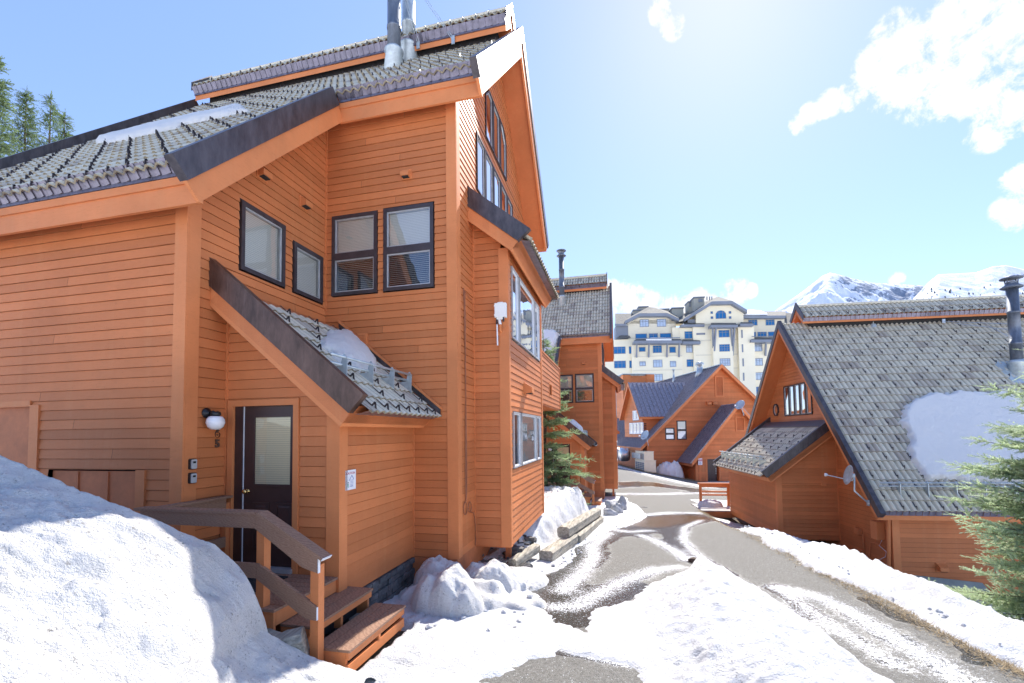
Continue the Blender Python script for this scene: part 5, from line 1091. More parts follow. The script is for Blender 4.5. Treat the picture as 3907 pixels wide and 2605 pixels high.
# metal sign
s0, s1 = FD.ly(zz4(1211, 909), -2.4), FD.ly(zz4(1255, 976), -2.4); sw = s1[0]-s0[0]; sh = s0[2]-s1[2]
root = empty('no_parking_sign', FD((s0[0]+s1[0])/2, -2.4, s1[2]), FD.th, label='white and red NO PARKING sign beside the lodge entrance door', cat='sign')
m = MB(); FD.box(m, s0[0], s1[0], -2.40, -2.385, s1[2], s0[2]); FD.box(m, s0[0]+sw*.45, s0[0]+sw*.55, -2.385, -2.2, s1[2]+.1, s0[2]-.1); m.build('panel', 'sign_white', root)
m = MB(); FD.box(m, s0[0]+.05*sw, s1[0]-.05*sw, -2.406, -2.401, s0[2]-sh*.45, s0[2]-sh*.05); m.build('red_field', 'sign_red', root)
Ts = lambda cx, cz, dd=-2.409: (lambda u, v, d: FD(s0[0]+sw*cx+u, dd-d*.3, s1[2]+sh*cz+v))
text_mesh('NO', .19, 'sign_white', Ts(.5, .72), root, 'lettering', bold=.008); text_mesh('PARKING', .075, 'sign_white', Ts(.5, .59), root, 'lettering')
text_mesh('SKI', .09, 'sign_blue', Ts(.5, .37, -2.404), root, 'lettering') if False else None
text_mesh('VEHICLES', .075, 'sign_blue', Ts(.5, .25, -2.404), root, 'lettering') if False else None
m = MB()
for cz, w in ((.40, .25), (.27, .62), (.14, .5)): FD.box(m, s0[0]+sw*(.5-w/2), s0[0]+sw*(.5+w/2), -2.404, -2.401, s1[2]+sh*cz-.018, s1[2]+sh*cz+.018)
m.build('small_print', 'sign_blue', root)
for (qx, qy, yy, s, lab) in ((683, 680, -.8, .46, 'small satellite dish on the lower left corner of the lodge roof'), (1632, 378, -3.0, .44, 'white satellite dish on the peak of the lodge entrance wing')):
    c = FD(*FD.ly(zz4(qx, qy), yy)); dish(c, np.array([-.7, -.6, .45]), c+np.array([.25, .1, -1.15*s*1.6]), c+np.array([-.9, -.7, -.1])*s*1.3, s, lab)
# ------------------------------------------------------------------ hotel
H = Frame(tuple(ray(2640, 1500)[:2]*95.0), R_(7.7)); hz_ = lambda x, y: (2200+x/2.94, 1000+y/2.94)
hotel = empty('hotel', H(0, 6, -8), H.th, label='large cream stucco hotel with grey roofs and blue windows behind the street', cat='hotel')
def hp(x, y, d=0.0): p = H.ly(hz_(x, y), d); return p[0], p[2]
def hbox(mb, x0, y0, x1, y1, d, back=8.0):
    a = hp(x0, y1, d); b = hp(x1, y0, d); H.box(mb, a[0], b[0], d, d+back, a[1], b[1])
BOTT = 1800
wa = MB()
for (x0, y0, x1, d) in ((330, 862, 652, -.6), (640, 905, 1186, -1.3), (1105, 728, 1205, -.9), (1186, 728, 1450, -1.0), (1338, 690, 1870, -1.6), (1850, 718, 1988, -2.4), (1975, 890, 2600, -1.1)): hbox(wa, x0, y0, x1, BOTT, d)
hw_ = wa.build('wall', 'hotel_wall', hotel)
wg = MB(); hbox(wg, 585, 640, 1112, 1000, -.2); hbox(wg, 1866, 626, 2330, 1000, -.1, 9); wg.split('wall', 'hotel_wall_grey', hotel)
g = MB(); a = [hp(*q, -1.6) for q in ((1338, 700), (1338, 575), (1520, 470), (1745, 468), (1872, 560), (1872, 700))]; g.prism([H(p[0], -1.6, p[1]) for p in a], H.Y*7.9); g.build('gable', 'hotel_wall', hotel)
g = MB(); a = [hp(*q, -.2) for q in ((585, 690), (720, 605), (1015, 602), (1112, 660), (1112, 690))]; g.prism([H(p[0], -.2, p[1]) for p in a], H.Y*7.9); g.build('gable', 'hotel_wall_grey', hotel)
tb = MB(); hbox(tb, 1560, 735, 1745, BOTT, -2.6, 1.1); tb.build('bay', 'hotel_wall', hotel)
def shingles(name='hotel_shingle'):
    m, t, b = mat(name); w = nd(t, 'ShaderNodeTexBrick'); t.links.new(objco(t, (1, 1, 1)), w.inputs['Vector']); w.inputs['Scale'].default_value = 2.2
    n = noise(t, objco(t, (.6, .6, 6)), 3, 6, .7); t.links.new(mixc(t, ramp(t, n, [(.35, 0.0), (.65, 1.0)]), (.075, .07, .065), (.26, .24, .20)), b.inputs['Base Color']); b.inputs['Roughness'].default_value = .9; M[name] = m
shingles()
def hroof(mb, pts): mb.q([H(hp(x, y, d)[0], d, hp(x, y, d)[1]) for (x, y, d) in pts])
rf = MB()
hroof(rf, [(432, 690, -1), (560, 690, -1), (660, 575, 6), (432, 575, 6)])
hroof(rf, [(545, 655, -1.4), (705, 572, -1.4), (810, 502, 4.5), (640, 575, 8)]); hroof(rf, [(705, 572, -1.4), (1020, 570, -1.4), (880, 510, 4.5), (810, 502, 4.5)]); hroof(rf, [(1020, 570, -1.4), (1150, 632, -1.4), (1100, 570, 8), (880, 510, 4.5)])
hroof(rf, [(1215, 625, -2.6), (1515, 438, -2.6), (1575, 388, 3), (1440, 440, 9), (1260, 560, 9)]); hroof(rf, [(1515, 438, -2.6), (1745, 433, -2.6), (1600, 388, 3), (1575, 388, 3)]); hroof(rf, [(1745, 433, -2.6), (1918, 535, -2.6), (1860, 500, 9), (1600, 388, 3)])
hroof(rf, [(1060, 660, -.6), (1250, 660, -.6), (1260, 568, 7), (1060, 568, 7)]); hroof(rf, [(1870, 600, -1.2), (2345, 600, -1.2), (2345, 550, 6), (1870, 550, 6)]); hroof(rf, [(2280, 700, -1.2), (2700, 720, -1.2), (2700, 600, 7), (2300, 560, 7)])
hroof(rf, [(1115, 690, -2), (1440, 690, -2), (1350, 650, 1), (1200, 640, 1)]); hroof(rf, [(1112, 680, -2.0), (1225, 650, -2.0), (1260, 560, 4), (1120, 620, 4)])
hroof(rf, [(645, 880, -3.2), (1182, 880, -3.2), (1160, 858, -1.0), (680, 858, -1.0)]); hroof(rf, [(1190, 888, -2.6), (1388, 888, -2.6), (1370, 864, -1.0), (1190, 864, -1.0)]); hroof(rf, [(1503, 705, -4.0), (1812, 705, -4.0), (1780, 680, -1.6), (1510, 680, -1.6)]); hroof(rf, [(1833, 690, -3.4), (1985, 690, -3.4), (1970, 672, -2.0), (1840, 672, -2.0)]); hroof(rf, [(1960, 868, -3), (2600, 868, -3), (2600, 843, -1), (1965, 843, -1)])
hroof(rf, [(455, 850, -1.2), (610, 850, -1.2), (555, 768, 2), (545, 768, 2)])
# farther roofs right behind the tiled ridge
hroof(rf, [(2810, 545, 10), (3180, 545, 10), (3020, 455, 18), (2990, 455, 18)])
rf.build('roof', 'hotel_shingle', hotel)
tm = MB()
def band(pts, w, d, t=.5):
    P = [hp(*q, d) for q in pts]; Q = [hp(q[0], q[1]+w, d) for q in pts]
    for i in range(len(P)-1): tm.prism([H(P[i][0], d, P[i][1]), H(P[i+1][0], d, P[i+1][1]), H(Q[i+1][0], d, Q[i+1][1]), H(Q[i][0], d, Q[i][1])], H.Y*(t+.003*i))
band([(545, 655), (705, 573), (1020, 571), (1150, 633)], 33, -1.5, 1.3); band([(1215, 626), (1515, 439), (1745, 434), (1918, 536)], 34, -2.7, 1.3); band([(645, 880), (1184, 878)], 30, -3.3, 2.2); band([(1190, 888), (1390, 888)], 28, -2.7, 1.6)
band([(1502, 704), (1812, 702)], 27, -4.1, 1.5); band([(1832, 689), (1986, 688)], 28, -3.5, 1.2); band([(1957, 868), (2600, 865)], 28, -3.1, 2); band([(1868, 600), (2345, 597)], 28, -1.3, 1.1); band([(432, 690), (560, 690)], 22, -1.1, .5); band([(1170, 698), (1436, 696)], 26, -2.1, 1); band([(1345, 795), (1442, 792)], 20, -1.7, .7)
band([(440, 712), (590, 712)], 140, -.4, .3) if False else None
tm.build('cornice', 'hotel_trim', hotel)
lg = MB(); hbox(lg, 440, 712, 590, 862, -.1, 3); hbox(lg, 1248, 640, 1342, 700, -1.2, 3); lg.split('side_panel', 'hotel_trim', hotel)
col = MB(); hbox(col, 1358, 812, 1440, BOTT, -1.5, 2); col.build('pilaster', 'hotel_wall', hotel)
ch = MB(); chc = MB()
for (x0, y0, x1, y1, d) in ((640, 545, 712, 600, 5), (700, 508, 800, 590, 6), (935, 535, 1035, 590, 7), (1075, 520, 1198, 660, 3), (1258, 450, 1330, 600, 4), (1320, 400, 1432, 560, 2), (2915, 485, 3090, 560, 8)):
    hbox(ch, x0, y0, x1, y1+30, d, 2.5); hbox(chc, x0-8, y0-18, x1+8, y0, d-.2, 2.9)
ch.split('chimney', 'hotel_chim', hotel); chc.split('chimney_cap', 'hotel_trim', hotel)
lv = MB(); hbox(lv, 1368, 408, 1412, 448, 1.9, .2); hbox(lv, 1262, 458, 1280, 500, 3.9, .2); hbox(lv, 1298, 452, 1322, 495, 3.9, .2); lv.split('louver', 'hotel_trim', hotel)
br = MB()
for (xt, yt, xb, yb_, d) in ((676, 910, 672, 1068, -2.6), (812, 910, 808, 1066, -2.6), (1016, 908, 1012, 1064, -2.6), (1152, 908, 1147, 1062, -2.6), (1525, 730, 1538, 1052, -3.2), (1562, 730, 1540, 1052, -3.4), (1738, 730, 1746, 1050, -3.2), (1772, 730, 1748, 1050, -3.4), (2124, 895, 2118, 1048, -2.4)):
    a = hp(xt, yt, d); b = hp(xb, yb_, d+1.2); br.bar(H(a[0], d, a[1]), H(b[0], d+1.2, b[1]), .28, .40, H.Y)
br.split('bracket', 'hotel_trim', hotel)
HW = [(660, 800, 787, 858, 'b', -.2, 1), (812, 797, 910, 858, 'b', -.2, 2), (935, 795, 1060, 856, 'b', -.2, 1), (710, 640, 808, 728, 'p', -.2, 3), (902, 637, 1002, 726, 'p', -.2, 3),
 (417, 946, 547, 1030, 'b', -.6, 3), (587, 944, 626, 1028, 'b', -.6, 1), (422, 1105, 551, 1190, 'b', -.6, 3), (592, 1103, 632, 1188, 'b', -.6, 1),
 (700, 951, 770, 1005, 'b', -1.3, 1), (856, 933, 954, 1019, 'b', -1.3, 3), (1042, 948, 1110, 1017, 'b', -1.3, 1), (706, 1112, 774, 1165, 'p', -1.3, 2), (860, 1093, 960, 1181, 'p', -1.3, 3), (1048, 1108, 1116, 1177, 'p', -1.3, 2), (866, 1253, 964, 1335, 'p', -1.3, 3),
 (1165, 950, 1182, 1004, 'b', -.9, 1), (1170, 1110, 1188, 1163, 'b', -.9, 1), (1212, 774, 1308, 860, 'b', -1.0, 2), (1229, 929, 1328, 1015, 'p', -1.0, 3), (1236, 1088, 1336, 1174, 'b', -1.0, 2),
 (1502, 551, 1528, 580, 'b', -1.6, 1), (1504, 608, 1531, 637, 'b', -1.6, 1), (1706, 549, 1733, 578, 'b', -1.6, 1), (1708, 606, 1735, 635, 'b', -1.6, 1), (1560, 538, 1674, 636, 'a', -1.6, 3),
 (1595, 760, 1712, 845, 'b', -2.6, 3), (1602, 919, 1717, 1004, 'b', -2.6, 4), (1608, 1078, 1722, 1164, 'p', -2.6, 4),
 (1849, 760, 1861, 850, 'p', -2.4, 1), (1855, 920, 1867, 1010, 'p', -2.4, 1), (1862, 1080, 1874, 1168, 'p', -2.4, 1), (1868, 1240, 1880, 1328, 'p', -2.4, 1),
 (1927, 645, 2026, 712, 'b', -.1, 3), (2121, 643, 2219, 710, 'b', -.1, 3), (1975, 782, 2010, 840, 'b', -.1, 1), (2030, 780, 2130, 840, 'b', -.1, 3), (2148, 778, 2224, 838, 'b', -.1, 1),
 (1981, 917, 2080, 1002, 'p', -1.1, 3), (1988, 1077, 2086, 1162, 'p', -1.1, 3), (1994, 1236, 2092, 1322, 'p', -1.1, 3), (2002, 1396, 2100, 1480, 'b', -1.1, 3)]
for (x0, y0, x1, y1, k, d, nc) in HW:
    a = hp(x0, y1, d); b = hp(x1, y0, d); fr = MB(); pn = MB(); T = lambda u, v, q: H(u, d-q, v); P = rect(a[0], a[1], b[0], b[1])
    if k == 'a':
        w = (b[0]-a[0]); P = [(a[0], a[1]), (b[0], a[1]), (b[0], b[1]-.7), (b[0]-w*.2, b[1]-.15), (b[0]-w*.5, b[1]), (a[0]+w*.2, b[1]-.15), (a[0], b[1]-.7)]
    I = ring(fr, P, .10, -.1, .06, T); pn.q([T(*p, .02) for p in I])
    for i in range(1, nc): u = a[0]+(b[0]-a[0])*i/nc; fr.prism([T(u-.04, a[1]+.1, .024), T(u+.04, a[1]+.1, .024), T(u+.04, b[1]-.1, .024), T(u-.04, b[1]-.1, .024)], -H.Y*.03)
    if nc > 1: v = b[1]-(b[1]-a[1])*.3; fr.prism([T(a[0]+.1, v-.04, .026), T(b[0]-.1, v-.04, .026), T(b[0]-.1, v+.04, .026), T(a[0]+.1, v+.04, .026)], -H.Y*.034)
    if nc == 4: v = b[1]-(b[1]-a[1])*.65; fr.prism([T(a[0]+.1, v-.04, .026), T(b[0]-.1, v-.04, .026), T(b[0]-.1, v+.04, .026), T(a[0]+.1, v+.04, .026)], -H.Y*.034)
    w = fr.build('window', 'hotel_trim', hotel); pn.build('pane', 'glass_blue' if k != 'p' else 'glass_pale', w)
bl = MB(); hbox(bl, 660, 848, 1160, 856, -2.9, .08)
hbox(bl, 1965, 826, 2300, 832, -2.6, .08); bl.split('balcony_rail', 'hotel_trim', hotel)
sl_ = MB(); 
for yy in (868, 1052, 1210): hbox(sl_, 640, yy, 1186, yy+3, -1.36, .1)
for yy in (1035, 1190, 870): hbox(sl_, 1338, yy, 1870, yy+3, -1.66, .1)
sl_.split('string_course', 'hotel_wall_grey', hotel)
ant = MB()
for x in (1462, 1492, 1517): p = hp(x, 425, 3); t_ = hp(x, 385, 3); ant.tube([H(p[0], 3, p[1]), H(t_[0], 3, t_[1])], .12, 6)
ant.build('antenna', 'hotel_trim', hotel)
def hsnow(pts, d0, d1, label):
    m = MB(); V = [H(hp(x, y, d)[0], d, hp(x, y, d)[1]) for (x, y, d) in pts]; m.prism(V, (0, 0, .35)); thing(m, 'snow_patch', 'snow_clean', label=label, cat='snow patch')
hsnow([(1872, 595, -.9), (2140, 592, -.9), (2060, 560, 4.5), (1960, 552, 5), (1880, 556, 4.5)], 0, 0, 'snow left on the right hand roof of the hotel beside its tower')
hsnow([(780, 880, -3.0), (1065, 878, -3.0), (1000, 862, -1.6), (840, 863, -1.6)], 0, 0, 'thin snow on the long balcony canopy of the hotel')
# ------------------------------------------------------------------ ground, road, snow
def road(q):
    d = ray(*q); t = -2.118/(d[2]+.058*d[1]); return (d*t)[:2]
gq = lambda x, y: (1900+x/1.12, 1850+y/1.12)
A_MAIN = [road(gq(*q)) for q in [(545, 40), (560, 70), (600, 88), (640, 130), (622, 150), (560, 178), (500, 190), (450, 215), (385, 250), (330, 270), (340, 300), (320, 330), (260, 365), (185, 395), (115, 420), (150, 450), (190, 490), (165, 515), (230, 550), (250, 590), (320, 600), (372, 628), (375, 568), (420, 530), (470, 516), (560, 492), (610, 450), (640, 425), (720, 392), (800, 366), (830, 345), (872, 333), (930, 365), (1000, 405), (1080, 460), (1160, 510), (1250, 570), (1344, 632)]]
A_MAIN += [road(D(2010, 1568)), np.array([2.7, 3.2]), np.array([2.9, 1.0]), np.array([4.2, 1.0]), np.array([3.9, 4.5]), road(D(2330, 1562)), road(D(2150, 1468)), road(D(2000, 1388)), road(D(1850, 1312)), road(D(1700, 1228)), road(D(1618, 1182)), np.array([3.0, 21.0]), np.array([5.5, 26]), np.array([7, 40]), np.array([-14, 42]), np.array([-14, 30]), np.array([.0, 30])]
A_P1 = [road(gq(*q)) for q in [(-40, 830), (60, 800), (120, 770), (200, 745), (250, 735), (270, 710), (330, 725), (400, 745), (460, 765), (520, 775), (570, 800), (602, 846)]]+[np.array([.05, 4.1]), np.array([-.4, 3.9]), np.array([-1.3, 4.2])]
def asphalt_sd(x, y): return np.minimum(poly_sd(x, y, A_MAIN), poly_sd(x, y, A_P1))
def groundmat():
    m, t, b = mat('ground'); v = objco(t); n = noise(t, v, 1.3, 6, .65); f = noise(t, v, 25, 4, .7)
    c = mixc(t, ramp(t, n, [(.3, 0.0), (.7, 1.0)]), (.09, .065, .045), (.23, .17, .10)); c = mixc(t, ramp(t, f, [(.4, 0.0), (.65, 1.0)]), c, (.05, .04, .03)); sn = mth(t, 'SUBTRACT', ramp(t, noise(t, v, .35, 6, .7), [(.30, 0.0), (.36, 1.0)]), attr(t, 'bare')); c = mixc(t, ramp(t, sn, [(.1, 0.0), (.3, 1.0)]), c, (.84, .84, .85)); t.links.new(c, b.inputs['Base Color']); b.inputs['Roughness'].default_value = .95; bump(t, b, f, .8, .03); M['ground'] = m
groundmat()
gx = np.concatenate([-np.geomspace(12, 6000, 30)[::-1], np.arange(-11.5, 16, .5), np.geomspace(16.5, 6000, 30)]); gy = np.concatenate([-np.geomspace(1, 6000, 30)[::-1], np.arange(0, 52, .5), np.geomspace(53, 8000, 34)])
X, Y = np.meshgrid(gx, gy); grid_mesh('ground', X, Y, gz(X, Y)-.02-.02*((X > -3.6) & (X < 4.2)), 'ground', attrs={'bare': ((X > -6) & (X < 12) & (Y > .5) & (Y < 27))*1.0}, kind='structure')
def roadmat():
    m, t, b = mat('asphalt'); v = objco(t); ag = noise(t, v, 120, 3, .7); med = noise(t, v, 6, 6, .65); big = noise(t, v, .8, 4, .6); sp = mixc(t, .6, noise(t, v, 26, 5, .75), noise(t, v, 80, 3, .7))
    vor = nd(t, 'ShaderNodeTexVoronoi'); t.links.new(v, vor.inputs['Vector']); vor.inputs['Scale'].default_value = 85
    agm = mixc(t, .5, ag, noise(t, v, 32, 5, .8)); dry = mixc(t, ramp(t, agm, [(.38, 0.0), (.60, 1.0)]), (.035, .032, .027), (.215, .205, .18)); dry = mixc(t, mth(t, 'MULTIPLY', ramp(t, big, [(.35, 0.0), (.7, 1.0)]), .2), dry, (.135, .128, .112))
    wetf = mth(t, 'ADD', attr(t, 'wet'), mth(t, 'MULTIPLY', mth(t, 'SUBTRACT', med, .5), .9)); wet = ramp(t, wetf, [(.36, 0.0), (.56, 1.0)])
    poolf = ramp(t, attr(t, 'pool'), [(.35, 0.0), (.6, 1.0)])
    wc = mixc(t, poolf, (.028, .025, .021), (.12, .068, .022)); c = mixc(t, wet, dry, wc)
    slf = mth(t, 'ADD', mth(t, 'MULTIPLY', attr(t, 'slush'), .86), mth(t, 'MULTIPLY', mth(t, 'SUBTRACT', med, .5), .7))
    thr = mth(t, 'ADD', mth(t, 'SUBTRACT', slf, .66), mth(t, 'MULTIPLY', mth(t, 'SUBTRACT', sp, .5), 6.5)); sl = ramp(t, thr, [(.0, 0.0), (.12, 1.0)])
    c = mixc(t, sl, c, (.66, .67, .69)); t.links.new(c, b.inputs['Base Color'])
    r = mth(t, 'SUBTRACT', .85, mth(t, 'MULTIPLY', wet, .62)); r = mth(t, 'MAXIMUM', r, mth(t, 'MULTIPLY', sl, .5)); r = mth(t, 'SUBTRACT', r, mth(t, 'MULTIPLY', mth(t, 'MULTIPLY', poolf, wet), .14)); t.links.new(r, b.inputs['Roughness'])
    n = nd(t, 'ShaderNodeBump'); t.links.new(mixc(t, .5, ag, vor.outputs['Distance']), n.inputs['Height']); n.inputs['Distance'].default_value = .012; t.links.new(mth(t, 'SUBTRACT', .7, mth(t, 'MULTIPLY', wet, .45)), n.inputs['Strength']); t.links.new(n.outputs[0], b.inputs['Normal']); M['asphalt'] = m
roadmat()
rx = np.concatenate([np.arange(-14, -3, .25), np.arange(-3, 4.3, .045), np.arange(4.5, 9, .3)]); ry = np.concatenate([np.arange(.5, 3.5, .15), 3.5*np.exp(np.arange(0, 2.6, .0095))]); ry = ry[ry < 46]
X, Y = np.meshgrid(rx, ry); rough = asphalt_sd(X, Y)
inroad = ((X > -2.4) & (X < 4.1) & (Y < 24)) | (Y >= 22) & (X < 7.5)
P_ = lambda pts: [road(gq(*q)) for q in pts]
G = lambda d, w: np.exp(-(d/w)**2)
wetl = G(seg_d(X, Y, P_([(560, 185), (640, 165), (720, 150), (860, 140)])), .95)+G(seg_d(X, Y, P_([(700, 175), (745, 230), (790, 285), (850, 325), (960, 380)])), .22)+.9*G(seg_d(X, Y, P_([(500, 195), (380, 265), (330, 300), (290, 370), (170, 420)])), .17)+.9*G(seg_d(X, Y, P_([(170, 425), (230, 470), (260, 540), (320, 590), (420, 520), (530, 480), (600, 430)])), .16)
wetl += .8*G(seg_d(X, Y, P_([(1180, 445), (1260, 490), (1344, 560)]))-.0, .12)+.9*G(seg_d(X, Y, [road(D(*q)) for q in ((1985, 1375), (2080, 1425), (2190, 1450), (2250, 1520))]), .13)+.7*G(seg_d(X, Y, [road(D(*q)) for q in ((1180, 1500), (1300, 1500), (1420, 1510))]), .10)+.9*G(seg_d(X, Y, [road(D(*q)) for q in ((1400, 1128), (1490, 1124), (1600, 1130))]), 1.3)+.7*G(seg_d(X, Y, [road(D(*q)) for q in ((1430, 1162), (1480, 1165))]), .35)
pool = G(seg_d(X, Y, P_([(640, 165), (720, 150), (800, 140)])), .9)+G(seg_d(X, Y, [road(D(*q)) for q in ((1420, 1124), (1520, 1124))]), 1.6)
sl = G(seg_d(X, Y, P_([(470, 205), (400, 260), (410, 310), (350, 380), (280, 450)])), .26)+.95*G(seg_d(X, Y, P_([(230, 520), (330, 520), (440, 460), (560, 400), (680, 360), (770, 350)])), .24)+G(seg_d(X, Y, P_([(610, 215), (680, 240), (760, 285), (810, 320)])), .2)+.9*G(seg_d(X, Y, P_([(870, 150), (800, 180), (790, 230), (830, 280), (900, 330), (1000, 400), (1100, 465), (1200, 520), (1344, 615)])), .17)+.9*G(seg_d(X, Y, P_([(490, 190), (560, 200), (640, 195)])), .25)+1.0*G(seg_d(X, Y, P_([(640, 128), (740, 118), (850, 120)])), .35)
sl += .95*G(seg_d(X, Y, [road(D(*q)) for q in ((1800, 1350), (1880, 1370), (1960, 1410), (2060, 1470), (2150, 1520), (2220, 1568))]), .23)+.85*G(seg_d(X, Y, [road(D(*q)) for q in ((1790, 1352), (1850, 1395), (1950, 1460), (2060, 1530))]), .16)+.9*G(seg_d(X, Y, [road(D(*q)) for q in ((2100, 1400), (2180, 1440), (2230, 1450))]), .2)+.9*G(seg_d(X, Y, [road(D(*q)) for q in ((1180, 1490), (1260, 1480), (1330, 1500), (1440, 1525))]), .10)
sl += 1.1*G(seg_d(X, Y, [road(D(*q)) for q in ((1400, 1105), (1500, 1112), (1610, 1122))]), 1.0)+.9*G(seg_d(X, Y, [road(D(*q)) for q in ((1420, 1138), (1520, 1138), (1610, 1135))]), .5)
wetl = wetl+.55*sstep(.6, .0, seg_d(X, Y, P_([(180, 425), (260, 500), (320, 570)])))+.35*sstep(.9, .1, seg_d(X, Y, P_([(640, 165), (560, 190), (440, 240), (320, 330)])))+.3*fbm(X*.8, Y*.8, 4, 77)
wetl = wetl+.72*np.clip(sl, 0, 1)**.4*(.6+.9*(fbm(X*1.7, Y*1.7, 4, 71)+.3))
grid_mesh('road', X, Y, gz(X, Y)+.004*fbm(X*3, Y*3, 4), 'asphalt', mask=inroad, attrs={'wet': np.clip(wetl, 0, 1.2), 'slush': np.clip(sl, 0, 1.1), 'pool': np.clip(pool, 0, 1)}, kind='structure')
# snow cover: a thin layer that thins out and dips under the asphalt where the road is bare
sx = np.concatenate([np.arange(-12, -5, .25), np.arange(-5, 4.2, .038), np.arange(4.2, 9, .05), np.arange(9, 16, .25)]); sy = np.concatenate([np.arange(.4, 3.0, .08), 3.0*np.exp(np.arange(0, 2.2, .0095))]); sy = sy[sy < 25.5]
X, Y = np.meshgrid(sx, sy); sd = asphalt_sd(X, Y)
n1 = fbm(X*1.1, Y*1.1, 5, 2); n2 = fbm(X*5, Y*5, 5, 3); n3 = fbm(X*18, Y*18, 4, 4)
n4 = fbm(X*42, Y*42, 3, 14); e = sd+.16*n2+.11*n3+.05*n4
left = (X < 2.9)
t = np.where(left, .055*sstep(-.01, .10, e)+.03*sstep(.1, .6, e)+.02*n2*sstep(0, .2, e)+.012*n3, 0)
# bank along the near chalet and the timbers
foot = np.interp(Y, [7, 8.5, 10, 11.2, 15, 16.6, 17.6], [-1.95, -1.95, -1.78, -1.46, -1.08, -1.0, -1.5]); hb = np.interp(Y, [6.4, 7.5, 8.5, 10, 12, 14, 16, 17.0, 17.8], [0, .06, .16, .44, .78, 1.02, 1.0, .88, 0])
dd = foot-X+.10*n2; t = t+np.where(left, hb*sstep(-.02, .55, dd)*(1+.22*n1)*(1-.0*sstep(2, 4, dd))+.22*n2*sstep(0, .3, dd)*(hb > .08)+.07*n3*sstep(0, .2, dd), 0)
t = t+np.where(left & (X < -1.7), .25*sstep(-1.7, -3, X)*sstep(16.5, 18, Y), 0)
# roadside bank on the right
ge = np.array([road(D(*q)) for q in [(1600, 1172), (1618, 1182), (1700, 1228), (1850, 1312), (2000, 1388), (2150, 1468), (2330, 1562)]]+[np.array([3.9, 4.0]), np.array([4.1, 1.0])]); o = np.argsort(ge[:, 1]); gedge = np.interp(Y, ge[o, 1], ge[o, 0])
gd = X-gedge-(.30+.75*n1+.30*n2)
gd = gd+.10*n3+.04*n4
rt_ = (.11*sstep(-.02, .12, gd)+.13*sstep(.1, .8, gd)*(1+.9*n1)+.20*n2*sstep(0, .3, gd)+.06*n3*sstep(0, .2, gd)+.02*n4)*(1-.75*sstep(15, 18.5, Y))-.03
# the bank crest sags in front of the right chalet
rt_ = rt_+.22*np.exp(-((X-(gedge+1.25))/.38)**2)*sstep(3, 6, Y)*(1-sstep(11, 14, Y))*(1+.8*n1)
t = np.where(left, t-.022, rt_)
hole = (X > -5.0) & (X < -2.55) & (Y > 3.75) & (Y < 5.3)
t = np.where(hole, -.15, t)
lc = (X-C_.O[0])*C_.X[0]+(Y-C_.O[1])*C_.X[1]; lcy = (X-C_.O[0])*C_.Y[0]+(Y-C_.O[1])*C_.Y[1]; t = np.where((lc > -3.1) & (lc < .5) & (lcy > 6.6) & (lcy < 9.2), -.2, t)
Lc = X*math.cos(R_(5.5))*0
grid_mesh('snow_cover', X, Y, gz(X, Y)+t, 'snow', mask=(t > -.02) & (Y < 24.5), kind='stuff', label='old granular snow covering the verges and the edges of the road', cat='snow')
# ---- snow heaps
def ext_grid(name, X, Y, Z, m, label, cat='snow heap', mask=None, group=None):
    b = np.array([X.mean(), Y.mean(), Z.min()]); o = grid_mesh(name, X-b[0], Y-b[1], Z-b[2], m, mask=mask, label=label, cat=cat, group=group); o.location = b; return o
def mound(name, cx, cy, rx, ry, h, label, p=3.0, seed=1, m='snow_dirty', n=70, rotz=0, base=None, rough=.12):
    u, v = np.meshgrid(np.linspace(-1.5, 1.5, n), np.linspace(-1.5, 1.5, n)); c, s = math.cos(rotz), math.sin(rotz)
    X = cx+u*rx*c-v*ry*s; Y = cy+u*rx*s+v*ry*c; r = np.sqrt(u*u+v*v)+.55*fbm(X*1.9, Y*1.9, 5, seed)
    dm = np.clip(1-np.abs(r)**p, 0, 1)**.55; z = h*dm*(1+.5*fbm(X*2.6, Y*2.6, 5, seed+3))+rough*fbm(X*6, Y*6, 5, seed+5)*np.clip(dm*3, 0, 1)+.02*fbm(X*22, Y*22, 3, seed+7)-.06-.05*sstep(1, 1.5, r)
    return ext_grid(name, X, Y, (gz(X, Y) if base is None else base)+z, m, label)
mound('snow_heap', -2.42, 6.02, .56, .46, .60, 'tall dirty snow heap right behind the lowest porch step', 2.4, 3, rough=.22)
mound('snow_heap', -2.78, 6.60, .46, .32, .60, 'snow heap against the chalet wall behind the tall heap', 2.6, 11, rough=.16)
mound('snow_heap', -2.12, 6.95, .62, .44, .52, 'rounded snow heap in front of the chalet gable corner', 2.5, 17, rough=.2)
mound('snow_heap', -2.30, 6.45, 1.15, .62, .34, 'low broad snow heap joining the taller heaps along the chalet wall', 2.0, 29, rough=.2)
mound('snow_heap', -1.78, 7.7, .5, .7, .26, 'low snow heap beside the gap under the bay', 2.2, 23)
# ploughed pile between the two lanes
A_PILE = P_([(560, 540), (610, 470), (650, 432), (720, 396), (800, 368), (830, 346), (872, 334), (930, 365), (1000, 405), (1080, 460), (1160, 510), (1250, 570), (1344, 632)])+[road(D(2010, 1568)), np.array([2.65, 3.0]), np.array([2.7, 1.2]), np.array([.4, 1.2]), np.array([.35, 4.3]), road(gq(650, 780)), road(gq(575, 640))]
px_, py_ = np.meshgrid(np.arange(-.5, 3.2, .026), np.arange(1.0, 10.4, .026)); sdp = poly_sd(px_, py_, A_PILE)+.07*fbm(px_*4, py_*4, 4, 8)+.02*fbm(px_*20, py_*20, 3, 6)
dR = seg_d(px_, py_, [A_PILE[i] for i in range(6, 15)])
hgt = .17*sstep(0, .10, -sdp)*np.exp(-(dR/.5)**2)+.05*sstep(0, .3, -sdp)+.30*sstep(.0, 1.1, -sdp)*(1-.45*sstep(.9, 2.6, dR))
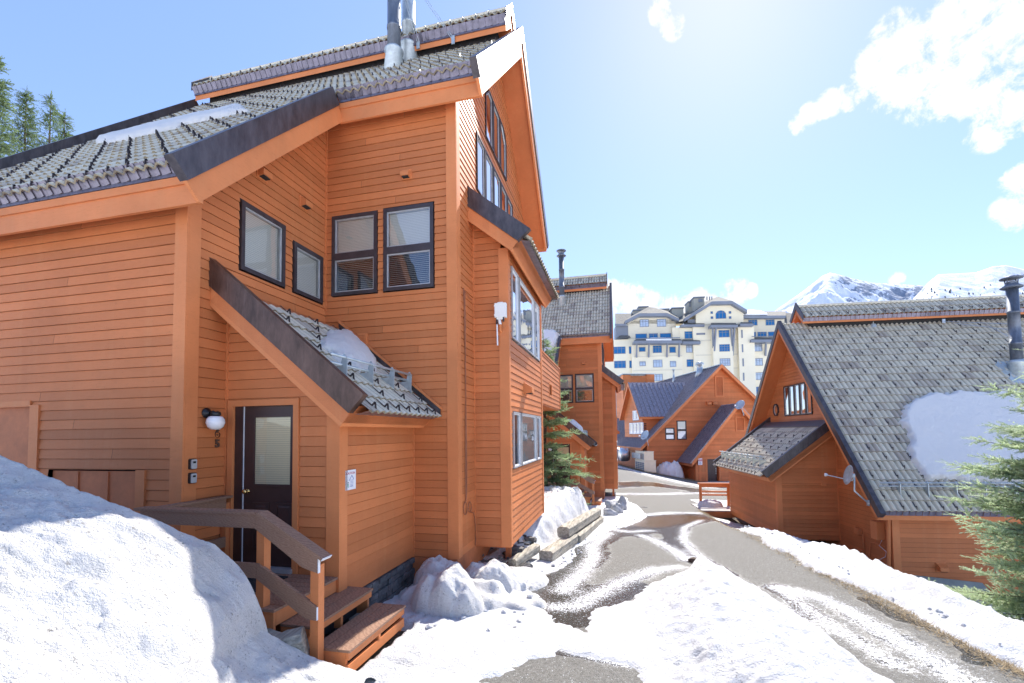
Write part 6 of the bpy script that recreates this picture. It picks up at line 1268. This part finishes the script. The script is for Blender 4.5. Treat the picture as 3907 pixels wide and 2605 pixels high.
hgt = hgt*(1+.35*fbm(px_*1.2, py_*1.2, 4, 5))+(.14*fbm(px_*3.5, py_*3.5, 5, 9)+.10*np.abs(fbm(px_*8, py_*8, 5, 10))+.035*fbm(px_*24, py_*24, 4, 12))*sstep(0, .25, -sdp)
hgt = np.where(sdp > 0, -.05, hgt)
ext_grid('snow_pile', px_, py_, gz(px_, py_)+hgt, 'snow', 'long white ploughed snow pile lying between the two road lanes', 'snow pile', mask=sdp < .05)
# the big bank at the left, in front of the porch
SIL = [(-500, 900, 2.5), (-200, 985, 2.5), (0, 1045, 2.52), (60, 1070, 2.55), (110, 1095, 2.57), (190, 1128, 2.62), (290, 1165, 2.72), (400, 1213, 2.92), (490, 1250, 3.15), (520, 1272, 3.25), (545, 1298, 3.34), (565, 1330, 3.32), (580, 1372, 3.32), (590, 1425, 3.35), (600, 1448, 3.4), (640, 1470, 3.55), (690, 1500, 3.66), (740, 1522, 3.72), (800, 1540, 3.74), (840, 1560, 3.70)]
CR_ = np.array([ony(D(x, y), yy) for x, y, yy in SIL]); s_ = np.concatenate([[0], np.cumsum(np.linalg.norm(np.diff(CR_, axis=0), axis=1))]); ss = np.linspace(0, s_[-1], 260)
cxs, cys, czs = (np.interp(ss, s_, CR_[:, i]) for i in range(3))
fx = cxs+np.interp(ss, [0, s_[-1]*.7, s_[-1]], [2.2, 1.0, .85]); fy = np.interp(ss, [0, s_[-1]*.6, s_[-1]], [.2, .35, 1.5]); fz = np.array([float(gz(a, b)) for a, b in zip(fx, fy)])+.03+np.interp(ss, [0, s_[-1]*.7, s_[-1]], [.95, .75, .04])
tt = np.concatenate([np.linspace(-.30, 0, 24)[:-1], np.linspace(0, 1.0, 190)]); T_, S_ = np.meshgrid(tt, ss)
Tp = np.clip(T_, 0, 1); ez = Tp**.85
X = cxs[:, None]*(1-Tp)+fx[:, None]*Tp; Y = cys[:, None]*(1-Tp)+fy[:, None]*Tp; Z = czs[:, None]*(1-ez)+fz[:, None]*ez+.16*np.sin(Tp*math.pi)*np.interp(ss, [0, s_[-1]*.55, s_[-1]], [1, .9, .15])[:, None]
bk = np.clip(-T_/.30, 0, 1); Y = Y+bk*.34; Z = Z-bk**1.6*(Z+2.5)*.9*(bk > 0)
edge = sstep(0, .10, Tp)
wob = fbm(X*1.6+Z, Y*1.6, 5, 31); Z = Z+edge*(.20*wob+.17*fbm(X*3.6, Y*5.2+Z*3, 5, 33)+.075*np.abs(fbm(X*7, Y*10+Z*4, 4, 37)))+.03*fbm(X*20, Y*22, 5, 35)+.012*fbm(X*9, Y*9+Z*9, 4, 34)
Y = Y-edge*.10*fbm(X*3+5, Z*4, 4, 41)
ext_grid('snow_bank', X, Y, Z, 'snow_dirty', 'huge dirty snow bank in the left foreground hiding half of the near porch', 'snow bank')
P = FD(*FD.ly(zz4(935, 1075), -.9)); mound('snow_heap', P[0], P[1], 1.25, .9, 1.45, 'white snow heap by the cream air conditioner cabinets of the lodge', 4, 51, 'snow', base=P[2]-.35, rough=.5, rotz=R_(17))
P = C_(-2.35, 8.2, zdk); mound('snow_heap', P[0], P[1], .55, .42, .30, 'flat snow heap lying on the planks of the side deck', 3, 57, 'snow', 40, base=zdk+.05)
# ------------------------------------------------------------------ timbers, stones, straw
def timber(a, b, w, h, label, seed=1, group=None, name='landscape_timber'):
    a = np.array(a, float); b = np.array(b, float); L = np.linalg.norm(b-a); d = (b-a)/L; x = np.cross(d, EZ); x /= np.linalg.norm(x); y = np.cross(x, d); n = max(6, int(L/.08)); k = 16; V = []; r_ = random.Random(seed)
    prof = []
    for i in range(k):
        an = 2*math.pi*(i+.5)/k; c, s = math.cos(an), math.sin(an); q = 1/max(abs(c), abs(s)); q = min(q, 1.22); prof.append((c*q*w/2, s*q*h/2))
    off = [r_.uniform(-.012, .012) for _ in range(k)]
    for i in range(n+1):
        tq = i/n; sq = 1-.05*math.exp(-min(tq, 1-tq)*L/.03)
        for j, (u, v) in enumerate(prof):
            e_ = 1+off[j]*2+r_.uniform(-.035, .035); V.append(a+d*L*tq+x*u*e_*sq+y*v*e_*sq)
    F = [(i*k+j, i*k+(j+1) % k, (i+1)*k+(j+1) % k, (i+1)*k+j) for i in range(n) for j in range(k)]+[tuple(range(k-1, -1, -1)), tuple(range(n*k, n*k+k))]
    m = MB(); m.raw(V, F); return thing(m, name, 'timber', label=label, cat='timber', group=group)
g0 = lambda x, y, h=0: (x, y, float(gz(x, y))+h)
timber(g0(-1.52, 9.1, .13), g0(-1.22, 11.3, .13), .30, .26, 'nearest weathered timber lying at the road edge below the stacked one')
timber(g0(-1.17, 11.32, .115), g0(-.74, 15.1, .12), .30, .25, 'long bottom timber of the low retaining edge by the snow bank', 2)
timber(g0(-1.36, 10.65, .385), g0(-.80, 15.0, .385), .30, .26, 'long top timber stacked on the retaining edge by the snow bank', 3)
timber((-3.32, 3.62, -2.12), (-2.98, 3.84, -2.02), .30, .34, 'big grey weathered timber block beside the porch newel post', 4); timber((-3.62, 3.86, -1.98), (-3.22, 3.78, -2.0), .16, .15, 'dark split timber lying behind the grey block at the porch', 5)
timber((-3.66, 3.9, -1.90), (-3.55, 3.75, -1.88), .12, .12, 'short timber stub beside the porch landing post', 6)
timber((-2.0, 8.2, -2.42), (-1.75, 9.35, -2.40), .18, .18, 'old timber lying in the gap under the bay', 7)
def rock(c, s, label, seed, m='boulder'):
    r_ = np.random.RandomState(seed); n = 22; u, v = np.meshgrid(np.linspace(0, 2*math.pi, n), np.linspace(0, math.pi, n//2+1)); d = np.stack([np.cos(u)*np.sin(v), np.sin(u)*np.sin(v), np.cos(v)], -1)
    R1 = .95+.9*fbm(d[..., 0]*1.6+seed, d[..., 1]*1.6+d[..., 2]*1.3, 3, seed)+.4*fbm(d[..., 0]*4, d[..., 1]*5+d[..., 2]*4, 3, seed+1); R1[:, -1] = R1[:, 0]
    P = d*R1[..., None]*np.array(s); o = grid_mesh('boulder', P[..., 0], P[..., 1], P[..., 2], m, smooth=False, label=label, cat='boulder', group='boulders'); o.location = c; return o
rock(g0(-.46, 16.9, .08), (.26, .24, .24), 'pale boulder nearest to the lower end of the far stair rail', 1); rock(g0(-.22, 17.7, .14), (.24, .28, .30), 'grey boulder between the stair rail and the road', 2); rock(g0(-.02, 18.8, .2), (.22, .26, .34), 'dark grey boulder at the corner of the second chalet', 3); rock(g0(-.35, 19.2, .15), (.35, .4, .25), 'low tan boulder at the foot of the second chalet wall', 4)
for k_, (rx_, ry_, rz_, rs_) in enumerate(((-3.45, 3.62, -2.12, .10), (-3.2, 3.55, -2.2, .08), (-2.75, 3.7, -2.27, .07), (-1.9, 8.75, -2.55, .16), (-1.75, 8.35, -2.5, .12))):
    rock((rx_, ry_, rz_), (rs_, rs_*.8, rs_*.6), ['small stone leaning by the grey timber block at the porch', 'flat small stone in front of the grey timber block', 'small stone at the foot of the porch newel post', 'larger grey stone in the gap under the bay', 'smaller grey stone in the gap under the bay'][k_], 31+k_, 'stone')
rock((1.42, 10.0, float(gz(1.42, 10))+.03), (.13, .10, .06), 'small brown stone at the tip of the ploughed snow pile', 6, 'bark')
rs = random.Random(5); stn = MB()
def stone(mb, c, s):
    ax = np.array([rs.uniform(.6, 1.3), 0, rs.uniform(-.2, .2)])*s; ay = np.array([0, rs.uniform(.5, 1.0), rs.uniform(-.2, .2)])*s; az = np.array([0, 0, rs.uniform(.2, .45)])*s; mb.obox(c, ax, ay, az)
for i in range(150): stone(stn, (rs.uniform(-2.9, -1.95), rs.uniform(7.9, 10.2), rs.uniform(-2.62, -2.30)), rs.uniform(.04, .12))
stn.build('rubble', 'stone', None, label='dark stone rubble under the bay of the near chalet', cat='rubble', kind='stuff')
wl_ = MB()
for k in range(5):
    y = 5.1
    while y < 6.95: w = rs.uniform(.12, .34); wl_.obox((xE-.02-.05*(k % 2)*rs.random(), y+w/2, -2.07-.085*k), EX*.06, EY*(w/2-.008), EZ*rs.uniform(.034, .041)); y += w
wl_.build('stone_course', 'stone', chalet_a)
def straw(name, pts, n, h, label, seed, spread=.14, m='straw', ln=.10):
    r_ = np.random.RandomState(seed); P = np.array(pts); i = r_.randint(0, len(P)-1, n); tq = r_.rand(n, 1); c = P[i]*(1-tq)+P[i+1]*tq; c[:, :2] += r_.normal(0, spread, (n, 2)); c[:, 2] = (gz(c[:, 0], c[:, 1]) if P.shape[1] == 2 or h is None else c[:, 2])
    az = r_.rand(n)*6.283; le = ln*(.4+r_.rand(n)); ti = .15+.55*r_.rand(n)**2; d = np.stack([np.cos(az)*np.cos(ti), np.sin(az)*np.cos(ti), np.sin(ti)], 1)*le[:, None]; w = np.stack([-np.sin(az), np.cos(az), 0*az], 1)*.004
    V = np.stack([c-w, c+w, c+d], 1).reshape(-1, 3); V[:, 2] += .012; F = np.arange(3*n).reshape(-1, 3); tri_mesh(name, V, F, m, rnd=r_.rand(n), label=label, cat='dry grass', kind='stuff')
def strawmat():
    m, t, b = mat('straw'); t.links.new(mixc(t, attr(t, 'rnd'), (.13, .085, .04), (.40, .30, .16)), b.inputs['Base Color']); b.inputs['Roughness'].default_value = .9; M['straw'] = m
strawmat()
gl = np.array([[*p, 0] for p in ge[o]]); gl[:, 0] += .22; straw('dry_grass', gl, 9000, None, 'dry flattened grass strip along the right road edge', 3, .11, ln=.075)
straw('dry_grass', [(-3.7, 3.6, -2.2), (-3.4, 3.75, -2.16), (-3.1, 3.7, -2.2)], 900, 1, 'dry grass tuft among the timbers beside the porch', 4, .10)
hl = np.array([FD(x, y, 0) for x, y in ((-1.2, 14), (-1.4, 6), (-1.2, 0), (-.5, -1.8), (1.5, -2.2), (3.2, -3.2))]); straw('dry_grass', hl, 9000, None, 'dry grass strip along the foot of the lodge wall', 6, .35, ln=.25)
pl = MB()
pp = [C_.lx(za(220, 1130), -.1), C_.ly(za(640, 1200), -.35)]; a = C_(.1, -.12, C_.ly(za(225, 1128), -.12)[2]); b = C_(1.9, -.25, C_.ly(za(640, 1200), -.25)[2]); pl.bar(a, b, .30, .02, (.2, -.5, 1)); plain('tarp', (.30, .36, .33), .5, 0, .2, 3); thing(pl, 'plank', 'tarp', label='grey green board leaning along the foot of the right chalet wall', cat='board')
# ------------------------------------------------------------------ conifers
def needlemat(name, dark, light, trn=.25):
    m, t, b = mat(name); c = mixc(t, attr(t, 'rnd'), dark, light); n = noise(t, objco(t), 2.3, 4, .6); c = mixc(t, mth(t, 'MULTIPLY', ramp(t, n, [(.35, 0.0), (.7, 1.0)]), .5), c, tuple(x*.6 for x in dark)); t.links.new(c, b.inputs['Base Color']); b.inputs['Roughness'].default_value = .65
    tr = nd(t, 'ShaderNodeBsdfTranslucent'); t.links.new(c, tr.inputs[0]); mx = nd(t, 'ShaderNodeMixShader'); mx.inputs[0].default_value = trn; t.links.new(b.outputs[0], mx.inputs[1]); t.links.new(tr.outputs[0], mx.inputs[2]); t.links.new(mx.outputs[0], t.nodes['Material Output'].inputs[0]); M[name] = m
needlemat('needles_blue', (.28, .38, .22), (.72, .82, .52), .45); needlemat('needles', (.17, .27, .14), (.55, .68, .36), .45); needlemat('needles_far', (.075, .125, .05), (.24, .31, .13), .35)
def twig_template(r_, n, L, nl, w):
    V = []; a = r_.rand(n)*6.283; s = np.linspace(0, 1, n)
    for k in range(n):
        e = np.array([.75*math.cos(.9), math.cos(a[k])*.72, math.sin(a[k])*.72*.8+.12]); e[0] = .75; e /= np.linalg.norm(e); p = np.array([s[k]*L, 0, 0]); q = p+e*nl*(1-.3*s[k]); side = np.cross(e, [0.3, .2, 1]); side = side/np.linalg.norm(side)*w
        V += [p-side, p+side, q]
    return np.array(V)
def conifer(name, base, H, R, seed, m, label, whorl=.16, nb=6, twigL=.16, nn=18, nl=.045, nw=.008, droop=.22, cone=1.0, sparse=0.0, group=None, first=.06, gap=.05, twstep=.07, jit=.5):
    r_ = np.random.RandomState(seed); base = np.array(base, float); root = empty(name, base, 0, label=label, cat='tree', group=group)
    tr = MB(); pts = [base+np.array([.03*math.sin(i*1.3), .03*math.cos(i*.9), H*i/12]) for i in range(13)]; tr.tube(pts, [.028*H*(1-i/12.5)*.55+.004 for i in range(13)], 8)
    T = [twig_template(r_, nn, 1.0, nl/twigL, nw/twigL) for _ in range(4)]; Vs = []; rn = []
    z = H*first
    while z < H*.985:
        f = 1-z/H; rad = R*(f**cone)*(.72+.5*r_.rand())+.06
        for b in range(nb if f > .12 else 4):
            if r_.rand() < sparse: continue
            az = 6.283*b/nb+r_.rand()*1.1+z*3; L = rad*(.62+.5*r_.rand()); zz = z+r_.uniform(-1, 1)*whorl*jit; d = np.array([math.cos(az), math.sin(az), 0]); sd_ = np.array([-d[1], d[0], 0]); up = .35*(1-f)+.05; dr = droop*f+.05
            bp = lambda u: base+np.array([0, 0, zz])+d*L*u+np.array([0, 0, L*(up*u-dr*u*u*1.6+.12*u**3)])
            tr.tube([bp(0), bp(.35), bp(.7), bp(.97)], [.010*L+.004, .007*L+.003, .004*L+.002, .002], 4)
            nt_ = max(3, int(L/twstep))
            for k in range(nt_):
                u = .15+.85*(k+r_.rand()*.6)/nt_
                if r_.rand() < gap: continue
                p = bp(min(u, 1)); tl = twigL*(.75+.5*r_.rand())*(1.25-.55*u)*(1 if L > .25 else .7)
                for sgn in ((1, -1) if u < .93 else (0,)):
                    an = .95*sgn+r_.normal(0, .18); fw = d*math.cos(an)+sd_*math.sin(an)+np.array([0, 0, r_.normal(-.02, .34)+.10*u]); fw /= np.linalg.norm(fw); rt = np.cross(EZ, fw); rt /= np.linalg.norm(rt); upv = np.cross(fw, rt)
                    sub = 1 if tl < twigL*.9 or twigL > .4 else 2
                    Mx = np.stack([fw, rt, upv], 0)*tl; Vs.append(T[r_.randint(4)] @ Mx+p); rn.append(r_.rand()*.6+.4*u)
                    if sub == 2:
                        for s2 in (1, -1):
                            f2 = fw*math.cos(.75)+rt*math.sin(.75)*s2; r2 = np.cross(EZ, f2); r2 /= np.linalg.norm(r2); Vs.append(T[r_.randint(4)] @ (np.stack([f2, r2, np.cross(f2, r2)], 0)*tl*.62)+p+fw*tl*.4); rn.append(r_.rand()*.6+.4*u)
        z += whorl*(.75+.5*r_.rand())*(1 if f > .15 else .7)
    Vs.append(T[0] @ (np.stack([EZ, EX, EY], 0)*twigL*1.3)+base+np.array([0, 0, H*.97])); rn.append(.5)
    tr.build('trunk', 'bark', root); V = np.concatenate(Vs); F = np.arange(len(V)).reshape(-1, 3); tri_mesh('crown', V, F, m, root, rnd=np.repeat(rn, nn)); return root
bz = float(gz(7.0, 9.0)); conifer('spruce_tree', (7.0, 8.9, bz), 5.35, 2.35, 4, 'needles_blue', 'pale blue green spruce at the right edge in front of the right chalet', .24, 11, .23, 34, .052, .0085, .10, .75, first=.04, twstep=.042, jit=.3)
bz = float(gz(-2.75, 16.6)); conifer('spruce_tree', (-2.75, 16.6, bz), 6.8, 2.05, 9, 'needles', 'green spruce standing between the two chalets on the left', .36, 9, .27, 30, .060, .0105, .20, .72, first=.10, twstep=.06, jit=.18)
for (qx, qy, dep, hh, rr, sd0, sp, lab) in ((-8, 128, 34, 19, 3.3, 21, .0, 'tall dark conifer cut by the left edge of the picture behind the near roof'), (62, 204, 46, 17, 3.6, 22, .0, 'full narrow conifer behind the near roof, second from the left edge'), (118, 216, 44, 16, 3.0, 23, .30, 'sparse grey green conifer with a visible trunk behind the near roof'), (150, 258, 46, 14, 2.2, 24, .1, 'small conifer close to the right of the sparse one behind the near roof')):
    P = ray(*D(qx, qy))*dep; conifer('conifer', (P[0], P[1], P[2]-hh), hh, rr, sd0, 'needles_far', lab, .42, 7, .62, 16, .17, .032, .30, .85, sp, 'conifers behind the near roof', first=.35, twstep=.26)
# ------------------------------------------------------------------ mountains
def mtmat():
    m, t, b = mat('mountain'); v = objco(t, (.001, .001, .001)); n = noise(t, v, 14, 10, .72); r = noise(t, objco(t, (.004, .004, .0015)), 6, 10, .75, .4)
    f = mth(t, 'ADD', mth(t, 'MULTIPLY', attr(t, 'rock'), 1.0), mth(t, 'MULTIPLY', mth(t, 'SUBTRACT', r, .5), 2.4)); rk = ramp(t, f, [(.44, 0.0), (.56, 1.0)])
    c = mixc(t, rk, (.84, .86, .90), mixc(t, n, (.16, .19, .25), (.33, .38, .46))); t.links.new(c, b.inputs['Base Color']); b.inputs['Roughness'].default_value = .9; bump(t, b, r, .6, 18); M['mountain'] = m
mtmat()
def mountain(name, ridge, dep, dep0, ybase, rocks, seed, rel, kind='structure'):
    px = np.linspace(ridge[0][0], ridge[-1][0], 260); py = np.interp(px, [p[0] for p in ridge], [p[1] for p in ridge])
    Rd = np.array([ray(*D(a, b)) for a, b in zip(px, py)]); cr = Rd*dep; foot = np.array([ray(*D(a, ybase)) for a in px])*dep0; fw = cr[:, :2]
    tt = np.concatenate([np.linspace(0, 1, 110), np.linspace(1, 1.5, 16)[1:]]); Tm, I = np.meshgrid(tt, np.arange(len(px)))
    k = dep0/dep; sc = k+(1-k)*Tm; X = cr[I, 0]*sc; Y = cr[I, 1]*sc; zr = cr[I, 2]; zf = foot[I, 2]
    pr = np.where(Tm <= 1, np.clip(Tm, 0, 1)**1.25, 1-(Tm-1)*1.1); Z = zf+(zr-zf)*pr
    amp = rel*np.sin(np.clip(Tm, 0, 1)*math.pi)**.7; U = X/dep*9; Vv = Y/dep*9
    Z = Z+amp*(.5-np.abs(fbm(U*1.3, Vv*1.3, 6, seed))*3.2)*.55+amp*.3*fbm(U*4, Vv*4, 5, seed+4)+rel*.05*fbm(U*9, Vv*9, 4, seed+8)*(Tm < 1.02)
    pj = proj(np.stack([X, Y, Z], -1).reshape(-1, 3)); ix = (pj[:, 0]/K).reshape(X.shape); iy = (pj[:, 1]/K).reshape(X.shape); rk = np.zeros(X.shape)
    for (cx, cy, rx, ry, w) in rocks: rk = np.maximum(rk, w*np.exp(-((ix-cx)/rx)**2-((iy-cy)/ry)**2))
    grid_mesh(name, X, Y, Z, 'mountain', attrs={'rock': rk}, kind=kind); return X, Y, Z, ix, iy
mountain('mountain_peak', [(1700, 745), (1760, 728), (1800, 700), (1850, 664), (1885, 636), (1905, 626), (1925, 630), (1960, 640), (2000, 648), (2040, 652), (2080, 654), (2120, 656), (2160, 662), (2230, 680), (2300, 700), (2420, 720)], 4200, 3000, 790, [(1945, 645, 40, 22, .62), (1990, 662, 55, 26, .66), (2060, 676, 60, 24, .74), (2120, 672, 40, 22, .85), (1960, 690, 40, 14, .5), (1900, 675, 30, 10, .45)], 5, 260)
Xr, Yr, Zr, ixr, iyr = mountain('mountain_ridge', [(1985, 745), (2040, 725), (2085, 700), (2110, 672), (2130, 650), (2155, 630), (2200, 628), (2240, 626), (2280, 612), (2310, 609), (2352, 618), (2450, 600), (2700, 590)], 2600, 1700, 800, [(2118, 665, 20, 16, .5), (2150, 660, 22, 10, .45), (2340, 635, 25, 8, .5)], 15, 60)
m = MB(); r_ = random.Random(3); cand = [(i, j) for i in range(0, Xr.shape[0], 1) for j in range(25, 100) if 2085 < ixr[i, j] < 2360 and 655 < iyr[i, j] < 720]
for k in range(330):
    i, j = r_.choice(cand); q = (iyr[i, j]-640)/70
    if r_.random() > q*q+.08: continue
    s = r_.uniform(7, 17); m.lathe([(s*.32, 0), (s*.22, s*.35), (.1, s)], (Xr[i, j]+r_.uniform(-8, 8), Yr[i, j]+r_.uniform(-8, 8), Zr[i, j]-2), n=5)
plain('far_trees', (.05, .06, .065), .9); m.build('mountain_trees', 'far_trees', None, kind='stuff', label='scattered dark conifers on the snowy ridge', cat='trees')

# loose snow chunks broken off the banks
ck = MB(); r_ = np.random.RandomState(12)
def chunk(c, s):
    n = 7; u, v = np.meshgrid(np.linspace(0, 2*math.pi, n+1)[:-1], np.linspace(.25, math.pi-.25, 5)); d = np.stack([np.cos(u)*np.sin(v), np.sin(u)*np.sin(v), np.cos(v)], -1)*(1+.45*(r_.rand(5, n)-.5))[..., None]*s*np.array([1, .85, .7]); P = (d+np.array(c)).reshape(-1, 3)
    ck.raw(P, [(i*n+j, i*n+(j+1) % n, (i+1)*n+(j+1) % n, (i+1)*n+j) for i in range(4) for j in range(n)]+[tuple(range(n-1, -1, -1)), tuple(range(4*n, 5*n))])
edgeL = [road(gq(*q)) for q in [(640, 135), (560, 178), (450, 215), (330, 272), (320, 330), (260, 365), (185, 395), (120, 420)]]
for k in range(300):
    a = r_.rand()
    if a < .35: i = r_.randint(len(edgeL)-1); t_ = r_.rand(); p = np.array(edgeL[i])*(1-t_)+np.array(edgeL[i+1])*t_+r_.normal(0, .14, 2)-[.15, 0]
    elif a < .6: yk = r_.uniform(4.5, 16); p = np.array([np.interp(yk, ge[o, 1], ge[o, 0])+.45+abs(r_.normal(0, .3)), yk])
    else: p = np.array([r_.uniform(-3.0, -1.3), r_.uniform(5.2, 8.2)])
    s = .012+.035*r_.rand()**3; chunk((p[0], p[1], float(gz(p[0], p[1]))+.05+(.10 if .35 <= a < .6 else .0)+s*.3), s)
ck.build('snow_chunks', 'snow', None, label='small loose snow chunks scattered along the road edges', cat='snow', kind='stuff')
